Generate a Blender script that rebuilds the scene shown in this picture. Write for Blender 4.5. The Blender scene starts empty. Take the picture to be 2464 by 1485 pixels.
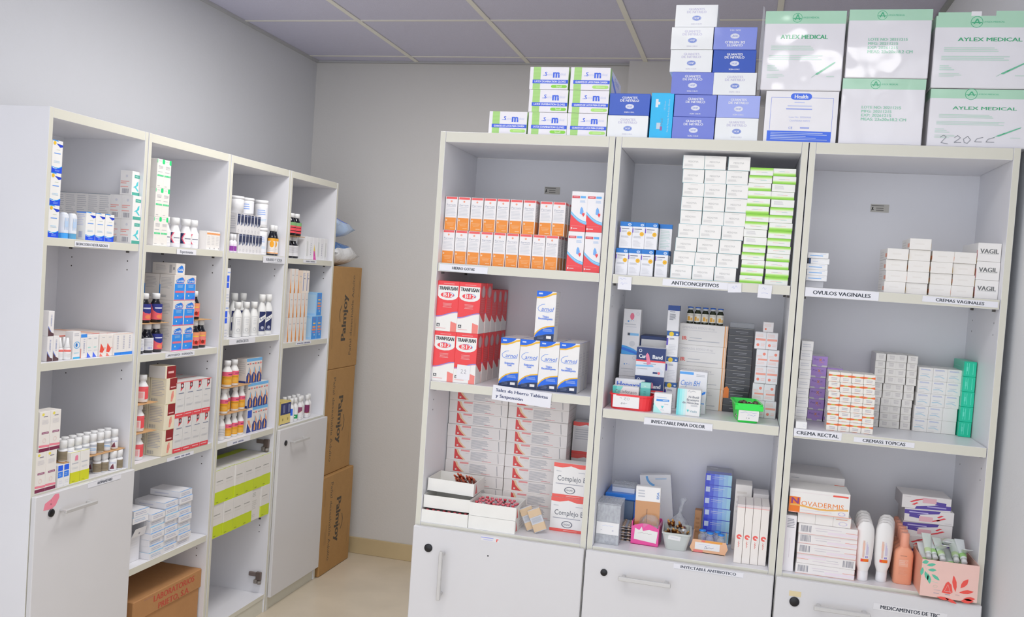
import bpy, math, random
from mathutils import Vector, Matrix
random.seed(11)
S = bpy.context.scene
COL = S.collection
# ------------------------------------------------------------------ camera, light, exposure
cam = bpy.data.objects.new('camera', bpy.data.cameras.new('camera')); COL.objects.link(cam)
YAW, PIT, ROL = -0.2474, -0.0359, 0.0688
def cam_axes(y, p, r):
    f = Vector((math.sin(y)*math.cos(p), math.cos(y)*math.cos(p), math.sin(p)))
    a = Vector((math.cos(y), -math.sin(y), 0)); b = a.cross(f)
    return a*math.cos(r)+b*math.sin(r), b*math.cos(r)-a*math.sin(r), f
ca_, cb_, cf_ = cam_axes(YAW, PIT, ROL)
cam.matrix_world = Matrix(((ca_.x, cb_.x, -cf_.x, .8805), (ca_.y, cb_.y, -cf_.y, -2.5062), (ca_.z, cb_.z, -cf_.z, 1.6023), (0, 0, 0, 1)))
cam.data.sensor_width = 36; cam.data.sensor_fit = 'HORIZONTAL'; cam.data.lens = 36*2193.0/2464
cam.data.clip_start = .05
S.camera = cam
w = bpy.data.worlds.new('world'); S.world = w; w.use_nodes = True
w.node_tree.nodes['Background'].inputs[0].default_value = (.9, .93, 1, 1)
w.node_tree.nodes['Background'].inputs[1].default_value = 1.45  # even background light, let in behind the camera as added frontal fill
S.view_settings.view_transform = 'Standard'; S.view_settings.look = 'None'
S.view_settings.gamma = 1; S.view_settings.use_curve_mapping = False
S.view_settings.exposure = .2
def area(name, loc, sx, sy, power, rot=(0, 0, 0), col=(1, .985, .96)):
    l = bpy.data.lights.new(name, 'AREA'); l.shape = 'RECTANGLE'; l.size = sx; l.size_y = sy; l.energy = power; l.color = col
    o = bpy.data.objects.new(name, l); COL.objects.link(o); o.location = loc; o.rotation_euler = rot
    return o
area('overhead_light', (-.32, .58, 2.70), .6, .9, 21)  # fill light added out of view to lift the rear walls and left bank
area('overhead_light', (.2, -1.3, 2.70), 1.0, .6, 11)
area('overhead_light', (1.2, -1.95, 2.70), .5, .5, 5)

# ------------------------------------------------------------------ colour and materials
GAIN = 1.12
def lin(c):
    return c/12.92 if c <= .04045 else ((c+.055)/1.055)**2.4
def C(h):
    if isinstance(h, tuple): return h
    c = [lin(int(h[i:i+2], 16)/255)*GAIN for i in (0, 2, 4)]; k = min(1., .88/max(max(c), 1e-6))
    return tuple(v*k for v in c)
def node(nt, t, **k):
    n = nt.nodes.new(t)
    for a, b in k.items(): setattr(n, a, b)
    return n
def mat_attr(name, rough=.5, noise=.05, nscale=40, bump=.0, bscale=60, coat=0, spec=.5, metal=0, detail=2):
    m = bpy.data.materials.new(name); m.use_nodes = True; nt = m.node_tree; p = nt.nodes['Principled BSDF']
    a = node(nt, 'ShaderNodeAttribute', attribute_name='ink')
    tc = node(nt, 'ShaderNodeTexCoord'); nz = node(nt, 'ShaderNodeTexNoise'); nz.inputs['Scale'].default_value = nscale; nz.inputs['Detail'].default_value = detail
    nt.links.new(tc.outputs['Object'], nz.inputs['Vector'])
    mr = node(nt, 'ShaderNodeMapRange'); mr.inputs['To Min'].default_value = 1-noise; mr.inputs['To Max'].default_value = 1+noise
    nt.links.new(nz.outputs['Fac'], mr.inputs['Value'])
    vm = node(nt, 'ShaderNodeVectorMath', operation='SCALE')
    nt.links.new(a.outputs['Color'], vm.inputs[0]); nt.links.new(mr.outputs['Result'], vm.inputs['Scale'])
    nt.links.new(vm.outputs['Vector'], p.inputs['Base Color'])
    p.inputs['Roughness'].default_value = rough; p.inputs['Metallic'].default_value = metal
    p.inputs['Coat Weight'].default_value = coat; p.inputs['Coat Roughness'].default_value = .06
    p.inputs['Specular IOR Level'].default_value = spec
    if bump:
        n2 = node(nt, 'ShaderNodeTexNoise'); n2.inputs['Scale'].default_value = bscale; n2.inputs['Detail'].default_value = 1
        nt.links.new(tc.outputs['Object'], n2.inputs['Vector'])
        b = node(nt, 'ShaderNodeBump'); b.inputs['Strength'].default_value = bump; b.inputs['Distance'].default_value = .01
        nt.links.new(n2.outputs['Fac'], b.inputs['Height']); nt.links.new(b.outputs['Normal'], p.inputs['Normal'])
        if coat: nt.links.new(b.outputs['Normal'], p.inputs['Coat Normal'])
    return m
def mat_clear(name, tint=(.96, .97, .98), fac=.16, rough=.08):
    m = bpy.data.materials.new(name); m.use_nodes = True; nt = m.node_tree; nt.nodes.clear()
    o = node(nt, 'ShaderNodeOutputMaterial'); mx = node(nt, 'ShaderNodeMixShader')
    t = node(nt, 'ShaderNodeBsdfTransparent'); t.inputs[0].default_value = (*tint, 1)
    p = node(nt, 'ShaderNodeBsdfPrincipled'); p.inputs['Base Color'].default_value = (.88, .9, .93, 1); p.inputs['Roughness'].default_value = rough
    n2 = node(nt, 'ShaderNodeTexNoise'); n2.inputs['Scale'].default_value = 9
    mr = node(nt, 'ShaderNodeMapRange'); mr.inputs['To Min'].default_value = fac*.6; mr.inputs['To Max'].default_value = fac*1.5
    nt.links.new(n2.outputs['Fac'], mr.inputs['Value']); nt.links.new(mr.outputs['Result'], mx.inputs[0])
    nt.links.new(t.outputs[0], mx.inputs[1]); nt.links.new(p.outputs[0], mx.inputs[2]); nt.links.new(mx.outputs[0], o.inputs[0])
    return m
MT = dict(
    card=mat_attr('printed_card', .42, .03, 30),
    film=mat_attr('film_wrapped_card', .38, .02, 20, bump=.5, bscale=9, coat=1),
    satin=mat_attr('satin_card', .3, .05, 14, bump=.15, bscale=12, coat=.25),
    plastic=mat_attr('moulded_plastic', .3, .02, 30),
    melamine=mat_attr('white_melamine', .38, .025, 5, detail=4),
    kraft=mat_attr('kraft_cardboard', .75, .08, 22, bump=.1, bscale=90, detail=4),
    metal=mat_attr('brushed_metal', .38, .04, 60, metal=.35),
    glass=mat_attr('dark_glass', .08, .05, 20, spec=.7),
    paint=mat_attr('wall_paint', .7, .02, 3, bump=.05, bscale=120, detail=4),
    tile=mat_attr('ceiling_tile_fibre', .85, .03, 60, bump=.2, bscale=220, detail=3),
    stone=mat_attr('beige_floor_stone', .32, .16, 4.5, detail=6),
    paper=mat_attr('paper', .6, .02, 20),
    poly=mat_attr('crinkled_polythene', .25, .04, 20, bump=.5, bscale=28, coat=.3),
    clear=mat_clear('clear_plastic'), frost=mat_clear('frosted_plastic', (.93, .94, .96), .34, .2))

# ------------------------------------------------------------------ mesh builder
class M:
    def __init__(s): s.v, s.f, s.c, s.m, s.s = [], [], [], [], []
    def poly(s, pts, col, mi=0, sm=False):
        i = len(s.v); s.v += [tuple(p) for p in pts]; s.f.append(tuple(range(i, i+len(pts)))); s.c.append(C(col)); s.m.append(mi); s.s.append(sm)
    def box(s, x0, x1, y0, y1, z0, z1, col, ch=0., front=None, mi=0, skip=''):
        c = ((x0+x1)/2, (y0+y1)/2, (z0+z1)/2); hx, hy, hz = (x1-x0)/2, (y1-y0)/2, (z1-z0)/2
        def P(a, b, k): return (c[0]+a, c[1]+b, c[2]+k)
        H = (hx, hy, hz)
        def add(pts, cc):
            n = (Vector(pts[1])-Vector(pts[0])).cross(Vector(pts[2])-Vector(pts[0])); m = sum((Vector(p) for p in pts), Vector())/len(pts)-Vector(c)
            s.poly(pts if n.dot(m) > 0 else pts[::-1], cc, mi)
        for ax in range(3):
            o = [i for i in range(3) if i != ax]
            for sg in (1, -1):
                nm = 'xyz'[ax]+('+' if sg > 0 else '-')
                if nm in skip: continue
                pts = []
                for a, b in ((1, 1), (-1, 1), (-1, -1), (1, -1)):
                    q = [0, 0, 0]; q[ax] = sg*H[ax]; q[o[0]] = a*(H[o[0]]-ch); q[o[1]] = b*(H[o[1]]-ch); pts.append(P(*q))
                add(pts, front if (front and nm == 'y-') else col)
        if ch > 0:
            for ax in range(3):
                o = [i for i in range(3) if i != ax]
                for a in (1, -1):
                    for b in (1, -1):
                        pts = []
                        for t, fl in ((1, 0), (-1, 0), (-1, 1), (1, 1)):
                            q = [0, 0, 0]; q[ax] = t*(H[ax]-ch)
                            q[o[0]] = a*(H[o[0]]-(ch if fl else 0)); q[o[1]] = b*(H[o[1]]-(0 if fl else ch)); pts.append(P(*q))
                        add(pts, col)
            for a in (1, -1):
                for b in (1, -1):
                    for k in (1, -1):
                        add([P(a*hx, b*(hy-ch), k*(hz-ch)), P(a*(hx-ch), b*hy, k*(hz-ch)), P(a*(hx-ch), b*(hy-ch), k*hz)], col)
        return s
    def lathe(s, prof, n=20, cx=0, cy=0, sy=1., mi=0, sm=True):
        # prof: (radius, z, colour of the band up to the next point)
        ang = [2*math.pi*i/n for i in range(n)]
        for (r0, z0, c0), (r1, z1, _) in zip(prof, prof[1:]):
            for i in range(n):
                a, b = ang[i], ang[(i+1) % n]
                pts = [(cx+r0*math.cos(a), cy+sy*r0*math.sin(a), z0), (cx+r0*math.cos(b), cy+sy*r0*math.sin(b), z0),
                       (cx+r1*math.cos(b), cy+sy*r1*math.sin(b), z1), (cx+r1*math.cos(a), cy+sy*r1*math.sin(a), z1)]
                if r0 < 1e-6: pts = pts[1:]
                elif r1 < 1e-6: pts = pts[:3]
                s.poly(pts, c0, mi, sm)
        return s
    def loft(s, rings, cols, cap0=True, cap1=True, sm=False, mi=0):
        for k in range(len(rings)-1):
            A, B = rings[k], rings[k+1]; n = len(A); cc = cols[k] if isinstance(cols, list) else cols
            for i in range(n): s.poly([A[i], A[(i+1) % n], B[(i+1) % n], B[i]], cc, mi, sm)
        c0 = cols[0] if isinstance(cols, list) else cols; c1 = cols[-1] if isinstance(cols, list) else cols
        if cap0: s.poly(rings[0][::-1], c0, mi)
        if cap1: s.poly(rings[-1], c1, mi)
        return s
    def mesh(s, name, mats='card'):
        me = bpy.data.meshes.new(name); me.from_pydata(s.v, [], s.f)
        at = me.attributes.new('ink', 'FLOAT_COLOR', 'CORNER')
        buf = []
        for f, c in zip(s.f, s.c): buf += [c[0], c[1], c[2], 1.]*len(f)
        at.data.foreach_set('color', buf)
        for k in (mats if isinstance(mats, (list, tuple)) else [mats]): me.materials.append(MT[k])
        me.polygons.foreach_set('material_index', s.m); me.polygons.foreach_set('use_smooth', s.s)
        if any(s.s):
            import bmesh
            b = bmesh.new(); b.from_mesh(me); bmesh.ops.remove_doubles(b, verts=[v for v in b.verts if any(f.smooth for f in v.link_faces)], dist=1e-5); b.to_mesh(me); b.free()
        me.update(); return me
# flat lettering, as polygons, from the built-in font
_T = {}
def glyphs(t, bold):
    k = (t, bold)
    if k not in _T:
        cu = bpy.data.curves.new('t', 'FONT'); cu.body = t; cu.size = 1; cu.resolution_u = 2; cu.offset = 0.
        ob = bpy.data.objects.new('t', cu); COL.objects.link(ob)
        me = bpy.data.meshes.new_from_object(ob)
        vs = [(v.co.x, v.co.y) for v in me.vertices]; ps = [tuple(p.vertices) for p in me.polygons]
        bpy.data.objects.remove(ob); bpy.data.meshes.remove(me); bpy.data.curves.remove(cu)
        xs = [v[0] for v in vs] or [0, 1]
        x0, x1 = min(xs), max(xs)
        _T[k] = ([((x-x0-(x1-x0)/2)/.69, y/.69-.5) for x, y in vs], ps, (x1-x0)/.69)
    return _T[k]
def cut(pts, x0, sg):
    out = []
    for (ax, ay), (bx, by) in zip(pts, pts[1:]+pts[:1]):
        da, db = sg*(ax-x0), sg*(bx-x0)
        if da >= 0: out.append((ax, ay))
        if (da > 0 > db) or (da < 0 < db): t = da/(da-db); out.append((ax+(bx-ax)*t, ay+(by-ay)*t))
    return out
def decal(m, fm, W, H, items, mi=0, sub=1, flip=False):
    rnd = random.Random(5)
    def fx(x, y): return (W-x, H-y) if flip else (x, y)
    def put(pts, col, l):
        if sub > 1:     # on a curved face, cut wide shapes into upright strips so that they follow the curve
            a, b = min(p[0] for p in pts), max(p[0] for p in pts); st = W/(2*sub)
            if b-a > st*1.05:
                n = int(math.ceil((b-a)/st))
                for i in range(n):
                    q = cut(cut(pts, a+(b-a)*i/n, 1), a+(b-a)*(i+1)/n, -1)
                    if len(q) > 2: m.poly([fm(*fx(x, y), .00012+l*.00007) for x, y in q], col, mi)
                return
        m.poly([fm(*fx(x, y), .00012+l*.00007) for x, y in pts], col, mi)
    def rect(x0, y0, x1, y1, col, l):
        for i in range(sub):
            a, b = x0+(x1-x0)*i/sub, x0+(x1-x0)*(i+1)/sub; put([(a, y0), (b, y0), (b, y1), (a, y1)], col, l)
    for l, it in enumerate(items):
        k = it[0]; o = it[-1] if isinstance(it[-1], dict) else {}
        if k == 'r': rect(it[1]*W, it[2]*H, it[3]*W, it[4]*H, it[5], l)
        elif k == 'p': put([(x*W, y*H) for x, y in it[1]], it[2], l)
        elif k == 'q':
            for a in it[1]: put([(x*W, y*H) for x, y in a], it[2], l)
        elif k == 'e':
            put([(it[1]*W+it[3]*W*math.cos(t*math.pi/8), it[2]*H+it[4]*W*math.sin(t*math.pi/8)) for t in range(16)], it[5], l)
        elif k == 'o':
            a = [(math.cos(t*math.pi/8), math.sin(t*math.pi/8)) for t in range(17)]; tk = it[6]
            for p, q in zip(a, a[1:]):
                put([(it[1]*W+it[3]*W*p[0], it[2]*H+it[4]*W*p[1]), (it[1]*W+it[3]*W*q[0], it[2]*H+it[4]*W*q[1]), (it[1]*W+it[3]*W*q[0]*(1-tk), it[2]*H+it[4]*W*q[1]*(1-tk)), (it[1]*W+it[3]*W*p[0]*(1-tk), it[2]*H+it[4]*W*p[1]*(1-tk))][::-1], it[5], l)
        elif k == 'l':
            x0, y0, x1, y1, n, col = it[1:7]; p = (y1-y0)/n
            for i in range(n):
                e = x0+(x1-x0)*rnd.uniform(.6, 1) if not o.get('c') else x1
                s0 = x0
                if o.get('c'):
                    q = (x1-x0)*rnd.uniform(0, .18); s0, e = x0+q, x1-q
                rect(s0*W, (y1-p*(i+.75))*H, e*W, (y1-p*(i+.3))*H, col, l)
        elif k == 'b':
            x0, y0, x1, y1 = it[1:5]; n = 9
            for i in range(n):
                a = x0+(x1-x0)*i/n; rect(a*W, y0*H, (a+(x1-x0)/n*rnd.uniform(.3, .7))*W, y1*H, it[5], l)
        elif k == 'k':
            pts = [(x*W, y*H) for x, y in it[1]]; hw = it[2]/2
            for (ax, ay), (bx, by) in zip(pts, pts[1:]):
                L = math.hypot(bx-ax, by-ay) or 1; nx, ny = -(by-ay)/L*hw, (bx-ax)/L*hw
                put([(ax-nx, ay-ny), (bx-nx, by-ny), (bx+nx, by+ny), (ax+nx, ay+ny)], it[3], l)
        elif k == 't':
            vs, ps, tw = glyphs(it[1], o.get('b', False)); h = it[4]*H; sx = h
            if 'w' in o: sx = o['w']*(H if o.get('rot') in (90, -90) else W)/tw
            if o.get('rot') in (90, -90) : h = it[4]*W
            if o.get('rot') in (90, -90) and 'w' not in o: sx = h
            a = math.radians(o.get('rot', 0)); ca, sa = math.cos(a), math.sin(a); sl = o.get('sl', 0)
            P = []
            for x, y in vs:
                X, Y = x*sx+y*h*sl, y*h; P.append((it[2]*W+X*ca-Y*sa, it[3]*H+X*sa+Y*ca))
            for p in ps: put([P[i] for i in p], it[5], l)
            if o.get('b'):      # heavier strokes: the same letters again, a hair to the side and above
                e = .055*h
                for p in ps: put([(P[i][0]+e*ca, P[i][1]+e*sa) for i in p], it[5], l+.35); put([(P[i][0]-e*ca, P[i][1]-e*sa) for i in p], it[5], l+.7)
def face(w, d, h, k):
    if k == 'f': return (lambda x, y, l: (x-w/2, -d/2-l, y)), w, h
    if k == 'b': return (lambda x, y, l: (w/2-x, d/2+l, y)), w, h
    if k == 'r': return (lambda x, y, l: (w/2+l, x-d/2, y)), d, h
    if k == 'l': return (lambda x, y, l: (-w/2-l, d/2-x, y)), d, h
    return (lambda x, y, l: (x-w/2, y-d/2, h+l)), w, d
def cyl(r, z0, a0, span, sy=1.):
    # label wrapped round an upright cylinder, centred on the front (-y)
    return lambda x, y, l: ((r+.0002+l)*math.sin(a0+x/r-span/2), -sy*(r+.0002+l)*math.cos(a0+x/r-span/2), z0+y)
# ------------------------------------------------------------------ objects, tags, places
LABELS = {}
def tag(o, label, cat, group=None):
    o['label'] = label; o['category'] = cat
    if group: o['group'] = group
    LABELS.setdefault(label, []).append(o.name)
    return o
def link(name, data, loc=(0, 0, 0), rz=0., parent=None, rot=None):
    o = bpy.data.objects.new(name, data); COL.objects.link(o); o.location = loc
    o.rotation_euler = rot if rot else (0, 0, rz)
    if parent: o.parent = parent
    return o
XR = (0., .509, 1.018); XL = (0., .4598, .9747, 1.4657, 1.9554)
XLF, YLF, ALF = -1.123, -.2458, .0026
def P(bank, k, u, d, z):
    if bank == 'R': return (XR[k]+u, d, z)
    s = XL[k]+u; return (XLF+s*math.sin(ALF)-d*math.cos(ALF), YLF+s*math.cos(ALF)+d*math.sin(ALF), z)
def R0(bank): return 0. if bank == 'R' else math.pi/2-ALF
EPS = .0004
class Kind:
    def __init__(s, name, parts, w, d, h): s.name, s.parts, s.w, s.d, s.h = name, parts, w, d, h   # parts: [(part name, mesh, [subparts])]
def put(kd, bank, k, u, d, z, label, cat, group=None, yaw=0., tilt=None, name=None, centre=False):
    # u, d: front left corner of the thing on the shelf (or its middle), z: what it stands on
    cu, cd = (u, d) if centre else (u+kd.w/2, d+kd.d/2)
    loc = P(bank, k, cu, cd, z+EPS)
    rot = (tilt[0], tilt[1], R0(bank)+yaw) if tilt else (0, 0, R0(bank)+yaw)
    if len(kd.parts) == 1: o = link(name or kd.name, kd.parts[0][1], loc, rot=rot)
    else:
        o = link(name or kd.name, None, loc, rot=rot); o.empty_display_size = .03
        for pn, me in kd.parts: link(pn, me, parent=o)
    return tag(o, label, cat, group)
def carton(name, w, d, h, base, f=(), r=(), l=(), t=(), b=(), mat='card', ch=.0007, flip=False, extra=None):
    m = M(); m.box(-w/2, w/2, -d/2, d/2, 0, h, base, ch)
    for k, it in (('f', f), ('r', r), ('l', l), ('t', t), ('b', b)):
        if it:
            fm, W, H = face(w, d, h, k); decal(m, fm, W, H, it, flip=flip and k == 'f')
    # the tuck flap on top: its seam is a hair-thin step
    m.box(-w/2+.0015, w/2-.0015, -d/2+.004, d/2-.001, h, h+.00025, base, 0, skip='z-')
    if extra: extra(m)
    return Kind(name, [(name, m.mesh(name, mat))], w, d, h)
ORD = ['first', 'second', 'third', 'fourth', 'fifth', 'sixth', 'seventh', 'eighth', 'ninth', 'tenth', 'eleventh', 'twelfth', 'thirteenth', 'fourteenth', 'fifteenth', 'sixteenth']
def rowname(i, n):
    if n == 1: return 'only'
    if i == 0: return 'bottom'
    if i == n-1: return 'top'
    return ORD[i]
# ------------------------------------------------------------------ the room
X0, X1, Y0, Y1, HC = -1.5226, 1.541, -2.8, 2.186, 2.725
def struct(name, m, mats, parent=None):
    o = link(name, m.mesh(name, mats), parent=parent)
    if not parent: o['kind'] = 'structure'
    return o
WALL = 'c4c5c8'
m = M(); m.box(X0-.1, X1+.1, Y0-.1, Y1+.1, -.1, 0, 'ccc0ac'); struct('floor', m, 'stone')
m = M(); m.box(X0-.1, X0, Y0-.1, Y1+.1, 0, HC+.1, WALL); struct('wall_left', m, 'paint')
m = M(); m.box(X1, X1+.1, Y0-.1, Y1+.1, 0, HC+.1, 'dcdee0'); struct('wall_right', m, 'paint')
m = M(); m.box(X0, X1, Y1, Y1+.1, 0, HC+.1, 'c8c6c3'); m.box(.235, X1, Y1-.07, Y1, 0, HC+.1, 'c6c4c2'); struct('wall_back', m, 'paint')
m = M(); m.box(X0, .235, Y1-.012, Y1, 0, .09, 'c0ad87', .002); m.box(.235, X1, Y1-.082, Y1-.07, 0, .09, 'c0ad87', .002); struct('baseboard_back', m, 'stone')
m = M(); m.box(X0, X0+.012, Y0, Y1-.012, 0, .09, 'c0ad87', .002); struct('baseboard_left', m, 'stone')
m = M(); m.box(X0, X1, Y0, Y1, HC+.02, HC+.1, 'a2a1a8'); ceil = struct('ceiling', m, 'tile')
gx = [-.925, -.305, .315, .935]; gy = [2.06, 1.40, .74, .08, -.58]
xs = [X0]+gx+[X1]; ys = [Y1]+gy+[-1.1]
for a, b in zip(xs, xs[1:]):
    for c, e in zip(ys, ys[1:]):
        if c > Y1-.01 and a > .2: c = Y1-.07
        m = M(); m.box(a+.003, b-.003, e+.003, c-.003, HC-.001, HC+.019, 'c2c1d2', .001, skip='z+')
        link('ceiling_panel', m.mesh('ceiling_panel', 'tile'), parent=ceil)
for x in gx:
    m = M(); m.box(x-.012, x+.012, -1.1, Y1, HC-.006, HC-.0015, 'dddbd0', .001); link('ceiling_grid_bar', m.mesh('ceiling_grid_bar', 'paint'), parent=ceil)
for y in gy:
    m = M(); m.box(X0, X1, y-.009, y+.009, HC-.0045, HC-.001, 'd9d7d0', .001); link('ceiling_grid_bar', m.mesh('ceiling_grid_bar', 'paint'), parent=ceil)
m = M(); m.box(X0, X0+.02, Y0, Y1, HC-.012, HC-.0015, 'aeaeae'); m.box(X0+.02, .235, Y1-.02, Y1, HC-.012, HC-.0015, 'aeaeae'); m.box(X1-.02, X1, Y0, Y1-.07, HC-.012, HC-.0015, '9a9d9c'); struct('trim_1', m, 'paint')

# ------------------------------------------------------------------ bookcases
FACE, EDGE = 'e0e0e4', 'd0cec1'
H, D = 2.004, .33
def board(x0, x1, y0, y1, z0, z1, fr=EDGE, ch=.0006, holes=()):
    m = M(); m.box(x0, x1, y0, y1, z0, z1, FACE, ch, front=fr)
    for hx, hy, hz, sx in holes:      # drilled shelf-pin holes
        m.poly([(hx+sx*.0002, hy+.0026*math.cos(t*math.pi/4), hz+.0026*math.sin(t*math.pi/4)) for t in range(8)], '4a4644')
    return m
def bookcase(bank, k, W, shelves, door, label, base=.866, bottom=.085, recess={}, lock=None, handle=None, dtop=.858):
    root = tag(link('bookcase', None, P(bank, k, 0, 0, 0), R0(bank)), label, 'bookcase', 'white melamine bookcases')
    def part(nm, m, mt='melamine', parent=root, lab=None):
        o = link(nm, m.mesh(nm, mt), parent=parent)
        if lab: o['label'] = lab
        return o
    t = .016; hz = []
    for z in shelves: hz += [z-.06, z-.09]
    part('side_panel', board(0, t, 0, D, 0, H, holes=[(t, y, z, 1) for z in hz for y in (.045, .27)]))
    part('side_panel', board(W-t, W, 0, D, 0, H, holes=[(W-t, y, z, -1) for z in hz for y in (.045, .27)]))
    part('top_panel', board(t+.0006, W-t-.0006, .0008, D, H-.03, H-.0004))
    part('back_panel', board(t, W-t, D-.004, D-.0005, .06, H-.031, FACE, 0))
    for z in shelves:
        y = recess.get(z, .003)
        part('shelf', board(t+.0015, W-t-.0015, y, D-.005, z-.025, z))
        m = M()
        for x in (t, W-t-.007):
            for yy in (.04, .27): m.box(x, x+.007, yy, yy+.008, z-.0315, z-.0255, '57534f')
        part('shelf_pin', m, 'metal')
    if base: part('shelf', board(t+.0005, W-t-.0005, .001, D-.005, base-.026, base))
    part('bottom_panel', board(t+.0005, W-t-.0005, .002, D-.005, bottom-.02, bottom))
    part('plinth', board(t+.0005, W-t-.0005, .006, .022, 0, bottom-.021))
    if door:
        m = M(); m.box(.0015, W-.0015, -.018, -.0015, .062, dtop, 'd2d1d3', .0022)
        dr = part('door', m)
        if lock:
            m = M(); m.lathe([(0, 0, '15151c'), (lock[2], 0, '15151c'), (lock[2], .003, '15151c'), (lock[2]*.8, .004, '0e0e14'), (0, .004, '0e0e14')], 20)
            q = part('lock', m, 'plastic', dr, 'black round lock'); q.location = (lock[0], -.018, lock[1]); q.rotation_euler = (math.pi/2, 0, 0)
        if handle:
            hu, hz_, L, vert = handle
            m = M()
            bx = lambda a, b, y0, y1, c, e: m.box(*((a, b, y0, y1, c, e) if not vert else (c, e, y0, y1, a, b)), 'c6c5c4', .0015)
            bx(-L/2, L/2, -.032, -.022, -.0055, .0055); bx(-L/2+.008, -L/2+.018, -.024, 0, -.004, .004); bx(L/2-.018, L/2-.008, -.024, 0, -.004, .004)
            q = part('handle', m, 'metal', dr, 'brushed bar handle'); q.location = (hu, -.018, hz_)
    root['_'] = 1; del root['_']
    return root
TP = 'e8e8ee'
def blur(x0, x1, y, h, col):
    # a word too small to read: a run of little strokes
    n = 7; p = (x1-x0)/n
    return ('q', [[(x0+p*i, y-h/2), (x0+p*(i+.72), y-h/2), (x0+p*(i+.72), y+h/2*(.5+.5*((i*5) % 3)/2)), (x0+p*i, y+h/2)] for i in range(n)], col)
def shelf_label(root, u0, u1, z0, z1, lines, y=-.0006, tilt=0., th=.5, col='3a3f4a', paper=TP, fit=None, serif=False, ul=False, lab=None, border=False):
    m = M(); w, h = u1-u0, z1-z0; m.box(-w/2, w/2, -.0004, 0, -h/2, h/2, paper)
    it = []
    n = len(lines)
    if border: it += [('r', .01, .03, .99, .07, 'b9bcc4'), ('r', .01, .93, .99, .97, 'b9bcc4')]
    for i, s in enumerate(lines):
        if isinstance(s, tuple): it.append(s)
        else:
            o = {'b': True}
            if fit: o['w'] = fit[i] if isinstance(fit, list) else fit
            it.append(('t', s, .5, (n-i-.5)/n, th/n, col, o))
            if ul: it.append(('r', .2, .12, .85, .16, col))
    decal(m, lambda x, yy, l: (x-w/2, -.0004-l, yy-h/2), w, h, it)
    o = link('shelf_label', m.mesh('shelf_label', 'paper'), ((u0+u1)/2, y, (z0+z1)/2), parent=root, rot=(0, tilt, 0))
    if lab: o['label'] = lab
    return o
S1, S2, S2A, BZ = 1.626, 1.252, 1.281, .866
r1 = bookcase('R', 0, .5065, (S1, S2A), True, 'white bookcase nearest the open floor, its door with an upright handle', lock=(.052, .799, .012), handle=(.1, .732, .142, True))
r2 = bookcase('R', 1, .506, (S1, S2), True, 'middle white bookcase of the right bank, holding bins and contraceptive cartons', lock=(.056, .803, .0095), handle=(.17, .801, .142, False))
r3 = bookcase('R', 2, .5, (S1, S2), True, 'white bookcase against the right wall, with cream cartons on its shelves', lock=(.0515, .800, .0125), handle=(.167, .800, .138, False))
LW = [XL[i+1]-XL[i]-.004 for i in range(4)]
l1 = bookcase('L', 0, LW[0], (1.622, 1.246), True, 'nearest white bookcase of the left bank, showing its broad blank side', base=.853, lock=(.067, .787, .0125), handle=(.165, .787, .142, False), dtop=.848)
l2 = bookcase('L', 1, LW[1], (1.622, 1.239, .857, .485), False, 'doorless white bookcase with a brown carton at its foot, second from the left', base=None)
l3 = bookcase('L', 2, LW[2], (1.618, 1.267, .845, .455), False, 'doorless white bookcase with lime banded cartons low down, hinges showing', base=None, recess={.455: .045})
l4 = bookcase('L', 3, LW[3], (1.613, 1.226), True, 'farthest white bookcase of the left bank, beside the brown carton stack', base=.840, lock=(.06, .765, .0125), handle=(.167, .765, .15, False), dtop=.832)
# lettered slips on the shelf edges (shelf fronts are 3 mm back from the uprights)
E_ = .0022
shelf_label(r1, .022, .168, S1-.024, S1-.003, ['HIERRO GOTAS'], y=E_, fit=.46, th=.36, tilt=.012, border=True)
shelf_label(r1, .207, .379, 1.242, 1.284, [('t', 'Sales de Hierro Tabletas', .5, .7, .21, '36406a', {'b': True, 'w': .88}), ('t', 'y Suspensión', .295, .3, .21, '36406a', {'b': True, 'w': .46})], y=-.0002, tilt=.05)
shelf_label(r2, .155, .329, S1-.022, S1-.003, ['ANTICONCEPTIVOS'], y=E_, fit=.72, th=.5)
hand = 'a9b2d6'
shelf_label(r2, .034, .071, 1.585, 1.621, [('k', [(.1, .8), (.2, .88), (.28, .75), (.4, .86), (.6, .82)], .0007, hand), ('k', [(.2, .45), (.3, .55), (.35, .38), (.5, .52), (.7, .5)], .0007, hand)], y=-.0004)
shelf_label(r2, .329, .364, 1.5985, 1.6225, [('k', [(.3, .5), (.4, .7), (.45, .4), (.6, .75), (.7, .55)], .0007, hand)], y=-.0004, tilt=-.06)
shelf_label(r2, .407, .442, 1.589, 1.624, [('k', [(.3, .7), (.4, .8), (.5, .65), (.6, .75)], .0007, hand), ('k', [(.25, .35), (.5, .4), (.75, .36)], .0007, hand)], y=-.0004, tilt=.03)
shelf_label(r2, .133, .317, S2-.031, S2-.011, ['INYECTABLE PARA DOLOR'], y=E_-.001, fit=.78, th=.45, border=True)
shelf_label(r2, .243, .427, .842, .857, ['INYECTABLE ANTIBIOTICO'], y=-.0184, fit=.79, th=.5, col='4a5060', border=True)
shelf_label(r3, .0175, .199, S1-.024, S1-.001, ['OVULOS VAGINALES'], y=E_, fit=.78, th=.42)
shelf_label(r3, .303, .479, S1-.019, S1-.004, ['CREMAS VAGINALES'], y=E_, fit=.64, th=.5, tilt=.02)
shelf_label(r3, .0175, .137, S2-.02, S2, ['CREMA RECTAL'], y=E_, fit=.88, th=.45)
shelf_label(r3, .167, .314, S2-.019, S2-.006, ['CREMASS TOPICAS'], y=E_, fit=.7, th=.62)
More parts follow.
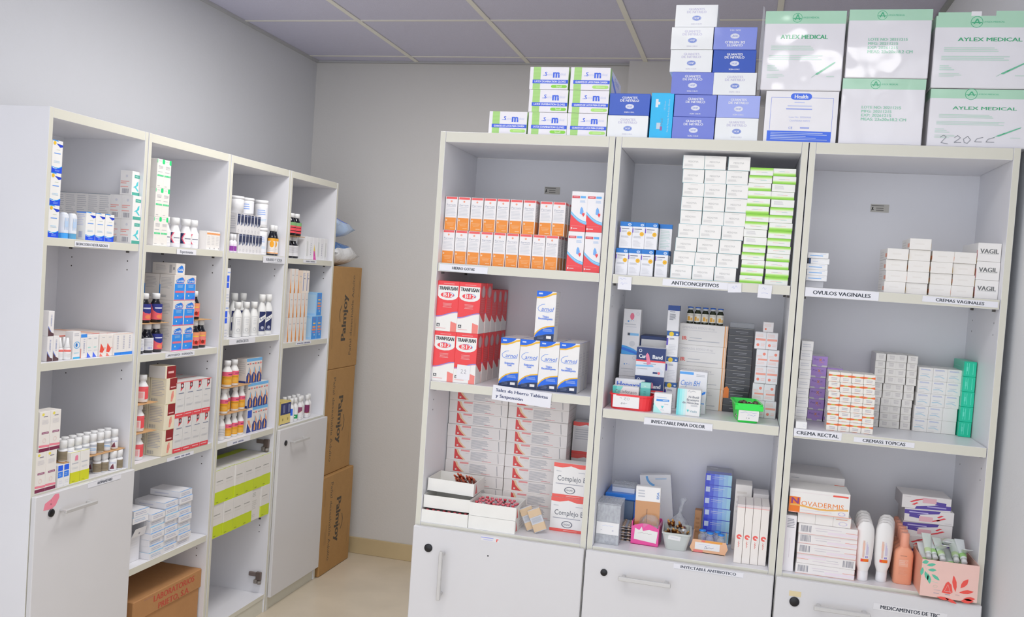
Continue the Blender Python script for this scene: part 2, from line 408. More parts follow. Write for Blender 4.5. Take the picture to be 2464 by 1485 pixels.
shelf_label(r3, .245, .42, .81, .827, ['MEDICAMENTOS DE TBC'], y=-.0184, fit=.8, th=.55, paper='dcdbdd', tilt=.01)
shelf_label(l1, .132, .29, 1.6, 1.6165, ['BRONCODILATADOR AEROSOL'], y=E_, fit=.92, th=.5, col='565b68')
shelf_label(l1, .222, .382, .829, .8465, ['ANTIPARASITARIO'], y=-.0184, fit=.45, th=.5, col='565b68', border=True)
shelf_label(l2, .191, .311, 1.597, 1.617, ['Expectorante'], y=E_-.001, fit=.66, th=.5, col='565b68')
shelf_label(l2, .159, .338, 1.218, 1.236, ['ANTITUSIVOS - SUSPENSIÓN'], y=E_, fit=.86, th=.42, col='565b68')
shelf_label(l2, .203, .37, .832, .846, [blur(.28, .48, .5, .4, '5a6288'), blur(.52, .64, .5, .4, '5a6288'), blur(.68, .86, .5, .4, '5a6288')], y=E_)
shelf_label(l3, .285, .475, 1.585, 1.614, ['RIBARBO Y SODA'], y=-.0004, fit=.72, th=.42, col='60656e', ul=True)
shelf_label(l3, .06, .262, 1.243, 1.266, ['ANTIACIDOS'], y=E_, fit=.46, th=.5, col='60656e')
shelf_label(l3, .09, .27, .822, .842, [blur(.24, .42, .4, .32, '5a6288'), blur(.46, .7, .4, .32, '5a6288')], y=E_)
shelf_label(l4, .163, .297, 1.596, 1.611, [blur(.2, .5, .5, .4, '6a6f7a'), blur(.54, .9, .5, .4, '6a6f7a')], y=E_)
shelf_label(l4, .137, .291, 1.210, 1.2235, [blur(.1, .5, .5, .45, '5a6288'), blur(.53, .95, .5, .45, '5a6288')], y=E_)
def sub(root, nm, m, mt, loc=(0, 0, 0), lab=None, rot=(0, 0, 0)):
    o = link(nm, m.mesh(nm, mt), loc, parent=root, rot=rot)
    if lab: o['label'] = lab
    return o
for rt, u, z in ((r1, .245, 1.868), (r3, .2, 1.859)):
    m = M(); m.box(0, .05, -.0004, 0, 0, .023, 'bdbab2')
    decal(m, lambda x, y, l: (x, -.0004-l, y), .05, .023, [('l', .04, .72, .85, .95, 1, '6c6a66'), ('k', [(.06, .2), (.14, .62), (.09, .55), (.16, .25)], .0022, '3c3b3a'), ('l', .3, .12, .75, .65, 2, '7d7a75')])
    sub(rt, 'inventory_sticker', m, 'paper', (u, D-.0046, z), 'grey inventory sticker on the back panel')
m = M(); m.box(0, .03, -.0003, 0, 0, .014, 'd9c9a0'); sub(r3, 'tape', m, 'paper', (.037, -.0182, .8135), 'yellowed strip of tape above the lock')
m = M(); m.box(0, .055, -.0002, 0, 0, .013, 'dcdbdd')
decal(m, lambda x, y, l: (x, -.0002-l, y), .055, .013, [('l', 0, .5, .8, .9, 1, '9aa0e0'), ('l', .15, .1, .7, .4, 1, 'b9bce0'), ('t', 'r', .9, .5, .9, 'f05a50', {'b': True})])
sub(r1, 'sticker', m, 'paper', (.207, -.0182, .8435), 'small clear maker sticker with a red letter')
m = M(); m.poly([(.0025*math.cos(t*math.pi/4), 0, .0025*math.sin(t*math.pi/4)) for t in range(8)][::-1], '2a2a2e'); sub(r1, 'screw_hole', m, 'plastic', (.2315, -.0183, .801))
m = M(); m.loft([[(x, y, z) for x, z in ((0, .002), (.006, .022), (.03, .031), (.045, .043), (.062, .042), (.064, .03), (.05, .008), (.034, .0))] for y in (-.0004, 0)], 'f58ea2')
decal(m, lambda x, y, l: (x, -.0004-l, y), .064, .043, [('k', [(.42, .3), (.45, .42), (.5, .3), (.52, .45)], .0012, '7a4a5a'), ('k', [(.46, .55), (.47, .68)], .0012, 'a06070')])
sub(l1, 'paper_note', m, 'paper', (.034, -.0182, .799), 'pink paper scrap stuck over the lock')
for z in (.757, .15):
    m = M(); m.box(-.012, 0, 0, .05, .012, .03, '7d706c', .002); m.box(-.016, -.001, -.012, .012, -.004, .034, '6a5d58', .002); m.box(-.02, -.004, .004, .02, -.018, .0, '8d8680', .002)
    m.lathe([(0, -.02, '8d8680'), (.009, -.02, '8d8680'), (.009, -.006, '8d8680'), (0, -.006, '8d8680')], 10, -.01, -.004)
    sub(l3, 'hinge', m, 'metal', (LW[2]-.016, .03, z), 'bare steel hinge left on the side panel')
# ------------------------------------------------------------------ cartons and boxes: what is printed on each kind
WH = 'e9e7e6'; GR = 'b9bbc2'; LG = 'cfd0d4'
def latex(v):
    en = v == 'en'
    f = [('r', .09, 0, .28, 1, 'a8d480'), ('q', [[(.09, y), (.28, y), (.28, y+.02), (.09, y+.02)] for y in [i/16 for i in range(1, 16)]], '98c872'),
         ('t', 'S', .42, .7, .17, '3f66d8', {'b': True}), ('t', 'ensi', .53, .68, .11, 'c3c9e6'), ('t', 'm', .685, .71, .36, '3f66d8', {'w': .15, 'b': True}), ('t', 'edical', .84, .69, .11, 'c3c9e6', {'w': .17}),
         ('l', .34, .6, .4, .66, 1, '9aaade'), ('r', .08, .27, .995, .43, '3059d6'),
         ('t', 'LATEX EXAMINATION GLOVES' if en else 'GUANTES DE LATEX PARA EXAMEN', .535, .35, .09, 'eef0ff', {'w': .8, 'b': True}),
         ('r', .60, .07, .94, .205, '86d040' if en else 'a8dc70'), ('e', .60, .1375, .033, .033, '86d040' if en else 'a8dc70'), ('e', .94, .1375, .033, .033, '86d040' if en else 'a8dc70'),
         ('t', 'Small', .77, .137, .09, 'd8f2b8', {'b': True}) if en else ('l', .62, .09, .92, .19, 1, 'c4e79c', {'c': 1})]
    r = [('r', 0, 0, .14, 1, 'a8d480'), ('p', [(.14, .55), (.62, .12), (1, .12), (1, .3), (.66, .3), (.14, .8)], '6d8ae0'), ('t', 'S', .42, .78, .2, '3f66d8', {'b': True}), ('l', .5, .65, .85, .85, 2, 'b7c2ec')]
    return carton('glove_box', .1115, .235, .0625, 'ece9ee', f, r, t=[('r', .09, 0, .28, .3, 'a8d480')])
def nitrile(col, size, white=False, flip=False):
    tc = 'bcb9d2' if white else 'f4f4fa'; oc = '5a78c8' if white else 'f2f3fa'; lc = 'e8eaf8' if white else '8f9ad0'
    f = [('t', 'GUANTES', .5, .81, .105, tc, {'b': True, 'w': .37}), ('t', 'DE NITRILO', .5, .675, .105, tc, {'b': True, 'w': .46}), ('e', .51, .4, .107, .062, oc), ('o', .51, .4, .095, .052, lc, .06),
         ('t', 'HOSP', .51, .4, .09, lc, {'b': True, 'w': .12}), ('t', 'SGN-110-'+size, .51, .14, .065, 'c3c2d2' if white else 'e6e8f6', {'b': True, 'w': .25})]
    return carton('glove_box', .1115, .235, .0595, 'e9ebec' if white else col, f, l=f if white else (), flip=flip, mat='satin')
K_len, K_les = latex('en'), latex('es')
HN = dict(M=nitrile('6b79cc', 'M'), D=nitrile('2e55b8', 'L'), S=nitrile('98a4e2', 'S'), B=nitrile('1f4cb0', 'S'), WM=nitrile('', 'M', True), WL=nitrile('', 'L', True), WS=nitrile('', 'S', True), SF=nitrile('7c8ad6', 'S', False, True))  # paler blues carry glare painted into the box colour
K_cyan = carton('glove_box', .0605, .235, .123, '08b4ea', [('r', .2, .68, .32, .86, 'd5dce2'), ('r', .32, .74, .4, .8, 'd5dce2'), ('r', .3, .2, .48, .34, 'b9c9d6'), ('r', .46, .17, .56, .26, '8a5a9a'), ('t', 'Med', .52, .36, .1, '5f8fb0', {'rot': 90, 'w': .14}), ('t', '100 Gloves', .62, .72, .08, '9fdcf4', {'rot': 90, 'w': .2}), ('t', 'Nitrile Powder Free Exam Gloves', .8, .5, .07, 'b8e6f6', {'rot': 90, 'w': .72})], mat='satin')
def syringe_box(w, d, h, kind, flaps=False, note=False):
    g, dg, tg = 'a9d3b8', '36a878', '63b892'
    cx = .4 if kind != 'lote' else .4
    f = [('r', 0, .84, 1, 1, g), ('o', cx, .915, .061, .061, dg, .1), ('p', [(cx-.035, .885), (cx-.02, .885), (cx+.003, .94), (cx+.023, .885), (cx+.037, .885), (cx+.01, .96), (cx-.005, .96)], dg), ('r', cx-.05, .9, cx+.05, .912, dg),
         ('t', 'AYLEX MEDICAL', cx+.17, .917, .022, tg, {'b': True, 'w': .2})]
    if kind == 'aylex':
        f += [('t', 'AYLEX MEDICAL', .5+.04*(w > .22), .675, .052, '2fa36e', {'b': True, 'w': .58+.04*(w > .22)}), ('l', .1, .5, .68, .57, 3, 'b9d6c6'), ('l', .08, .38, .76, .45, 3, 'bcd6ca'), ('l', .07, .24, .22, .32, 3, 'bcd6ca'), ('l', .07, .15, .3, .21, 3, 'c4d8ce'),
              ('p', [(.67, .2), (.7, .2), (.9, .345), (.91, .365), (.885, .355), (.68, .215)], '63b892'), ('k', [(.63, .165), (.68, .207)], .0007, '63b892'), ('p', [(.73, .232), (.76, .25), (.75, .262), (.725, .243)], '2fa36e'), ('l', .81, .17, .93, .19, 1, 'b9d6c6')]
    else:
        for i, s in enumerate(('LOTE NO: 20211215', 'MFG: 20211215', 'EXP: 20261215', 'MEAS: 23x20x18.2 CM')):
            wd = (.47, .36, .36, .54)[i]; f.append(('t', s, .255+wd/2, .565-.06*i, .042, '8cc4aa', {'b': True, 'w': wd}))
    if note:
        for pts in ([(.13, .16), (.16, .2), (.19, .17), (.14, .07), (.21, .05)], [(.27, .16), (.3, .2), (.33, .16), (.27, .08), (.34, .08)], [(.37, .08), (.36, .14), (.4, .19), (.43, .13), (.4, .07), (.37, .08)], [(.55, .18), (.49, .15), (.47, .1), (.54, .1)], [(.66, .18), (.6, .15), (.58, .1), (.66, .1)]): f.append(('k', pts, .0013, '7c7f86'))
    def extra(m):
        if flaps:
            m.box(-w/2+.004, -w/2+.34*w, -d/2, -d/2+.0012, h, h+.009, g); m.box(-w/2+.34*w, -w/2+.44*w, -d/2, -d/2+.0012, h, h+.011, 'e4e2e4'); m.box(w/2-.42*w, w/2-.004, -d/2, -d/2+.0012, h, h+.012, g)
    side = [('r', 0, .84, 1, 1, g)]
    return carton('syringe_carton', w, d, h, 'dfdde1', f, side, side, mat='film', ch=.0022, extra=extra)
K_a1 = syringe_box(.203, .24, .207, 'aylex'); K_a2 = syringe_box(.2, .24, .1755, 'lote'); K_a3 = syringe_box(.2015, .24, .1695, 'lote')
K_a4 = syringe_box(.237, .24, .181, 'aylex', True); K_a5 = syringe_box(.237, .24, .146, 'aylex', False, True)
hb = '5f78d8'
K_he = carton('syringe_carton', .1835, .24, .1345, 'e2e0e2', [('k', [(.08, .09), (.08, .87), (.93, .87), (.93, .09)], .0009, hb), ('r', .05, .015, .93, .22, '2b62dc'), ('r', .39, .83, .59, .955, '2b62dc'), ('e', .39, .8925, .045, .045, '2b62dc'), ('e', .59, .8925, .045, .045, '2b62dc'), ('t', 'Health', .49, .893, .075, 'f2f4fc', {'b': True, 'w': .18}),
    ('l', .38, .76, .56, .8, 1, 'b8c0e6', {'c': 1}), ('l', .25, .69, .7, .73, 1, 'b8c0e6', {'c': 1}), ('l', .22, .63, .72, .67, 1, '8a9ade', {'c': 1}), ('t', 'Lote No: 20200908', .49, .49, .032, 'b6bee6', {'w': .3}), ('t', 'CANTIDAD 50PCS', .49, .42, .032, 'b6bee6', {'w': .28}), ('t', 'CE', .37, .28, .045, '8a9ade'), ('l', .47, .26, .66, .31, 1, '8a9ade', {'c': 1}), ('l', .1, .04, .9, .2, 5, 'a9bdf0')], mat='satin')
T = H
YB = 'boxed glove cartons on the bookcase top'
g1 = 'latex glove boxes on top of the bookcases'
for i, (kd, u, z, lb) in enumerate([
    (K_les, .139, T, 'lime striped glove box at the left end of the lowest row on the bookcase'),
    (K_len, .2535, T, 'lime striped glove box marked Small, in the lowest row'),
    (K_les, .3675, T, 'lime striped glove box in the lowest row, against a white nitrile box'),
    (K_len, .252, T+.0635, 'lime striped glove box marked Small, in the middle row'),
    (K_les, .3665, T+.0635, 'lime striped glove box in the middle row, against a blue box'),
    (K_len, .251, T+.127, 'lime striped glove box marked Small, topmost of the left stack'),
    (K_les, .3655, T+.127, 'lime striped glove box with its right side showing, topmost of its stack')]):
    put(kd, 'R', 0, u, .012, z, lb, 'box', g1, yaw=(0, .01, -.008, 0, .006, -.01, .012)[i])
g2 = 'nitrile glove boxes on top of the bookcases'
for i, (kk, u, z, lb) in enumerate([
    ('WL', .481, T, 'white nitrile glove box beside the upright cyan box, under a deep blue one'), ('D', .4815, T+.0605, 'deep blue nitrile glove box left of the upright cyan box'),
    ('M', .658, T, 'mid blue glove box standing right of the cyan box on the bookcase'), ('M', .6585, T+.0603, 'mid blue glove box second from the bottom beside the cyan box'), ('M', .646, T+.1206, 'mid blue glove box third up, just above the cyan box level'),
    ('WM', .64, T+.1809, 'white glove box resting on three blue ones, fourth of the stack'), ('WM', .638, T+.2412, 'white glove box fifth of the tall stack, second from the top'), ('WM', .6445, T+.3015, 'white nitrile glove box topmost of all, near the ceiling'),
    ('WS', .7715, T, 'white glove box at the foot of the stack beside the syringe cartons'), ('S', .7715, T+.0603, 'blue glove box paled by painted glare, second up, beside the syringe cartons'), ('WS', .7595, T+.1206, 'white glove box sandwiched between pale and deep blue ones'),
    ('B', .7535, T+.1809, 'deep blue glove box fourth up, touching the big syringe carton stack'), ('SF', .751, T+.2412, 'blue glove box lying upside down on top of its stack')]):
    put(HN[kk], 'R', 0, u, .012+.002*(i % 2), z, lb, 'box', g2, yaw=(i % 5-2)*.004)
put(K_cyan, 'R', 0, .5965, .012, T, 'cyan glove box standing on end between the white and blue boxes', 'box', g2)
g3 = 'syringe cartons on top of the bookcases'
put(K_he, 'R', 0, .898, .015, T, 'white syringe carton with a blue band of print along its foot', 'carton', g3)
oa = put(K_a1, 'R', 0, .881, .012, T+.1355, 'green banded syringe carton resting on the blue banded one', 'carton', g3)
put(K_a3, 'R', 0, 1.088, .015, T, 'green banded carton printed with lot dates, lower of the pair', 'carton', g3)
put(K_a2, 'R', 0, 1.091, .013, T+.1705, 'green banded carton printed with lot dates, upper of the pair', 'carton', g3)
put(K_a5, 'R', 0, 1.302, .015, T, 'green banded carton with a handwritten note, against the right wall', 'carton', g3)
put(K_a4, 'R', 0, 1.3, .012, T+.1478, 'green banded carton with its lid flaps up, against the right wall', 'carton', g3)
m = M(); m.loft([[(x, y, z) for x, z in ((0, 0), (.006, .0), (.009, .1), (.004, .215), (.0, .222), (-.002, .1))] for y in (0, .0006)], 'e8eaee'); 
o = link('wrap_sheet', m.mesh('wrap_sheet', 'clear'), (-.1015-.0075, -.12, 0), parent=oa); o['label'] = 'loose edge of clear film wrap'
m = M(); m.box(-.016, .016, -.02, .02, 0, .004, 'd2e23c', .0005)
tag(link('folded_slip', m.mesh('folded_slip', 'paper'), P('R', 0, 1.012, .05, T+.3433)), 'lime yellow folded slip lying on a green banded carton', 'paper')

# --- first bookcase, upper shelf
O1 = 'ff9c3c'
K_fe = carton('drops_carton', .0365, .0375, .0968, 'e9e6e6', [('r', .06, .925, .95, .99, 'ff6a6a'), ('e', .5, .86, .075, .075, 'ff9a70'), ('e', .5, .862, .035, .035, 'ffd2c0'), ('t', 'Ferrum', .5, .755, .055, '9a9fb0', {'w': .74}), ('k', [(.12, .705), (.4, .695), (.88, .7)], .0008, 'a9adba'), ('l', .1, .42, .9, .67, 6, LG),
    ('r', .05, .0, .95, .37, O1), ('r', .1, .27, .22, .32, 'ffd9b4'), ('l', .15, .12, .85, .24, 3, 'ffb878', {'c': 1}), ('l', .5, .04, .9, .08, 1, 'ffd0a0')],
    [('r', .05, .925, .95, .99, 'e86a6a'), ('l', .12, .42, .88, .85, 9, 'c9c4c6'), ('r', .05, 0, .95, .37, 'f09a48')], [('r', .05, .925, .95, .99, 'e86a6a'), ('r', .05, 0, .95, .37, 'f09a48')], t=[('r', .05, .05, .95, .95, 'f4a0a0')])
gd = 'orange based drops cartons on the HIERRO GOTAS shelf'
for r in range(2):
    n = 9
    for i in range(n):
        u = (.0167, .0185)[r]+(.0386, .0391)[r]*i; d = .03
        if r == 1 and i >= 7: u, d = .2985+.0375*(i-7), .045
        
        put(K_fe, 'R', 0, u, d, S1+.0971*r, 'orange based drops carton, %s from left in the %s row' % (ORD[i], ('lower', 'upper')[r]), 'carton', gd, yaw=((i*7+r*3) % 5-2)*.006)
for r in range(2):
    for j in range(1, 5):
        put(K_fe, 'R', 0, .3245+.0015*j+.012*r, .03+.0385*j+.02*r, S1+.0971*r, 'orange based drops carton, %s behind the right end of the %s row' % (ORD[j-1], ('lower', 'upper')[r]), 'carton', gd)
    for i in (0, 2, 4, 6):
        put(K_fe, 'R', 0, .0175+.0386*i+.004*r, .0695, S1+.0971*r, 'orange based drops carton hidden behind the %s one of the %s row' % (ORD[i], ('lower', 'upper')[r]), 'carton', gd)
def arc(x0, y0, x1, y1, b, n=8, w=.1):
    a = [(x0+(x1-x0)*i/n, y0+(y1-y0)*i/n-b*math.sin(math.pi*i/n)) for i in range(n+1)]
    return [[(a[i][0], a[i][1]), (a[i+1][0], a[i+1][1]), (a[i+1][0], a[i+1][1]+w), (a[i][0], a[i][1]+w)] for i in range(n)], a
q1, a1 = arc(0, .43, 1, .175, .05, w=.075); q2, _ = arc(0, .45, 1, .2, .05, w=.03)
red = [[(p[0], 0), (q[0], 0), (q[0], q[1]), (p[0], p[1])] for p, q in zip(a1, a1[1:])]
K_fo = carton('syrup_carton', .0463, .06, .1125, 'edebec', [('q', red, 'ea4a4e'), ('q', q1, '64bdf2'), ('q', q2, 'a8ddfa'), ('r', .03, .83, .5, .89, 'd0505a'), ('l', .07, .845, .46, .88, 1, 'f0b0b4', {'c': 1}), ('r', .54, .835, .86, .89, '6ab4f0'), ('l', .52, .72, .86, .79, 3, 'bcd4f2'),
    ('p', [(.56, .45), (.72, .42), (.78, .5), (.72, .58), (.64, .62), (.57, .56)], '78b0ee'), ('p', [(.7, .43), (.78, .37), (.86, .43), (.83, .48), (.78, .46), (.73, .48)], 'ea4a4e'), ('r', .06, .05, .15, .1, 'f6d8d8'), ('l', .18, .05, .5, .1, 1, 'f6c8c8'), ('l', .06, .13, .85, .145, 1, 'f09a9a')], [('l', .1, .2, .9, .9, 12, LG)], [('l', .1, .2, .9, .9, 12, LG)])
for i, (u, z, lb) in enumerate([(.389, 0, 'lower left'), (.4372, 0, 'lower right'), (.3915, .1128, 'upper left'), (.4362, .1128, 'upper right')]):
    put(K_fo, 'R', 0, u, .03, S1+z, 'white and red syrup carton with a sky blue swoosh, %s of four' % lb, 'carton', 'red swoosh cartons beside the drops')

# --- first bookcase, middle shelf
RD = 'f4484c'
wv = [(x/8, .27+.11*(3*(x/8)**2-2*(x/8)**3)) for x in range(9)]
wq = lambda o, h: [[(p[0], p[1]+o), (q[0], q[1]+o), (q[0], q[1]+o+h), (p[0], p[1]+o+h)] for p, q in zip(wv, wv[1:])]
K_tr = carton('tonic_carton', .0655, .0585, .1462, RD, [('q', [[(p[0], 0), (q[0], 0), (q[0], q[1]), (p[0], p[1])] for p, q in zip(wv, wv[1:])], 'f1efea'), ('q', wq(0, .012), 'f09ab0'), ('q', wq(.012, .012), '4a8ee0'),
    ('q', [[(.7+.07*i, .0), (.77+.07*i, 0), (.77+.07*i, .2-.01*i), (.7+.07*i, .2-.01*i)] for i in range(4)], 'f58a80'),
    ('l', .2, .935, .85, .965, 1, 'f8a0a0', {'c': 1}), ('p', [(.03, .915), (.97, .915), (.97, .7), (.88, .655), (.72, .628), (.5, .618), (.28, .628), (.12, .655), (.03, .7)], 'f1f0ec'),
    ('t', 'TRANFUSAN', .5, .855, .072, '2f3138', {'b': True, 'w': .84}), ('e', .5, .725, .31, .125, '62a8e0'), ('e', .47, .722, .31, .12, 'ee4a50'), ('t', 'B12', .52, .725, .075, 'f7f3f0', {'b': True, 'w': .44}),
    ('l', .22, .47, .78, .57, 4, 'f9a4a4', {'c': 1}), ('r', .06, .09, .2, .15, '45474e'), ('k', [(.1, .1), (.13, .14), (.16, .1)], .002, 'e8e6e2'), ('l', .05, .05, .5, .07, 1, 'f0b0b0')],
    [('p', [(0, 0), (1, 0), (1, .24), (.75, .22), (.5, .28), (0, .4)], 'e9e6e2'), ('p', [(.05, .9), (.95, .9), (.95, .78), (.7, .72), (.3, .72), (.05, .78)], 'd3686c'), ('e', .5, .83, .25, .3, 'c2a8aa'), ('l', .15, .4, .85, .7, 8, 'e0686a')], t=[('l', .1, .2, .9, .8, 3, 'f06a6c')])
K_ts = carton('tonic_carton', .0655, .0585, .128, RD, [('r', 0, 0, 1, .3, 'f1efea'), ('r', .05, .62, .95, .9, 'f1f0ec')], [('p', [(0, 0), (1, 0), (1, .24), (.75, .22), (.5, .28), (0, .4)], 'e9e6e2'), ('e', .5, .83, .25, .3, 'c2a8aa'), ('l', .15, .4, .85, .7, 8, 'e0686a')])
gt = 'red tonic cartons at the left of the iron salts shelf'
for r in range(2):
    for c, u in enumerate(((.0165, .0822) if r else (.0163, .0820))):
        put(K_tr, 'R', 0, u, .016, S2A+.1466*r, 'red tonic carton in front, %s' % (('lower left of four', 'lower right, with a note stuck on it'), ('upper left of four', 'upper right of four'))[r][c], 'carton', gt)
    for j in range(1, 5):
        kd = K_ts if (r == 1 and j > 1) else K_tr
        put(kd, 'R', 0, .083+.001*j, .016+.0592*j, S2A+.1466*r, 'red tonic carton in the %s tier, %s behind the front one' % (('lower', 'upper')[r], ORD[j-1]), 'carton', gt)
m = M(); m.box(0, .04, 0, .0005, 0, .042, 'ecebee')
decal(m, lambda x, y, l: (x, -l, y), .04, .042, [('k', [(.3, .62), (.38, .7), (.44, .6), (.32, .42), (.48, .42)], .0011, '8f8d98'), ('k', [(.55, .62), (.63, .7), (.69, .6), (.57, .42), (.73, .42)], .0011, '8f8d98')])
tag(link('paper_note', m.mesh('paper_note', 'paper'), P('R', 0, .091, .0149, S2A+.012), rot=(0, .03, 0)), 'white paper note numbered 22 stuck on a red carton', 'note')
cb, cn, cy = '1464d8', '233356', 'f6c034'
qa = [(x/8, .245+.1*math.sin(x/8*1.57)) for x in range(9)]
tp = [(x/8, 1-.10*(1-x/8)**.7-.0) for x in range(9)]
def carnol(s):
    return carton('tonic_carton', .0568, .0565, .1415, 'ebe9e7', [
    ('q', [[(p[0], .0), (q[0], 0), (q[0], q[1]), (p[0], p[1])] for p, q in zip([(0, .13), (.15, .2), (.35, .26), (.6, .3), (1, .325)], [(.15, .2), (.35, .26), (.6, .3), (1, .325)])], cy),
    ('q', [[(p[0], .0), (q[0], 0), (q[0], q[1]), (p[0], p[1])] for p, q in zip([(.02, .1), (.17, .175), (.37, .235), (.62, .275), (1, .3)], [(.17, .175), (.37, .235), (.62, .275), (1, .3)])], cb),
    ('p', [(0, 0), (1, 0), (1, .15), (.6, .135), (.25, .1), (0, .06)], cn),
    ('q', [[(p[0], p[1]-.035), (q[0], q[1]-.035), (q[0], q[1]), (p[0], p[1])] for p, q in zip([(0, .885), (.3, .89), (.6, .925), (.8, .965), (1, .98)], [(.3, .89), (.6, .925), (.8, .965), (1, .98)])], cy), ('p', [(0, .88), (.3, .885), (.55, .92), (.75, .97), (.8, 1), (0, 1)], cb), ('r', .1, .935, .3, .965, 'cfdcf4'),
    ('k', [(.45, .74), (.3, .73), (.15, .69), (.1, .65), (.15, .605), (.3, .585), (.6, .585), (.88, .6)], .0012, '5f8fe0'), ('t', 'arnol', .6, .645, .08, '3f74d8', {'sl': .25, 'w': .6}),
    ('t', s[0], .52, .49, .042, '5f86e0', {'b': True, 'w': s[2]}), ('t', s[1], .52, .45, .042, '5f86e0', {'b': True, 'w': s[3]}), ('l', .42, .19, .95, .25, 3, '9ebcf0'), ('l', .1, .03, .55, .11, 3, '5d6a8a', {'c': 1}), ('r', .62, .05, .87, .105, 'e6e4e2')],
    [('l', .15, .3, .85, .8, 9, 'd8d6d8')], t=[('r', 0, 0, 1, 1, '6c78c8'), ('l', .1, .3, .9, .7, 2, 'a6aee0')], b=[('r', 0, 0, 1, .3, cb)])
K_c1, K_c2 = carnol(('Restorative', 'Tonic', .5, .25)), carnol(('Tónico', 'Reconstituyente', .32, .72))
gc = 'blue and white tonic cartons on the iron salts shelf'
for i in range(4):
    for j in range(3):
        lb = 'blue and white tonic carton, %s from left in the front row' % ORD[i] if j == 0 else 'blue and white tonic carton, %s column from left, %s row back' % (ORD[i], ORD[j])
        put((K_c1, K_c1, K_c2, K_c2)[i], 'R', 0, .2135+.0579*i, .033+.0572*j, S2A, lb, 'carton', gc)
put(K_c2, 'R', 0, .3105, .03, S2A+.1419, 'blue and white tonic carton standing alone on top of the others', 'carton', gc)

# --- first bookcase, bottom shelf
tri = [(.14, .12), (.3, .1), (.25, .3), (.2, .55), (.17, .9), (.14, .95)]
K_lb = carton('ampoule_carton', .1885, .122, .0372, 'eae5e2', [('p', [(x+.035, y) for x, y in tri], 'f5d2a8'), ('p', tri, 'd84a4a'), ('r', .17, .2, .2, .34, 'f4d8d4'), ('r', .25, .8, .4, .94, 'e89a9a'), ('l', .33, .6, .4, .72, 1, 'd8d4d4'), ('l', .42, .12, .72, .86, 8, 'b4b4ba'), ('l', .62, .08, .8, .18, 1, 'e6a8a8'), ('k', [(.9, .1), (.885, .9)], .0015, '8f8f96')], [('l', .2, .3, .8, .7, 2, 'd8d0d0')])
gl = 'long white ampoule cartons stacked at the back'
for s in range(2):
    for i in range(10):
        put(K_lb, 'R', 0, (.018, .2085)[s]+.0012*((i*3) % 3), .195+.002*((i*5+s) % 3), BZ+.0376*i, 'long white carton with a red corner, %s from bottom of the %s stack' % (ORD[i], ('left', 'right')[s]), 'carton', gl)
def tray(w, d, h, t=.0018, col='ecebe6'):
    m = M(); m.box(-w/2, w/2, -d/2, d/2, 0, t, col)
    m.box(-w/2, w/2, -d/2, -d/2+t, t, h, col); m.box(-w/2, w/2, d/2-t, d/2, t, h, col); m.box(-w/2, -w/2+t, -d/2+t, d/2-t, t, h, col); m.box(w/2-t, w/2, -d/2+t, d/2-t, t, h, col)
    return m
m = tray(.142, .115, .037); fm, W, Hh = face(.142, .115, .037, 'r'); decal(m, fm, W, Hh, [('p', [(.15, .1), (.35, .1), (.2, .9)], 'd05a5a')])
K_ty = Kind('open_tray', [('open_tray', m.mesh('open_tray', 'card'))], .142, .115, .037)
m = tray(.139, .12, .0375); fm, W, Hh = face(.139, .12, .0375, 'r'); decal(m, fm, W, Hh, [('p', [(.1, .1), (.25, .1), (.14, .9)], 'd05a5a'), ('l', .4, .2, .8, .8, 3, 'd4d0ce')])
K_ty2 = Kind('open_tray', [('open_tray', m.mesh('open_tray', 'card'))], .139, .12, .0375)
put(K_ty, 'R', 0, .0165, .003, BZ, 'low white tray of red capped ampoules, lowest of the left pile', 'tray')
put(K_ty, 'R', 0, .0178, .012, BZ+.0425, 'white card tray in the middle of the left pile of three', 'tray', tilt=(.02, 0))
put(K_ty, 'R', 0, .0205, .03, BZ+.0865, 'open white tray of red ampoules, topmost of the left pile', 'tray', tilt=(.0, .02))
put(K_ty2, 'R', 0, .16, .004, BZ, 'white card tray under the tray of vials', 'tray')
put(K_ty2, 'R', 0, .16, .006, BZ+.0379, 'open white tray full of red capped vials', 'tray')
def lathe_kind(name, prof, n, mt, r, h):
    m = M(); m.lathe(prof, n); return Kind(name, [(name, m.mesh(name, mt))], 2*r, 2*r, h)
A1, A2 = '9a3416', 'c85c3c'
K_am = lathe_kind('ampoule', [(0, 0, A1), (.0045, .0003, A1), (.0045, .03, A1), (.002, .036, A2), (.0032, .042, A2), (.0025, .05, A2), (0, .052, A2)], 8, 'glass', .0045, .052)
for i in range(12):
    put(K_am, 'R', 0, .09+.0105*(i % 6), .108+.01*(i//6), BZ+.1+.008*(i//6), 'small red brown ampoule standing in the topmost open tray', 'ampoule', 'ampoules in the topmost tray', tilt=(random.uniform(.95, 1.15), random.uniform(-.1, .1)), yaw=random.uniform(-.12, .12), centre=True)
K_vs = lathe_kind('small_vial', [(0, 0, 'c9c4cc'), (.0052, .0003, 'c9c4cc'), (.0052, .022, 'd8d5da'), (.003, .0255, 'd8d5da'), (.003, .028, 'e46a78'), (.0048, .0281, 'e8707e'), (.0048, .0335, 'f0a0a8'), (0, .0337, 'f0a0a8')], 10, 'plastic', .0052, .034)
K_vr = lathe_kind('small_vial', [(0, 0, '5a3038'), (.0052, .0003, '5a3038'), (.0052, .022, '5a3038'), (.003, .0255, '5a3038'), (.003, .028, 'e04a58'), (.0048, .0281, 'e04a58'), (.0048, .0335, 'f0808a'), (0, .0337, 'f0808a')], 10, 'plastic', .0052, .034)
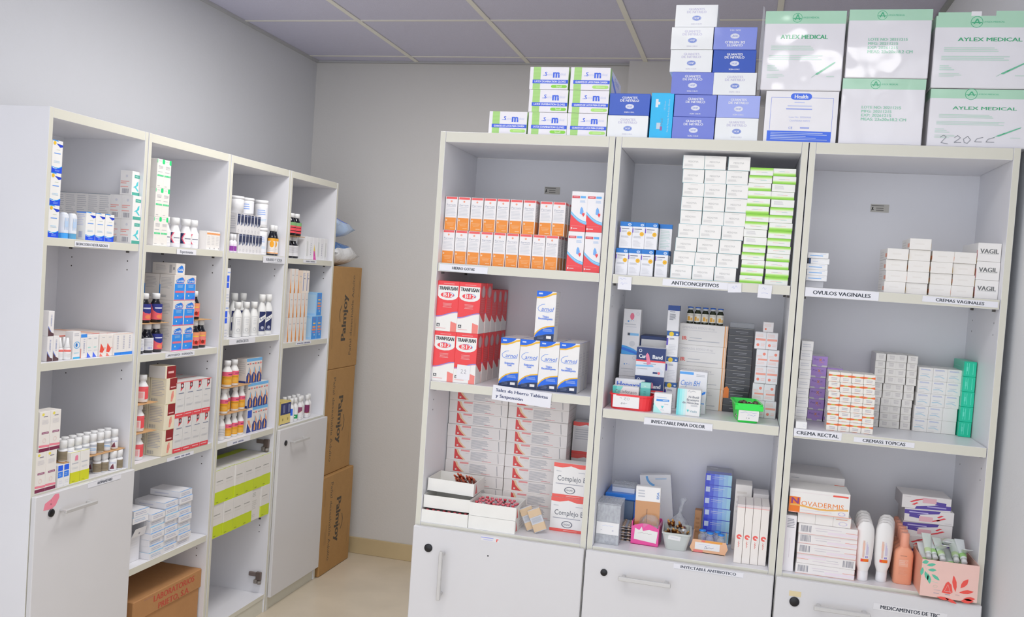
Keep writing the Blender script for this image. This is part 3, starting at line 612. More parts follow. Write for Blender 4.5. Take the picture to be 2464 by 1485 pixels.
for i in range(36):
    x, y = i % 9, i//9
    if (i*7) % 11 == 3: continue
    put(K_vs if (i*5) % 4 else K_vr, 'R', 0, .174+.0135*x+random.uniform(-.001, .001), .03+.021*y+random.uniform(-.002, .002), BZ+.0402+random.uniform(0, .002), 'small red capped vial in the open tray of the bottom shelf', 'vial', 'vials in the open tray', tilt=(random.uniform(-.12, .12), random.uniform(-.12, .12)), centre=True)
for i in range(8):
    put(K_vr, 'R', 0, .03+.0165*i, .018+.004*(i % 2), BZ+.0025, 'red capped vial in the lowest tray of the left pile', 'vial', 'vials in the lowest tray', centre=True)
# a bundle of two blister packs leaning on the tray
def blister_pack(w, d, h):
    m = M(); m.box(-w/2, w/2, -d/2, d/2, 0, h, 'c3c5ca', .001)
    for a, b in ((.02, .36), (.66, .98)): m.box(-w/2-.0006, w/2+.0006, -d/2-.0006, d/2+.0006, h*a, h*b, 'cdb391', .001)
    for z in (.42, .5, .58): m.box(-w/2+.004, w/2-.004, -d/2-.0015, -d/2, h*z, h*z+.003, 'aeb1b8')
    return Kind('ampoule_pack', [('ampoule_pack', m.mesh('ampoule_pack', 'plastic'))], w, d, h)
K_bp = blister_pack(.036, .014, .066)
put(K_bp, 'R', 0, .34, .062, BZ+.0075, 'tan ended ampoule pack leaning, nearer the trays', 'blister pack', 'leaning ampoule packs', tilt=(-.16, -.42), yaw=.35, centre=True)
put(K_bp, 'R', 0, .366, .05, BZ+.0075, 'tan ended ampoule pack leaning, nearer the red banded cartons', 'blister pack', 'leaning ampoule packs', tilt=(-.16, -.42), yaw=.2, centre=True)
hd = [(0, 1), (0, .9), (.25, .86), (.5, .93), (.75, .86), (1, .9), (1, 1)]
cj = [('q', [[(0, 1), (0, .88), (.25, .87), (.25, 1)], [(.25, 1), (.25, .87), (.5, .93), (.5, 1)], [(.5, 1), (.5, .93), (.75, .87), (.75, 1)], [(.75, 1), (.75, .87), (1, .88), (1, 1)]], 'fb6a62'), ('l', .08, .74, .25, .78, 1, GR), ('l', .72, .74, .95, .78, 1, GR),
      ('t', 'Complejo B', .54, .56, .15, '5a5f6a', {'w': .84}), ('l', .08, .37, .95, .42, 1, 'a8a9b2'), ('o', .5, .22, .16, .1, '6a6d7a', .18), ('t', 'RIGAR', .5, .22, .05, '6a6d7a', {'w': .18}), ('r', 0, 0, 1, .085, 'fb6a62'), ('l', .3, .025, .9, .06, 1, 'fcb4ae', {'c': 1})]
K_cj = carton('vitamin_carton', .102, .055, .1, 'ecebe9', cj, cj)
K_cs = carton('vitamin_carton', .081, .055, .1, 'ecebe9', cj)
K_cb = carton('vitamin_carton', .081, .055, .1, 'e4e2e2', [('q', cj[0][1], 'e8504a'), ('r', .05, .12, .95, .85, 'd2d0d0'), ('l', .1, .45, .8, .8, 5, 'b4b4b8'), ('r', 0, 0, 1, .1, 'e8504a')])
put(K_cj, 'R', 0, .3805, .1, BZ, 'red banded white vitamin carton, lower of the pair by the upright', 'carton', 'red banded vitamin cartons')
put(K_cj, 'R', 0, .3815, .102, BZ+.1004, 'red banded white vitamin carton, upper of the pair by the upright', 'carton', 'red banded vitamin cartons')
for i in range(3):
    put(K_cb if i == 2 else K_cs, 'R', 0, .402, .262, BZ+.1004*i, 'red banded vitamin carton at the back, %s' % ('at the foot', 'in the middle', 'topmost, its grey back showing')[i], 'carton', 'red banded vitamin cartons')
# --- second bookcase, upper shelf
DB = '1f74c4'
def depo(w, d, h):
    f = [('r', 0, .83, 1, 1, DB), ('e', .76, .9, .14, .1, 'dfe8f4'), ('e', .76, .9, .09, .06, '7aa6dc'), ('r', 0, .6, .07, .77, '6c4cc0'), ('l', .14, .71, .85, .77, 1, '6b6e80'), ('l', .14, .6, .6, .69, 2, GR), ('e', .76, .56, .17, .17, 'f8bf28'), ('l', .64, .54, .88, .58, 1, 'c08a1c', {'c': 1}), ('l', .12, .4, .75, .48, 2, GR), ('l', .12, .08, .75, .32, 5, 'd6d6da')]
    return carton('injection_carton', w, d, h, 'e9e9ec', f, [('r', 0, .83, 1, 1, '1a64ac'), ('l', .12, .1, .88, .75, 9, 'c6d2d4')], [('r', 0, .83, 1, 1, DB)], t=[('r', 0, 0, 1, 1, DB), ('r', .2, .2, .6, .8, '7aa6dc')], b=[('r', 0, .83, 1, 1, DB), ('l', .1, .08, .9, .78, 12, 'bcd0cc')])
K_dp = depo(.0345, .036, .0735)
gd = 'blue topped cartons at the left of the ANTICONCEPTIVOS shelf'
for i, u in enumerate((.0185, .0536, .0888, .1278)):
    put(K_dp, 'R', 1, u, .03, S1, 'blue topped carton with a yellow spot, %s from left in the lower row' % ORD[i], 'carton', gd, yaw=(-.01, .008, 0, .015)[i])
    put(K_dp, 'R', 1, u+.002, .0675, S1, 'blue topped carton hidden behind the %s one of the lower row' % ORD[i], 'carton', gd)
for i, u in enumerate((.0245, .0598, .0945)):
    put(K_dp, 'R', 1, u, .03, S1+.074, 'blue topped carton with a yellow spot, %s from left in the upper row' % ORD[i], 'carton', gd, yaw=(.01, -.01, .006)[i])
put(K_dp, 'R', 1, .1305, .06, S1+.074, 'blue topped carton turned back to front in the upper row', 'carton', gd, yaw=math.pi+.05)
put(K_dp, 'R', 1, .0945, .068, S1+.074, 'blue topped carton hidden behind the upper row', 'carton', gd)
K_me = carton('contraceptive_carton', .0572, .062, .0372, 'e7e5e1', [('r', 0, 0, 1, .025, '8fc0c8'), ('r', 0, 0, .012, 1, '9cc6cc'), ('l', .3, .86, .75, .91, 1, 'cfcdca', {'c': 1}), ('t', 'MESIGYNA', .48, .55, .125, 'b1b1b0', {'w': .48}), ('l', .08, .2, .5, .38, 3, 'c9c8c6')], [('l', .2, .3, .8, .7, 2, 'dcd8dc')], [('r', 0, 0, 1, .025, '8fc0c8')], mat='satin')
mu = (.1722, .1768, .180, .184, .187, .1875, .188, .1855, .183)
gm = 'white cartons in the tall three column stack'
for r in range(9):
    for c in range(3):
        u = mu[r]+.0584*c+(.0045 if (r == 8 and c == 2) else 0)+(.0012 if r == 2 and c == 2 else 0)
        put(K_me, 'R', 1, u, .03+.002*((r*5+c*3) % 3), S1+.0375*r, 'white carton, %s column of the tall stack, %s from bottom' % (('left', 'middle', 'right')[c], ORD[r]), 'carton', gm, yaw=((r*3+c*7) % 5-2)*.008)
gn, gl2 = '86cc34', 'c3e494'
def green(v):
    tx = [('l', .25, .52, .8, .64, 1, 'f2c8b8'), ('l', .3, .56, .55, .68, 1, 'b4dcd8')]
    if v == 'b': f = [('r', 0, 0, 1, .2, gn), ('r', 0, .2, 1, .32, 'a8d86a'), ('r', 0, .32, 1, .42, 'd0e8b0')]+tx
    elif v == 't': f = [('r', 0, .82, 1, 1, gn), ('r', 0, .7, 1, .82, 'a8d86a'), ('r', 0, .58, 1, .7, 'd0e8b0'), ('l', .25, .36, .8, .48, 1, 'f2c8b8'), ('l', .5, .3, .8, .42, 1, 'b4dcd8')]
    elif v == 'w': f = [('l', .12, .3, .55, .8, 4, 'c6c4c6')]
    return carton('contraceptive_carton', .0597, .065, .0203, 'e9e9e4', f, t=[('r', 0, 0, 1, .25, gn)], mat='satin', ch=.0005)
K_g = {v: green(v) for v in 'btw'}
cols = ('bbbttwwttbbbbtt', 'tbbbttbtttwbwbb'[::1])
c1 = ('t', 't', 'b', 'b', 'b', 'b', 't', 't', 'w', 'w', 't', 't', 'b', 'b', 'b')[::-1]; c2 = ('b', 'b', 'w', 'b', 'w', 't', 't', 'b', 't', 't', 't', 'b', 'b', 'b', 't')[::-1]
gg = 'thin lime and white cartons in two tall stacks'
for c, cc in enumerate((c1, c2)):
    for r, v in enumerate(cc):
        put(K_g[v], 'R', 1, (.3582, .4225)[c]+.0045*r/14*(1-c)+.0012*((r*7+c) % 3-1)*.8, .03+.003*((r*3+c) % 3), S1+.0207*r, 'thin lime and white carton, %s stack, %s from bottom' % (('left', 'right')[c], ORD[r]), 'carton', gg, yaw=((r*5+c*2) % 5-2)*.008)

# --- second bookcase, middle shelf
WB = 'e3e2e4'
wave = [('p', [(0, .2), (.3, .18), (.7, .13), (1, .06), (1, 0), (0, 0)], '4aa8ee'), ('p', [(0, .16), (.4, .12), (.75, .08), (1, .03), (1, .0), (0, .1)], '2f74dc')]
K_ta = carton('medicine_carton', .0505, .05, .134, WB, wave+[('l', .1, .64, .85, .69, 1, 'c0c1c6'), ('l', .2, .59, .85, .63, 1, 'd0d1d6'), ('r', .3, .42, .5, .475, '4a4e5c'), ('r', .44, .42, .95, .475, '86c0ec'), ('e', .3, .73, .05, .05, '4a90d4'), ('e', .45, .74, .02, .02, '4a90d4'), ('e', .58, .745, .02, .02, '4a90d4'), ('e', .5, .84, .12, .2, 'f47a96'), ('o', .82, .9, .09, .09, 'c4c8d0', .2), ('e', .6, .24, .17, .17, 'cfd0d4')])
K_tb = carton('medicine_carton', .0505, .05, .0637, WB, [('o', .82, .86, .1, .1, 'c4c8d0', .2), ('e', .28, .55, .04, .04, '4a90d4'), ('e', .42, .57, .025, .025, '4a90d4'), ('e', .55, .55, .02, .02, '86b0dc'), ('l', .1, .3, .95, .38, 1, 'c8c9cc'), ('l', .25, .18, .9, .25, 1, 'd4d5d8')])
K_tc = carton('medicine_carton', .0505, .05, .0777, WB, wave)
put(K_tc, 'R', 1, .0325, .18, S2, 'white carton hidden behind the red basket, lowest of its pile', 'carton')
put(K_tb, 'R', 1, .0318, .18, S2+.0782, 'white carton with small blue dots, under the tall blue waved one', 'carton')
put(K_ta, 'R', 1, .034, .18, S2+.1423, 'tall white carton with a blue wave and pink sticker spot', 'carton')
NV = '24386e'
cure = [('r', 0, .56, 1, 1, NV), ('r', 0, .5, 1, .56, 'ee5258'), ('o', .13, .88, .055, .055, 'dfe3ee', .35), ('t', 'Cure', .25, .69, .135, 'eef0f4', {'b': True, 'w': .31}), ('t', 'Band', .73, .69, .135, 'eef0f4', {'b': True, 'w': .33}), ('l', .2, .41, .75, .46, 1, '9a9ca8', {'c': 1}), ('p', [(0, .31), (.62, .34), (.57, .4), (0, .37)], '86c4ee'), ('l', .04, .22, .45, .28, 1, GR), ('p', [(.62, .22), (.7, .2), (.9, .06), (.95, .2), (.8, .34), (.66, .3)], 'd0d6e0'), ('r', .6, .1, .76, .16, NV), ('e', .81, .13, .045, .045, 'f0707a')]
K_cu = carton('bandage_carton', .083, .06, .0815, 'dcdee4', cure, mat='card')
K_cl = carton('bandage_carton', .083, .06, .089, 'dcdee4', cure, mat='card')
K_nb = carton('bandage_carton', .08, .1, .2, '22366a', [('r', .04, .5, .97, .95, 'd9d8d8'), ('k', [(.15, .8), (.22, .85), (.25, .79), (.35, .84), (.5, .82), (.6, .84)], .001, '8a94cc')])
put(K_cl, 'R', 1, .086, .12, S2, 'navy topped bandage carton partly hidden behind the red basket', 'carton', 'navy topped bandage cartons')
put(K_cu, 'R', 1, .0862, .12, S2+.0894, 'navy topped bandage carton with a pink paper strip across its name', 'carton', 'navy topped bandage cartons')
put(K_nb, 'R', 1, .0855, .2, S2+.0002, 'tall navy carton with a blank white panel, behind the bandage cartons', 'carton')
def slip(name, w, h, loc, label, col='f58ca8', rot=(0, 0, 0), cat='paper'):
    m = M(); m.loft([[(x, y, z) for x, z in ((-w/2, 0), (w/2, h*.02), (w*.45, h*.8), (w*.1, h), (-w*.4, h*.85))] for y in (0, .0005)], col)
    return tag(link(name, m.mesh(name, 'paper'), loc, rot=rot), label, cat)
slip('paper_strip', .011, .034, P('R', 1, .1235, .119, S2+.123), 'pink paper strip stuck over the name on the upper bandage carton', rot=(0, -.22, 0))
slip('paper_strip', .012, .018, P('R', 1, .1335, .119, S2+.055), 'pink paper strip stuck on the lower bandage carton')
bar = [('l', .18, .72, .7, .78, 1, '9a9ca8'), ('l', .18, .42, .72, .68, 6, '6f727e')]
K_na = carton('medicine_carton', .0335, .036, .0738, 'e9e9ec', [('r', 0, .8, 1, 1, '1e448c')]+bar, [('r', 0, .8, 1, 1, '1a3468')], b=[])
K_n2 = carton('medicine_carton', .0335, .036, .0738, 'e9e9ec', [('r', 0, .82, 1, 1, '2a5fa4'), ('e', .38, .89, .2, .2, 'f2d030'), ('e', .84, .89, .1, .07, 'dfe8f4'), ('r', 0, .45, .14, .72, '5a48b4'), ('l', .24, .66, .7, .74, 2, '7a7d90'), ('l', .2, .08, .85, .5, 7, 'd2d3d8')], [('r', 0, .82, 1, 1, '1a3468')])
gnn = 'narrow cartons piled beside the bandage boxes'
for i in range(4):
    put(K_na if i == 3 else K_n2, 'R', 1, .1705-.0022*i, .15, S2+.0742*i, ('narrow navy topped carton with barcodes, topmost of its pile' if i == 3 else 'narrow carton with a yellow spot, %s from bottom of its pile' % ORD[i]), 'carton', gnn)
OM = [('r', .93, 0, .955, 1, 'f8b070'), ('r', .965, 0, 1, 1, 'f0c8a8'), ('t', 'OMEPRAZOL SODICO 40 mg', .39, .82, .1, 'c4c2c6', {'w': .66}), ('l', .08, .66, .9, .72, 1, 'd2d0d2'), ('t', 'IR', .12, .3, .18, 'f06a60', {'b': True}), ('l', .22, .3, .5, .36, 1, GR), ('l', .2, .16, .9, .24, 1, 'bcbcc2')]
K_om = carton('ampoule_carton', .1385, .12, .0613, 'e8e5e3', OM, [('r', 0, 0, .1, 1, 'f0c8a8')], t=[('r', .93, 0, .955, 1, 'f8b070')])
for i in range(4):
    put(K_om, 'R', 1, .1965+.0008*(i % 2), .2, S2+.0616*i, 'wide white carton with an orange edge stripe, %s from bottom' % ORD[i], 'carton', 'wide white cartons under the row of vials')
VG = '1d2410'
def vial5():
    m = M(); m.lathe([(0, 0, VG), (.0092, .0005, VG), (.0095, .002, VG), (.0095, .033, VG), (.0065, .039, VG), (.0065, .042, VG)], 16); b = m.mesh('vial_body', 'glass')
    m = M(); m.lathe([(.0068, .0405, 'c9ccd2'), (.0082, .041, 'c9ccd2'), (.0082, .0455, 'c9ccd2'), (.0084, .0456, '2a62c0'), (.0084, .049, '2a62c0'), (0, .0495, '2a62c0')], 16); c = m.mesh('vial_cap', 'plastic')
    m = M(); fm = cyl(.0095, .006, 0, .05/.0095); decal(m, fm, .05, .024, [('r', 0, 0, 1, 1, 'e2dfd6'), ('l', .3, .7, .7, .9, 3, 'b8b4aa'), ('r', .36, .12, .5, .62, 'dca648'), ('r', .52, .12, .62, .45, 'e0b464')], sub=10); l = m.mesh('vial_label', 'paper')
    return Kind('injection_vial', [('vial_body', b), ('vial_cap', c), ('vial_label', l)], .019, .019, .05)
K_v5 = vial5()
for i in range(5):
    put(K_v5, 'R', 1, .224+.0216*i, .215, S2+.2464, 'dark glass vial with blue cap, %s from left on the wide cartons' % ORD[i], 'vial', 'blue capped dark vials', centre=True, yaw=(.1, -.2, .15, 0, .25)[i])
K_bk = carton('ampoule_carton', .0695, .075, .0199, '35363c', [('l', .2, .45, .85, .62, 1, '8a8a90', {'c': 1}), ('l', .45, .25, .8, .36, 1, '8a8a90'), ('r', 0, .94, 1, 1, '8d8a86')], [('r', 0, 0, .1, 1, 'ee5a3c'), ('r', .1, 0, 1, 1, '5a4648')], t=[('r', 0, 0, 1, 1, '77736f')], mat='satin', ch=.0005)
for i in range(12):
    put(K_bk, 'R', 1, .3392-.0022*(i < 3)+.001*((i*3) % 3), .2, S2+.0203*i, 'thin black carton, %s from bottom of the black stack' % ORD[i], 'carton', 'thin black cartons in one stack', yaw=((i*5) % 5-2)*.01)
m = M(); m.box(-.034, .034, -.035, .035, 0, .015, 'e8e8ea', .001); tag(link('clear_box', m.mesh('clear_box', 'clear'), P('R', 1, .374, .237, S2+.244)), 'flat clear plastic box lying on the black stack', 'box')
slip('paper_tag', .016, .034, P('R', 1, .343, .197, S2+.04), 'orange paper tag stuck on the black stack by the green bin', 'f58a44')
PR = 'f47a5c'
K_wr = carton('ampoule_carton', .0309, .045, .0478, 'dcdadc', [('r', .08, .5, .95, .62, 'f49a84'), ('e', .3, .24, .13, .13, PR), ('l', .1, .7, .8, .9, 3, 'eac8c0'), ('l', .55, .15, .9, .35, 2, 'ecc8c2')], mat='film', ch=.001)
K_wq = carton('ampoule_carton', .0309, .045, .0478, 'dcdadc', [('r', .2, .34, .98, .44, 'f49a84'), ('e', .7, .72, .13, .13, PR), ('l', .1, .5, .6, .65, 2, 'eac8c0'), ('l', .1, .1, .8, .28, 2, 'ecc8c2')], mat='film', ch=.001)
gw = 'film wrapped pairs of small cartons at the right'
for r, u in enumerate((.4205, .415, .418, .418, .411)):
    for c in range(2):
        put((K_wq, K_wr)[(r+1) % 2], 'R', 1, u+.0311*c, .14+.003*(r % 2), S2+.0482*r, 'film wrapped white and coral carton, %s of the %s pair up' % (('left', 'right')[c], ORD[r]), 'carton', gw)
K_wt = carton('ampoule_carton', .028, .04, .028, 'e4e0e0', [('e', .25, .3, .1, .1, PR), ('l', .15, .55, .85, .8, 2, 'ecd4ce')])
put(K_wt, 'R', 1, .431, .145, S2+.2412, 'single small white carton on top of the wrapped pairs', 'carton', gw)
# red basket with cartons standing in it
def rrect(w, d, r, z, n=5, lip=0):
    pts = []
    for cx, cy, a0 in ((w/2-r, d/2-r, 0), (-w/2+r, d/2-r, 90), (-w/2+r, -d/2+r, 180), (w/2-r, -d/2+r, 270)):
        for i in range(n): a = math.radians(a0+90*i/(n-1)); pts.append((cx+r*math.cos(a), cy+r*math.sin(a), z))
    return pts
def tub(w0, d0, w1, d1, h, r, col, t=.0018, lip=.003, mt='plastic', name='bin', lipcol=None):
    m = M(); L = lipcol or col
    out = [rrect(w0, d0, r, 0), rrect(w1, d1, r, h-.006), rrect(w1+2*lip, d1+2*lip, r+lip, h-.005), rrect(w1+2*lip, d1+2*lip, r+lip, h)]
    inn = [rrect(w1-2*t, d1-2*t, r-t, h), rrect(w0-2*t, d0-2*t, r-t, t)]
    m.loft(out, col, True, False); m.loft([out[-1], inn[0]], L, False, False); m.loft([inn[0], inn[1]], col, False, False); m.poly(inn[1], col)
    return m
def paper(w, h, items, mt='paper', name='paper_label', col='ecebea'):
    m = M(); m.box(-w/2, w/2, -.0005, 0, 0, h, col); decal(m, lambda x, y, l: (x-w/2, -.0005-l, y), w, h, items); return m.mesh(name, mt)
scr = lambda y, x0=.15, x1=.85, c='8f9bd0', n=9, a=.05, s=1: ('k', [(x0+(x1-x0)*i/n, y+a*(((i*s*37) % 7)/3-1)) for i in range(n+1)], .0007, c)
rb = tag(link('basket', None, P('R', 1, .0895, .066, S2+EPS)), 'shallow red oval basket with a white price slip', 'basket')
link('basket_body', tub(.112, .085, .118, .09, .043, .024, 'ee3038').mesh('basket_body', 'plastic'), parent=rb)
o = link('paper_label', paper(.073, .034, [('k', [(.25, .75), (.3, .8), (.33, .72)], .0008, '9a98a0'), ('k', [(.42, .8), (.5, .82), (.42, .66), (.5, .6)], .0009, '9a98a0'), ('o', .58, .73, .05, .05, '9a98a0', .2), ('k', [(.3, .3), (.36, .42), (.33, .25), (.45, .4), (.42, .28), (.55, .38)], .0009, '9a98a0')]), (-.012, -.0465, .006), parent=rb); o['label'] = 'white slip with handwritten figures'
K_he2 = carton('medicine_carton', .083, .02, .077, 'e6e6ea', [('t', 'Henexal', .47, .8, .2, '5a78d8', {'b': True, 'w': .8})])
K_di = carton('medicine_carton', .0735, .02, .06, 'e4e3e2', [('p', [(0, 0), (.12, 0), (.3, .78), (.4, 1), (0, 1)], '7fd6cc'), ('p', [(0, 0), (.08, 0), (.12, .6), (.16, 1), (0, 1)], '4fc4b8'), ('t', 'Diclofenaco', .52, .76, .15, '6c7078', {'w': .8}), ('t', 'Sódico', .7, .5, .15, '6c7078', {'w': .44}), ('l', .3, .28, .9, .36, 1, 'a8aab0'), ('k', [(.16, .4), (.22, .5), (.25, .36), (.34, .5), (.42, .46)], .001, '8a8e98')])
K_te = carton('medicine_carton', .028, .02, .074, '5cbcb4', [('r', 0, .8, 1, 1, '9ed8d0'), ('l', .35, .84, .6, .9, 1, 'e4f2ee'), ('l', .35, .2, .6, .7, 6, '3f9a94')])
gb = 'cartons standing in the red basket'
put(K_he2, 'R', 1, .0355, .082, S2+.0022, 'white carton with large blue lettering at the back of the red basket', 'carton', gb)
put(K_di, 'R', 1, .0345, .05, S2+.0022, 'teal edged white carton at the front of the red basket', 'carton', gb, tilt=(.05, 0))
put(K_te, 'R', 1, .1105, .058, S2+.0022, 'narrow teal carton at the right end of the red basket', 'carton', gb)
aq = '8fe0e4'
K_sm = carton('medicine_carton', .0485, .03, .0545, 'ebebea', [('p', [(0, 0), (.5, 0), (.12, .35), (0, .6)], 'b4ece8'), ('l', .14, .76, .8, .82, 1, '9ab8d4'), ('r', .14, .59, .86, .7, '4a90dc'), ('l', .5, .61, .84, .68, 1, 'cfe2f6'), ('l', .6, .44, .85, .48, 1, GR), ('p', [(.42, .36), (.5, .22), (.58, .36)], '5cc8cc'), ('l', .4, .14, .62, .18, 1, GR)], [('l', .2, .2, .8, .8, 5, GR)])
put(K_sm, 'R', 1, .153, .03, S2, 'small white carton with an aqua corner, right of the red basket', 'carton')
K_ca = carton('medicine_carton', .0765, .05, .117, 'e6e6ea', [('r', 0, .92, .5, .98, '5aa4ea'), ('l', .6, .88, .95, .95, 2, 'b4b6be'), ('t', 'Capin BH', .4, .72, .12, '3f7fd4', {'sl': .2, 'w': .68}), ('l', .06, .6, .3, .63, 1, GR), ('r', 0, .53, 1, .54, '7ab4e8'), ('t', '20 mg/1 mL', .32, .44, .09, '7fb8e8', {'sl': .2, 'w': .56}), ('q', [[(.6, .26), (.66, .26), (.76, .42), (.7, .44)], [(.7, .44), (.76, .42), (.97, .49), (.96, .55)]], '2f84e8'), ('l', .78, .22, .95, .28, 1, '6aa0dc'), ('p', [(0, 0), (.2, 0), (.0, .3)], aq)], [('l', .2, .3, .8, .8, 6, 'cfcfd4'), ('e', .4, .3, .2, .2, '3f8fe0')])
K_nn = carton('medicine_carton', .064, .04, .0725, 'e9e8e6', [('r', 0, 0, .1, 1, '74d4d8'), ('r', .1, 0, .2, 1, '96e0e0'), ('r', .2, 0, .3, 1, 'b4e8e8'), ('r', .3, 0, .4, 1, 'd4f0ee'), ('k', [(.45, .92), (.5, .96), (.55, .9), (.65, .95), (.78, .92)], .001, 'a0a2aa'), ('t', 'N-Butil', .7, .72, .085, '8a8d96', {'b': True, 'w': .42}), ('t', 'Bromuro', .67, .61, .085, '8a8d96', {'b': True, 'w': .5}), ('t', 'de Hioscina', .58, .5, .085, '8a8d96', {'b': True, 'w': .68}), ('l', .6, .36, .92, .44, 2, GR), ('p', [(.44, .23), (.54, .23), (.49, .13)], '4fc4c0'), ('t', 'Vitalis', .72, .18, .08, '6c9aa8', {'w': .3})], [('e', .3, .6, .3, .3, '3f8fe0'), ('r', 0, 0, .3, .4, aq), ('l', .3, .2, .9, .5, 3, GR)])
put(K_ca, 'R', 1, .2145, .09, S2, 'white carton with a blue brush stroke, before the wide cartons', 'carton')
put(K_nn, 'R', 1, .2155, .03, S2, 'white carton fading to aqua at its left, at the shelf front', 'carton')
# green bin of small brown vials
gbn = tag(link('bin', None, P('R', 1, .4005, .069, S2+EPS), .12), 'bright green tapered bin full of brown vials', 'bin')
m = tub(.05, .11, .066, .128, .052, .008, '2fe050', lip=.004); link('bin_body', m.mesh('bin_body', 'plastic'), parent=gbn)
m = M(); m.box(-.037, .037, -.068, -.0645, .034, .048, '2fe050', .001); link('bin_rim', m.mesh('bin_rim', 'plastic'), parent=gbn)
o = link('paper_label', paper(.053, .03, [scr(.75, .08, .9, s=1), scr(.52, .45, .85, s=3), ('k', [(.4, .18), (.42, .3)], .001, '777a88'), ('k', [(.5, .2), (.53, .3), (.55, .2)], .001, '777a88')]), (0, -.0615, .006), parent=gbn, rot=(.145, 0, 0)); o['label'] = 'white slip with handwriting'
BR = '4a2c16'
K_bv = lathe_kind('small_vial', [(0, 0, BR), (.008, .0005, BR), (.008, .008, BR), (.0082, .0081, 'ddd6d0'), (.0082, .019, 'ddd6d0'), (.008, .0191, BR), (.008, .024, BR), (.005, .028, BR), (.006, .0285, '3a3026'), (.006, .034, '5a4a38'), (0, .0345, '5a4a38')], 12, 'glass', .008, .034)
K_bw = lathe_kind('small_vial', [(0, 0, BR), (.008, .0005, BR), (.008, .024, BR), (.005, .028, BR), (.006, .0285, '3a3026'), (.006, .034, '5a4a38'), (0, .0345, '5a4a38')], 12, 'glass', .008, .034)
rn = random.Random(3)
for i in range(20):
    ly = i//8
    put(K_bv if i % 3 == 0 else K_bw, 'R', 1, .381+.0125*(i % 4)+.002*ly, .052+.036*((i//4) % 2)+rn.uniform(-.003, .003), S2+.0125+.0165*(i//8), 'small brown vial lying in the green bin', 'vial', 'brown vials heaped in the green bin', tilt=(rn.uniform(1.35, 1.6), rn.uniform(-.1, .1)), yaw=rn.uniform(-.1, .35), centre=True)

# --- second bookcase, bottom shelf
def clear_box(w, d, h, mt='clear', t=.0015):
    m = M(); m.box(-w/2, w/2, -d/2, d/2, 0, t, 'e8e8ea')
    m.box(-w/2, w/2, -d/2, -d/2+t, t, h, 'e8e8ea'); m.box(-w/2, w/2, d/2-t, d/2, t, h, 'e8e8ea'); m.box(-w/2, -w/2+t, -d/2+t, d/2-t, t, h, 'e8e8ea'); m.box(w/2-t, w/2, -d/2+t, d/2-t, t, h, 'e8e8ea'); return m
cx = tag(link('storage_box', None, P('R', 1, .0505, .08, BZ+EPS)), 'clear plastic box with a white handwritten label at the shelf left', 'box')
link('box_body', clear_box(.066, .09, .112, 'frost').mesh('box_body', 'frost'), parent=cx)
m = M(); m.box(-.034, .034, -.046, .046, .1125, .116, 'd8dade', .001); link('box_lid', m.mesh('box_lid', 'frost'), parent=cx)
o = link('paper_label', paper(.063, .034, [scr(.72, .25, .75, 'bcc8ea'), ('k', [(.2, .3), (.24, .38)], .001, '9a9cae'), ('k', [(.7, .34), (.76, .38), (.74, .3)], .001, '7a80ae')]), (0, -.0453, .028), parent=cx); o['label'] = 'white handwritten label'
m = M(); m.lathe([(0, 0, 'dfe3e6'), (.005, .0004, 'dfe3e6'), (.005, .018, 'dfe3e6'), (.002, .021, 'dfe3e6'), (0, .024, 'dfe3e6')], 8); K_ca2 = Kind('ampoule', [('ampoule', m.mesh('ampoule', 'frost'))], .01, .01, .024)
for i in range(10): put(K_ca2, 'R', 1, .026+.012*(i % 5), .055+.03*(i//5), BZ+.0075, 'clear ampoule lying in the labelled plastic box', 'ampoule', 'clear ampoules in the plastic box', tilt=(math.pi/2, 0), yaw=rn.uniform(-1, 1), centre=True)
# blue drawer unit behind it, with a small lidded tray on top
bd = tag(link('drawer_box', None, P('R', 1, .066, .225, BZ+EPS)), 'small blue plastic drawer unit behind the clear box', 'drawer box')
m = M(); m.box(-.046, .046, -.062, .062, .1, .117, '2f7fe0', .003); m.box(-.046, .046, -.062, .062, .035, .042, '2f6fd0', .002); m.box(-.046, -.041, -.062, .062, .042, .1, '2f6fd0'); m.box(.041, .046, -.062, .062, .042, .1, '2f6fd0'); m.box(-.046, .046, -.06, .062, 0, .035, '4a5a78', .002); link('drawer_body', m.mesh('drawer_body', 'plastic'), parent=bd)
m = M(); m.box(-.0405, .0405, -.0605, .055, .0425, .0995, '5c728e', .002); m.box(-.012, .012, -.068, -.0605, .064, .074, '3a4c68', .002); link('drawer', m.mesh('drawer', 'plastic'), parent=bd)
tt = tag(link('lidded_tray', None, P('R', 1, .07, .215, BZ+.1178)), 'small white tray with a crinkled clear lid on the blue drawers', 'tray')
m = tray(.066, .06, .014, col='d8dce6'); link('tray_body', m.mesh('tray_body', 'plastic'), parent=tt)
m = M(); m.box(-.035, .035, -.032, .032, .0142, .022, 'dfe2e6', .002); link('tray_lid', m.mesh('tray_lid', 'frost'), parent=tt)
# blister strips
def blister(w, h, t=.0035):
    m = M(); m.box(-w/2, w/2, -h/2, h/2, 0, .0008, 'c6c8ce')
    for i in range(2):
        for j in range(5): m.lathe([(.0052, .0008, 'b9a48e'), (.0045, .0032, 'b9a48e'), (0, .0038, 'c8b49c')], 8, -w/4+i*w/2, -h/2+(j+.5)*h/5)
    return Kind('blister_strip', [('blister_strip', m.mesh('blister_strip', 'metal'))], w, h, .004)
K_bs = blister(.032, .07)
for i in range(6): put(K_bs, 'R', 1, .095+.001*(i % 2), .125, BZ+.0085*i, 'silver blister strip, %s from bottom of the pile beside the pink bin' % ORD[i], 'blister pack', 'blister strips beside the pink bin', tilt=(.05*(i % 2), 0), centre=True)
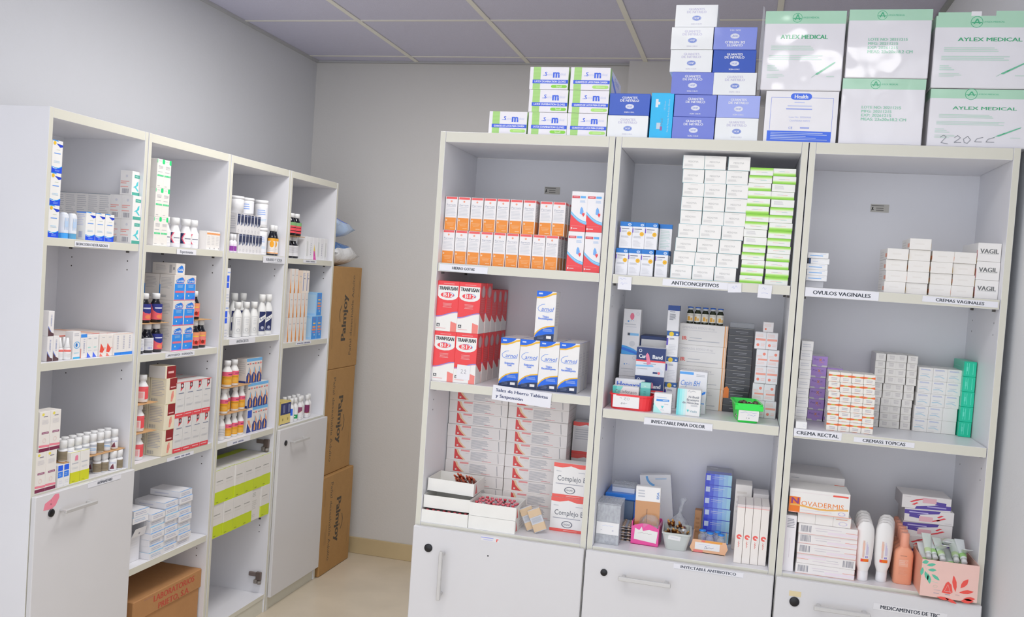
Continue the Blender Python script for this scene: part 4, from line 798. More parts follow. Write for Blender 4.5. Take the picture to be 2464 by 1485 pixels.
# pink bin
pk = tag(link('bin', None, P('R', 1, .1535, .113, BZ+EPS), -.05), 'hot pink bin with a torn white label', 'bin')
m = M(); w, d, t = .078, .075, .002; m.box(-w/2, w/2, -d/2, d/2, 0, t, 'ff5cae')
m.box(-w/2, -w/2+t, -d/2+t, d/2, t, .064, 'ff5cae'); m.box(w/2-t, w/2, -d/2+t, d/2, t, .06, 'ff5cae'); m.box(-w/2+t, w/2-t, d/2-t, d/2, t, .064, 'ff5cae')
n = 10; top = [(-w/2+w*i/n, .05+.012*math.sin(math.pi*i/n)) for i in range(n+1)]
for (xa, za), (xb, zb) in zip(top, top[1:]): m.loft([[(xa, y, 0), (xb, y, 0), (xb, y, zb), (xa, y, za)] for y in (-d/2, -d/2+t)], 'ff5cae')
link('bin_body', m.mesh('bin_body', 'plastic'), parent=pk)
m = M(); m.loft([[(x, y, z) for x, z in ((-.03, 0), (.033, -.005), (.036, .028), (.012, .031), (-.006, .026), (-.01, .038), (-.016, .027), (-.029, .032))] for y in (-.0006, 0)], 'ecebe6')
decal(m, lambda x, y, l: (x-.03, -.0006-l, y), .066, .03, [scr(.66, .15, .75, 'a8a49c')]); o = link('paper_label', m.mesh('paper_label', 'paper'), (0, -d/2-.0002, .0145), parent=pk); o['label'] = 'torn white label'
K_bsa = carton('syringe_pack', .07, .022, .158, 'eceae8', [('r', 0, 0, 1, .3, 'dcdcdc'), ('r', 0, .3, 1, .74, 'c48a52'), ('r', .47, .35, .5, .6, '7a4a2a'), ('t', 'BSA', .9, .86, .1, '4f7fc0', {'rot': 90, 'b': True, 'w': .12}), ('l', .1, .8, .4, .95, 3, GR)], mat='film', ch=.001)
put(K_bsa, 'R', 1, .1185, .1, BZ+.0034, 'tan and white carton standing in the pink bin', 'carton', tilt=(.0, -.02))
K_wc = carton('medicine_carton', .092, .03, .165, 'e4e4e6', [('q', [[(.55+.4*math.cos(a)*.9, .98+.2*math.sin(a)), (.55+.4*math.cos(b)*.9, .98+.2*math.sin(b)), (.55+.32*math.cos(b)*.9, .98+.16*math.sin(b)), (.55+.32*math.cos(a)*.9, .98+.16*math.sin(a))] for a, b in [(math.pi+i*.16, math.pi+(i+1)*.16) for i in range(8)]], '78b4ea'), ('e', .35, .72, .05, .03, 'f4a8a0'), ('l', .2, .75, .6, .79, 1, 'b8cdea'), ('l', .5, .9, .9, .96, 1, 'c0d4ea')], [('l', .2, .1, .8, .9, 4, 'cfcfd2')])
put(K_wc, 'R', 1, .131, .235, BZ+.0068, 'white carton with a blue arc leaning at the back', 'carton', tilt=(0, -.13))
# knotted clear bag
m = M(); n = 18; rings = []
for k, (z, r) in enumerate([(0, .02), (.012, .03), (.035, .031), (.055, .022), (.068, .009), (.076, .004), (.088, .006), (.1, .004), (.112, .008), (.118, .009)]):
    rings.append([(r*(1+.18*math.sin(i*5+k)*(k < 9))*math.cos(2*math.pi*i/n)+.22*max(0, z-.06), r*(1+.18*math.cos(i*4+k*2))*math.sin(2*math.pi*i/n), z) for i in range(n)])
m.loft(rings, 'e6e6ea', True, True, sm=True)
tag(link('clear_bag', m.mesh('clear_bag', 'frost'), P('R', 1, .235, .2, BZ+.001)), 'knotted clear plastic bag behind the tub of ampoules', 'bag')
m = M(); rings = []
for k, (z, r) in enumerate([(0, .016), (.01, .026), (.03, .03), (.045, .022), (.055, .012)]):
    rings.append([(r*(1+.25*math.sin(i*3+k*2))*math.cos(2*math.pi*i/n), .5*r*(1+.2*math.cos(i*5+k))*math.sin(2*math.pi*i/n), z) for i in range(n)])
m.loft(rings, 'e6e6ea', True, True, sm=True); tag(link('clear_bag', m.mesh('clear_bag', 'clear'), P('R', 1, .163, .0885, BZ+.03)), 'crumpled clear plastic bag stuffed in the pink bin', 'bag')
# grey tub of amber ampoules
gt_ = tag(link('tub', None, P('R', 1, .238, .112, BZ+EPS), .05), 'grey translucent tub of amber ampoules', 'tub')
link('tub_body', tub(.058, .085, .078, .105, .05, .012, 'c2c6c2', lip=.002).mesh('tub_body', 'plastic'), parent=gt_)
o = link('paper_label', paper(.034, .014, [scr(.5, .2, .8, 'b4b8d0')]), (-.006, -.0495, .03), parent=gt_, rot=(.19, .08, 0)); o['label'] = 'small white label'
AM, AW = '7a3c14', 'cf9c58'
K_aa = lathe_kind('ampoule', [(0, 0, AM), (.005, .0004, AM), (.005, .026, AM), (.0022, .031, AW), (.0034, .036, AW), (.002, .048, AW), (0, .05, AW)], 10, 'glass', .005, .05)
K_ab = lathe_kind('ampoule', [(0, 0, '5a4a48'), (.0075, .0004, '5a4a48'), (.0078, .004, 'e2dedc'), (.0078, .024, 'e2dedc'), (.0075, .0242, 'c8c4c4'), (.004, .029, 'c8c4c4'), (.0045, .034, 'd8d8da'), (0, .035, 'd8d8da')], 12, 'glass', .0075, .035)
for i in range(22):
    put(K_ab if i in (3, 14) else K_aa, 'R', 1, .217+.0105*(i % 5), .118+.016*((i//5) % 2), BZ+.0095+.0125*(i//5)+.003*rn.random(), 'amber glass ampoule heaped in the grey tub', 'ampoule', 'amber ampoules in the grey tub', tilt=(rn.uniform(.9, 1.4), rn.uniform(-.2, .2)), yaw=rn.uniform(-.25, .3), centre=True)
# peach card tray of clear vials
pt = tag(link('open_tray', None, P('R', 1, .33, .118, BZ+EPS)), 'peach card tray with cut corners holding clear vials', 'tray')
m = M(); PE = 'f8c39a'; w, d = .104, .075
m.box(-w/2+.006, w/2-.006, -d/2, d/2, 0, .0015, PE)
m.loft([[(x, y, z) for x, z in ((-w/2+.008, 0), (w/2-.008, 0), (w/2, .018), (w/2-.006, .036), (-w/2+.008, .036), (-w/2, .012))] for y in (-d/2, -d/2+.0015)], PE)
m.loft([[(x, y, z) for y, z in ((-d/2+.0015, .0015), (d/2, .0015), (d/2, .045), (-d/2+.0015, .034))] for x in (w/2-.0075, w/2-.006)], 'f0b890'); m.loft([[(x, y, z) for y, z in ((-d/2+.0015, .0015), (d/2, .0015), (d/2, .045), (-d/2+.0015, .034))] for x in (-w/2+.006, -w/2+.0075)], 'f0b890')
decal(m, lambda x, y, l: (x-w/2, -d/2-l, y), w, .036, [('r', .35, .84, .85, .98, 'f4a848'), ('r', .3, .86, .4, .98, 'f47a6a'), ('r', .1, .02, .35, .2, 'fb8a86')]); link('tray_body', m.mesh('tray_body', 'card'), parent=pt)
o = link('paper_label', paper(.068, .02, [scr(.72, .15, .6, 'b4bce0'), ('k', [(.4, .15), (.43, .6), (.5, .3), (.44, .2), (.58, .4), (.68, .3), (.76, .45)], .0009, '5f6a9a')]), (-.004, -d/2-.0004, .009), parent=pt); o['label'] = 'white label with a scrawled name'
def clear_vial(r, h, cap):
    m = M(); m.lathe([(0, 0, 'd8dde0'), (r*.95, .0005, 'd8dde0'), (r, .003, 'd8dde0'), (r, h*.68, 'd8dde0'), (r*.55, h*.8, 'd8dde0'), (r*.55, h*.86, 'd8dde0')], 16); b = m.mesh('vial_body', 'frost')
    m = M(); m.lathe([(r*.6, h*.84, 'c9ccd2'), (r*.78, h*.85, 'c9ccd2'), (r*.78, h*.92, cap), (r*.82, h*.925, cap), (r*.82, h, cap), (0, h, cap)], 16); c = m.mesh('vial_cap', 'plastic')
    m = M(); m.lathe([(0, .002, 'eceef0'), (r*.85, .0025, 'eceef0'), (r*.85, h*.3, 'eceef0'), (0, h*.31, 'eceef0')], 14); p = m.mesh('vial_powder', 'paper')
    return Kind('injection_vial', [('vial_body', b), ('vial_cap', c), ('vial_powder', p)], 2*r, 2*r, h)
K_cv = clear_vial(.0115, .052, '2f8ae8')
for i, (u, dd) in enumerate(((.309, .125), (.331, .105), (.351, .128), (.361, .1))):
    put(K_cv, 'R', 1, u, dd, BZ+.0022, 'clear vial with a sky blue cap, %s from left in the peach tray' % ORD[i], 'vial', 'blue capped clear vials', centre=True)
K_br = carton('medicine_carton', .02, .03, .085, 'b98a62', [('l', .2, .2, .8, .8, 4, 'a87a54')], mat='kraft')
put(K_br, 'R', 1, .281, .215, BZ, 'narrow brown card carton left of the blue stack', 'carton')
bl = [('r', 0, 0, .16, 1, '3040c8'), ('r', .16, 0, .34, 1, '4a5cd4'), ('r', .34, 0, .52, 1, '6a84e0'), ('r', .52, 0, .7, 1, '86ace8'), ('r', .7, 0, .86, 1, '9cc8ee'), ('r', .86, 0, 1, 1, 'aadcf2'), ('r', .04, .4, .2, .84, 'c8d6f2'), ('l', .26, .7, .85, .78, 1, 'dfe8f8'), ('l', .26, .56, .7, .62, 1, 'cfdcf6'), ('r', 0, .0, 1, .05, '3a4ccc')]
K_bb = carton('medicine_carton', .0748, .11, .0332, '4a60d4', bl, [('r', 0, 0, 1, 1, '32407e')], t=[('r', 0, 0, 1, .16, '8f8f98'), ('r', 0, .16, 1, .34, 'b49a86'), ('r', 0, .34, 1, 1, '8d8f9c'), ('l', .15, .7, .5, .85, 1, 'c2c4cc')], mat='satin')
for i in range(6):
    put(K_bb, 'R', 1, .3075-.0008*i, .2, BZ+.0336*i, 'blue shaded carton, %s from bottom of the blue stack' % ORD[i], 'carton', 'blue shaded cartons in one stack', yaw=(i % 3-1)*.012)
K_r1 = carton('medicine_carton', .046, .075, .187, 'ece8e4', [('l', .1, .55, .8, .92, 5, 'd8d2cc')], t=[('p', [(.3, .1), (.8, .1), (.75, .9), (.3, .9)], 'e0b078')])
K_r2 = carton('medicine_carton', .043, .075, .166, 'ece8e8', [('l', .1, .55, .8, .92, 5, 'd4d0d0')], t=[('p', [(.3, .1), (.8, .1), (.85, .6), (.7, .9), (.3, .9)], 'e4b478')])
put(K_r1, 'R', 1, .3905, .16, BZ, 'white carton with a tan top patch, behind the tall slim row, left one', 'carton')
put(K_r2, 'R', 1, .4405, .16, BZ, 'white carton with a tan top patch, behind the tall slim row, right one', 'carton')
swirl = ('q', [[(.5+.34*math.cos(a), .45+.34*.125*math.sin(a)), (.5+.34*math.cos(b), .45+.34*.125*math.sin(b)), (.5+.1*math.cos(b), .45+.1*.125*math.sin(b)), (.5+.1*math.cos(a), .45+.1*.125*math.sin(a))] for a, b in [(i*.6, (i+1)*.6) for i in range(9)]], 'f4645c')
K_sl = carton('medicine_carton', .0205, .1, .161, 'f0eae4', [('r', 0, .955, 1, 1, 'd6cccb'), ('r', 0, .945, 1, .955, 'e8a8a4'), swirl, ('k', [(.42, .38), (.55, .36), (.4, .345), (.6, .335), (.42, .32), (.58, .3), (.45, .285), (.5, .27)], .0012, 'f48a80'), ('l', .75, .3, .8, .5, 1, 'dcd6d4')], t=[('r', 0, 0, 1, 1, 'd8cfce'), ('e', .5, .15, .2, .2, 'f0b4b0')])
for i in range(4):
    put(K_sl, 'R', 1, .3985+.0213*i, .03+.002*i, BZ, 'tall slim white carton with a red swirl, %s from left' % ORD[i], 'carton', 'tall slim cartons beside the upright')
# --- third bookcase, upper shelf
K_th = carton('cream_carton', .052, .09, .0147, 'e8e8e8', [('l', .1, .3, .85, .62, 1, '86b8ee'), ('l', .6, .7, .9, .85, 1, 'c0cce4')], ch=.0005)
K_tk = carton('cream_carton', .052, .09, .0147, 'e8e8e8', [('r', 0, 0, .1, 1, '24406a'), ('l', .2, .3, .5, .6, 1, 'cfd6e2')], ch=.0005)
K_tn = carton('cream_carton', .045, .08, .0172, 'd9d9dc')
put(K_tn, 'R', 2, .02, .05, S1, 'flat grey white carton set back under the thin pile of five', 'carton')
for i in range(5):
    put(K_tk if i == 3 else K_th, 'R', 2, (.019, .0195, .0185, .0225, .0188)[i], .03+.004*(i == 3), S1+.0174+.0150*i, 'thin white carton with pale blue lettering, %s from bottom at the shelf left' % ORD[i], 'carton', 'thin cartons at the left of the OVULOS shelf')
K_pw = carton('cream_carton', .0517, .12, .0284, 'e7e4df', [('l', .25, .4, .75, .65, 1, 'e0dcd6')], l=[('r', .75, .2, .99, .55, 'f4a888'), ('l', .1, .1, .6, .8, 3, 'd6d2ce')], r=[('r', 0, .1, .1, .6, 'f8d050')])
gw = 'plain cream cartons above the CREMAS label'
for c, (u, n) in enumerate(((.2145, 4), (.2675, 5), (.3225, 4), (.3755, 4))):
    for r in range(n):
        put(K_pw, 'R', 2, u+.0006*((r*5+c) % 3-1), .03+.003*((r+c*2) % 3), S1+.0287*r, 'plain cream carton, %s column from left, %s' % (ORD[c], ('at the bottom', 'second up', 'third up', 'fourth up', 'alone on top')[r]), 'carton', gw, yaw=((r*3+c*5) % 5-2)*.006)
K_va = carton('cream_carton', .0542, .17, .0468, 'e9e7e4', [('t', 'VAGIL', .5, .56, .24, '6a6c6c', {'b': True, 'w': .78}), ('r', .1, .4, .9, .42, 'b4b6b4')], l=[('r', .94, .1, 1, .6, 'f0a4a4')], mat='satin')
for i in range(3): put(K_va, 'R', 2, .4292-.0003*i, .03, S1+.0472*i, 'white carton lettered in slab capitals against the right upright, %s' % ('lowest', 'in the middle', 'topmost')[i], 'carton', 'slab lettered cartons')

# --- third bookcase, middle shelf
K_w8 = carton('cream_carton', .0302, .11, .0252, 'e0dedc', [('l', .1, .3, .9, .75, 2, 'c6c6ca')])
for i in range(9): put(K_w8, 'R', 2, .0205+.0003*i, .06, S2+.0255*i, 'small off white carton against the left upright, %s from bottom' % ORD[i], 'carton', 'small off white cartons in the left pile', yaw=(i % 3-1)*.01)
put(carton('cream_carton', .028, .05, .0185, 'eaeaea', [('o', .75, .5, .12, .12, 'd2d2e4', .2)]), 'R', 2, .021, .003, S2, 'little white carton at the very front of the left pile', 'carton')
PU = 'cca6f4'
K_pu = carton('cream_carton', .041, .1, .0303, 'e9e6ea', [('r', 0, .18, 1, 1, PU), ('p', [(.28, .2), (.34, .05), (.62, .05), (.68, .2)], PU), ('t', 'Proc', .27, .7, .17, '6a4aa8', {'sl': .2, 'w': .3}), ('t', 'X', .53, .66, .26, 'f4a468', {'b': True}), ('t', 'in', .74, .7, .17, '6a4aa8', {'sl': .2}), ('l', .5, .36, .8, .5, 1, 'e0a0c8')], r=[('r', 0, 0, 1, 1, 'c8a8ec')], t=[('r', 0, 0, 1, 1, 'b890e2')])
gp = 'violet fronted cartons on the CREMA RECTAL shelf'
for i in range(6): put(K_pu, 'R', 2, .062+.0006*(i % 2), .19, S2+.0306*i, 'violet fronted carton in the left violet pile, %s from bottom' % ORD[i], 'carton', gp, yaw=(i % 3-1)*.012)
for i in range(5): put(K_pu, 'R', 2, .1055+.0006*(i % 2), .195, S2+.0306*i, 'violet fronted carton in the hidden pile behind, %s from bottom' % ORD[i], 'carton', gp)
OR = 'ff7a3a'
def orange(up):
    y = .66 if up else .34
    a = [('p', [(0, y-.12), (.28, y-.07), (.5, y-.05), (.72, y-.07), (1, y-.12), (1, y+.12), (.72, y+.07), (.5, y+.05), (.28, y+.07), (0, y+.12)], OR), ('p', [(.3, y-.07), (.7, y-.07), (.62, y+.06), (.38, y+.06)], 'b8b04a')]
    return carton('cream_carton', .0286, .075, .0256, 'ece8e0', a+[('l', .18, .16 if up else .6, .85, .46 if up else .9, 2, 'b8b4ba', {'c': 1}), ('r', .25, .015, .7, .05, 'f0a890')], l=[('l', .1, .2, .9, .8, 3, 'cfcac6')])
K_ou, K_od = orange(True), orange(False)
go = 'orange bow tie cartons stacked in a block'
dn = {(4, 0), (3, 0), (1, 1), (1, 2), (5, 9)}
for r in range(6):
    for c in range(4):
        put(K_od if (r, c) in dn else K_ou, 'R', 2, .1002-.0008*r+.0292*c, .03+.0015*((r*2+c) % 3), S2+.0259*r, 'orange banded cream carton, %s column from left, %s row' % (ORD[c], rowname(r, 6)), 'carton', go, yaw=((r*3+c*5) % 5-2)*.01)
K_sw = carton('cream_carton', .0262, .11, .0203, 'e6e3de', [('l', .2, .3, .85, .85, 4, 'c4bfbf', {'c': 1})], l=[('r', 0, 0, 1, 1, 'dcd9d6')], ch=.0005)
gs = 'small cream cartons in the tall block'
for r in range(10):
    for c in range(4):
        u = (.2265 if r < 4 else .2295 if r < 6 else .2325)+.0268*c
        put(K_sw, 'R', 2, u, .2+.002*((r+c*3) % 3), S2+.0205*r, 'small cream carton in the tall block, %s column, %s row' % (ORD[c], rowname(r, 10)), 'carton', gs, yaw=((r*5+c*3) % 5-2)*.01)
K_wb = carton('cream_carton', .036, .1, .0352, 'e9e7e4', [('l', .12, .78, .88, .9, 2, '9aa6d2'), ('l', .2, .45, .75, .55, 1, 'c4ccd8'), ('p', [(.1, .3), (.5, .34), (.8, .22), (.8, .28), (.5, .42), (.1, .36)], 'b8d0dc'), ('l', .12, .08, .5, .16, 1, 'd4d2d0')])
K_wn = carton('cream_carton', .036, .1, .0352, 'ebe9e6')
for r in range(5):
    for c in range(3):
        u = (.3395, .3395, .3415, .3435, .3435)[r]+.0363*c
        put(K_wn if (c == 2 and r < 2) else K_wb, 'R', 2, u, .19, S2+.0354*r, ('blank white carton, %s of the block beside the green pile' if (c == 2 and r < 2) else 'white carton with blue lettering, %s') % ('%s column, %s row' % (ORD[c], rowname(r, 5))), 'carton', 'white and blue cartons beside the green pile', yaw=((r+c*3) % 3-1)*.01)
K_gr = carton('cream_carton', .031, .125, .0404, '0cc49c', [('l', .2, .2, .34, .85, 1, '6ae0c6'), ('q', [[(x, .15), (x+.05, .15), (x+.05, .9), (x, .9)] for x in (.22, .38, .72)], '5cdcc0')], l=[('l', .1, .3, .8, .7, 2, '4ccab0')], mat='satin')
for i in range(5): put(K_gr, 'R', 2, .4508+.0003*(i % 2), .17, S2+.0408*i, 'emerald green carton against the right upright, %s from bottom' % ORD[i], 'carton', 'emerald green cartons in one pile', yaw=(i % 3-1)*.008)

# --- third bookcase, bottom shelf
bc = [('b', .04, .2, .22, .85, '8a8a94'), ('l', .28, .6, .8, .75, 1, 'd8cfd4'), ('l', .3, .4, .5, .5, 1, 'c4c0c8'), ('r', .5, .2, 1, .45, 'e4d8e0'), ('r', .8, .52, 1, .56, 'f09a90'), ('r', 0, .0, 1, .04, 'f0b8b0')]
K_bc = carton('medicine_carton', .148, .11, .0264, 'ece8e6', bc, r=[('r', 0, .0, .5, 1, 'f08068')])
K_bf = carton('medicine_carton', .148, .11, .0264, 'ece8e6', bc, r=[('r', 0, .0, .5, 1, 'f08068')], flip=True)
for i in range(5): put(K_bf if i == 1 else K_bc, 'R', 2, .0505+.001*(i % 2), .018+.003*(i % 2), BZ+.0267*i, 'long white carton with a barcode end, %s from bottom of the pile' % ORD[i], 'carton', 'long barcoded cartons', yaw=(i % 3-1)*.006)
K_vt = carton('medicine_carton', .0275, .11, .15, 'e8e4e6', [('l', .15, .78, .85, .95, 6, '8a8a94'), ('k', [(.5, .25), (.5, .6)], .0012, 'cfc6cc'), ('r', .05, .1, .12, .9, 'e4dae0')])
put(K_vt, 'R', 2, .0168, .02, BZ, 'white carton standing on end against the left upright', 'carton')
K_t3 = carton('medicine_carton', .0444, .1, .0274, 'eeeae6', [('r', 0, .96, 1, 1, 'ef8a6a')])
K_t4 = carton('medicine_carton', .0444, .1, .0274, 'eeeae6', [('r', 0, .96, 1, 1, 'ef8a6a'), ('l', .15, .7, .9, .82, 1, 'f49a6a'), ('o', .55, .35, .25, .12, 'c4bcd8', .2)], r=[('r', 0, 0, .6, .5, 'f0683a')])
for i in range(3): put(K_t4 if i == 2 else K_t3, 'R', 2, .0462+.0447*i, .022, BZ+.1338, 'small white carton under the ointment box, %s from left' % ORD[i], 'carton', 'small cartons under the ointment box')
K_nv = carton('medicine_carton', .152, .1, .063, 'edeae6', [('r', 0, .0, .185, .66, 'ff8420'), ('t', 'N', .1, .5, .26, '8a3a7a', {'b': True, 'w': .12}), ('t', 'OVADERMIS', .555, .42, .2, 'ff9440', {'w': .7}), ('q', [[(.02+.12*i, .24+.05*math.sin(i*.8+1.2)), (.14+.12*i, .24+.05*math.sin(i*.8+2)), (.14+.12*i, .32+.05*math.sin(i*.8+2)), (.02+.12*i, .3+.05*math.sin(i*.8+1.2))] for i in range(8)], 'fcc060'),
    ('r', 0, .86, 1, .88, 'e6dcdc'), ('r', .72, .83, .97, .9, 'ff6a5a'), ('l', .2, .12, .8, .16, 1, 'd8d0dc'), ('o', .88, .14, .06, .03, 'b8a8d8', .2), ('r', 0, 0, 1, .03, 'f0b0a0')], r=[('l', .1, .3, .9, .6, 2, 'f08a60'), ('r', 0, .75, .4, .95, 'f0683a')])
put(K_nv, 'R', 2, .0205, .015, BZ+.1338+.0278, 'white ointment box with an orange initial, on top of the barcoded pile', 'box')
K_nb2 = carton('medicine_carton', .146, .16, .119, 'e2dfde', [('l', .03, .9, .2, .93, 1, 'b4b4ba'), ('r', 0, .72, .18, .8, 'f07a5a'), ('r', .82, .78, 1, .84, 'f07a5a')])
for i in range(2): put(K_nb2, 'R', 2, .025, .15, BZ+.1194*i, 'large white carton at the back behind the ointment box, %s one' % ('lower', 'upper')[i], 'carton', 'large white cartons at the back left')
def lotion():
    m = M(); prof = [(.0135, .0105, .026), (.0145, .0105, .03), (.0195, .0118, .045), (.0225, .0128, .075), (.0232, .0125, .115), (.0215, .01, .137), (.0165, .007, .149), (.008, .004, .1555)]
    rings = [[(a*math.cos(2*math.pi*i/20), b*math.sin(2*math.pi*i/20), z) for i in range(20)] for a, b, z in prof]
    m.loft(rings, 'eeecea', True, True, sm=True); b = m.mesh('bottle_body', 'plastic')
    m = M(); m.loft([[(a*math.cos(2*math.pi*i/20), a*.76*math.sin(2*math.pi*i/20), z) for i in range(20)] for a, z in ((.013, 0), (.0138, .002), (.0138, .0255), (.011, .0262))], 'e2e2e4', sm=True); c = m.mesh('bottle_cap', 'plastic')
    m = M(); fm = lambda x, y, l: ((x-.011), -.0126*math.sqrt(max(0, 1-((x-.011)/.0228)**2))-.0004-l, .052+y)
    decal(m, fm, .022, .062, [('r', .05, .0, .95, .12, 'ff7a1a'), ('r', .05, 0, .3, .12, 'f0503a'), ('l', .18, .35, .5, .98, 1, 'ffd8c8'), ('q', [[(.2+.03*i, .18), (.23+.03*i, .18), (.23+.03*i, .9), (.2+.03*i, .9)] for i in range(0, 8, 2)], 'fcc8b0'), ('q', [[(.6+.1*i, .3), (.65+.1*i, .3), (.65+.1*i, .85-.1*i), (.6+.1*i, .85-.1*i)] for i in range(3)], 'c2b8dc'), ('r', .55, .17, .65, .24, '7a6ac8'), ('r', .72, .17, .82, .24, '7a6ac8')], sub=8); l = m.mesh('bottle_label', 'paper')
    return Kind('lotion_bottle', [('bottle_body', b), ('bottle_cap', c), ('bottle_label', l)], .0465, .026, .156)
K_lo = lotion()
for c, (u, d) in enumerate(((.2195, .036), (.268, .05))):
    for j in range(5 - c):
        put(K_lo, 'R', 2, u+.004*j*(1 if c else 0)+.002*j, d+.032*j, BZ, 'white lotion bottle standing on its cap, %s file, %s' % (('left', 'right')[c], ('in front', 'second back', 'third back', 'fourth back', 'fifth back')[j]), 'bottle', 'white lotion bottles', centre=True, yaw=(.1, -.05, .08, 0, .1)[j])
PE2 = 'f8aa88'
def peach():
    m = M(); prof = [(.0215, .0145, 0), (.0235, .016, .003), (.0235, .016, .078), (.021, .0145, .088), (.012, .0105, .095), (.0105, .0105, .098)]
    m.loft([[(a*math.copysign(abs(math.cos(2*math.pi*i/24))**.6, math.cos(2*math.pi*i/24)), b*math.copysign(abs(math.sin(2*math.pi*i/24))**.6, math.sin(2*math.pi*i/24)), z) for i in range(24)] for a, b, z in prof], PE2, sm=True); b = m.mesh('bottle_body', 'plastic')
    m = M(); m.loft([[(a*math.cos(2*math.pi*i/20), a*math.sin(2*math.pi*i/20), z) for i in range(20)] for a, z in ((.0112, .0955), (.0118, .097), (.0108, .131), (.009, .1335))], 'ffb094', sm=True); c = m.mesh('bottle_cap', 'plastic')
    m = M(); fm = lambda x, y, l: (x-.017, -.0163-l, .018+y)
    decal(m, fm, .034, .06, [('l', .2, .93, .75, .98, 1, 'a07a6a'), ('r', .12, .48, .8, .8, 'f6b89c'), ('o', .68, .68, .08, .08, 'f49074', .25), ('l', .15, .55, .6, .78, 3, 'f8c8b4'), ('l', .15, .1, .8, .42, 6, 'f6b496')]); l = m.mesh('bottle_label', 'paper')
    return Kind('peach_bottle', [('bottle_body', b), ('bottle_cap', c), ('bottle_label', l)], .047, .032, .134)
K_pe = peach()
for j in range(6): put(K_pe, 'R', 2, .3205+.002*j, .06+.036*j, BZ, 'peach coloured bottle with a round cap, %s' % ('in front', 'second back', 'third back', 'fourth back', 'fifth back', 'sixth back')[j], 'bottle', 'peach bottles in one file', centre=True)
VI = '5c4aa0'
iz = [('p', [(.27, 0), (1, .1), (1, .42), (.75, .42), (.3, .2)], VI), ('p', [(.68, .42), (.9, .42), (.9, .62), (.68, .68)], VI), ('r', .42, .5, .7, .88, 'e8b8c0'), ('q', [[(.15, .5), (.32, .75), (.36, .7), (.2, .46)], [(.27, .7), (.42, .82), (.43, .76), (.3, .6)], [(.2, .3), (.3, .5), (.34, .46), (.26, .28)]], 'ee5058'), ('l', .04, .84, .2, .9, 1, 'd0c8c8'), ('t', 'Biofén Ti-Gel', .74, .25, .14, 'c8c2e6', {'w': .42})]
iz[-1] = ('l', .52, .16, .95, .34, 1, 'b8b0dc')
K_iz = carton('medicine_carton', .124, .1, .0358, 'eae6e4', iz, l=[('r', 0, 0, 1, 1, 'b8b2b4')]); K_if = carton('medicine_carton', .124, .1, .0358, 'eae6e4', iz, l=[('r', 0, 0, 1, 1, 'b8b2b4')], flip=True)
for i in range(6): put(K_if if i in (4, 3, 1) else K_iz, 'R', 2, (.331, .331, .331, .33, .33, .3205)[i], .15+.003*(i % 2), BZ+.0361*i, 'violet banded gel carton, %s from bottom of its pile' % ORD[i], 'carton', 'violet banded gel cartons', yaw=(i % 3-1)*.02)
# floral box of tubes, standing proud of the shelf
fl = tag(link('floral_box', None, P('R', 2, .4165, .035, BZ+EPS), 0), 'pink floral box full of cream tubes, jutting over the shelf edge', 'box')
FP = 'f0c8be'; w, d, h, t = .133, .125, .093, .0018
m = M(); m.box(-w/2, w/2, -d/2, d/2, 0, t, FP); m.box(-w/2, w/2, -d/2, -d/2+t, t, h, FP); m.box(-w/2, w/2, d/2-t, d/2, t, h*1.04, FP); m.box(-w/2, -w/2+t, -d/2+t, d/2-t, t, h, 'e8a890'); m.box(w/2-t, w/2, -d/2+t, d/2-t, t, h, FP)
def leaf(cx, cy, L, wd, a):
    ca, sa = math.cos(a), math.sin(a)
    return [(cx+(x*ca-y*sa)/.133, cy+(x*sa+y*ca)/.093) for x, y in ((0, 0), (L*.3, wd*.8), (L*.6, wd), (L*.85, wd*.5), (L, 0), (L*.85, -wd*.5), (L*.6, -wd), (L*.3, -wd*.8))]
GN, RE = '5cb89a', 'fa5a50'
it = [('k', [(.13, .55), (.1, .7), (.03, .85)], .0008, 'a8d4c0'), ('k', [(.13, .55), (.08, .45), (.3, .4)], .0008, 'a8d4c0')]
it += [('q', [leaf(*a) for a in ((.08, .84, .022, .004, .25), (.0, .9, .016, .005, .3), (.11, .72, .02, .004, .1), (.02, .78, .022, .004, -1.7), (.06, .68, .024, .0045, -1.2), (.12, .62, .026, .0045, -1.35), (.18, .62, .024, .004, -.6))], GN)]
it += [('q', [leaf(*a) for a in ((.39, .14, .034, .0, 1.3), (.62, .22, .042, .005, 1.75), (.7, .34, .03, .006, 1.0), (.68, .22, .034, .005, .2), (.76, .06, .028, .005, .15), (.72, -.0, .03, .006, .1), (.3, .02, .03, .004, -.1), (.45, .03, .03, .004, -.4))], RE), ('p', [(.38, .16), (.44, .42), (.48, .48), (.54, .4), (.57, .2), (.52, .14)], RE), ('k', [(.42, .18), (.48, .4), (.53, .18)], .001, 'f8a8a0'), ('o', .26, .3, .04, .025, 'c4c8b4', .15), ('l', .24, .1, .35, .14, 1, 'b0a4b0'), ('l', .44, .1, .54, .14, 1, 'b0a4b0'), ('l', .62, .13, .7, .16, 1, 'c0a8ac'), ('l', .24, .19, .36, .22, 1, 'c8b8bc'), ('l', .44, .19, .56, .22, 1, 'c8b8bc')]
decal(m, lambda x, y, l: (x-w/2, -d/2-l, y), w, h, it); link('box_body', m.mesh('box_body', 'card'), parent=fl)
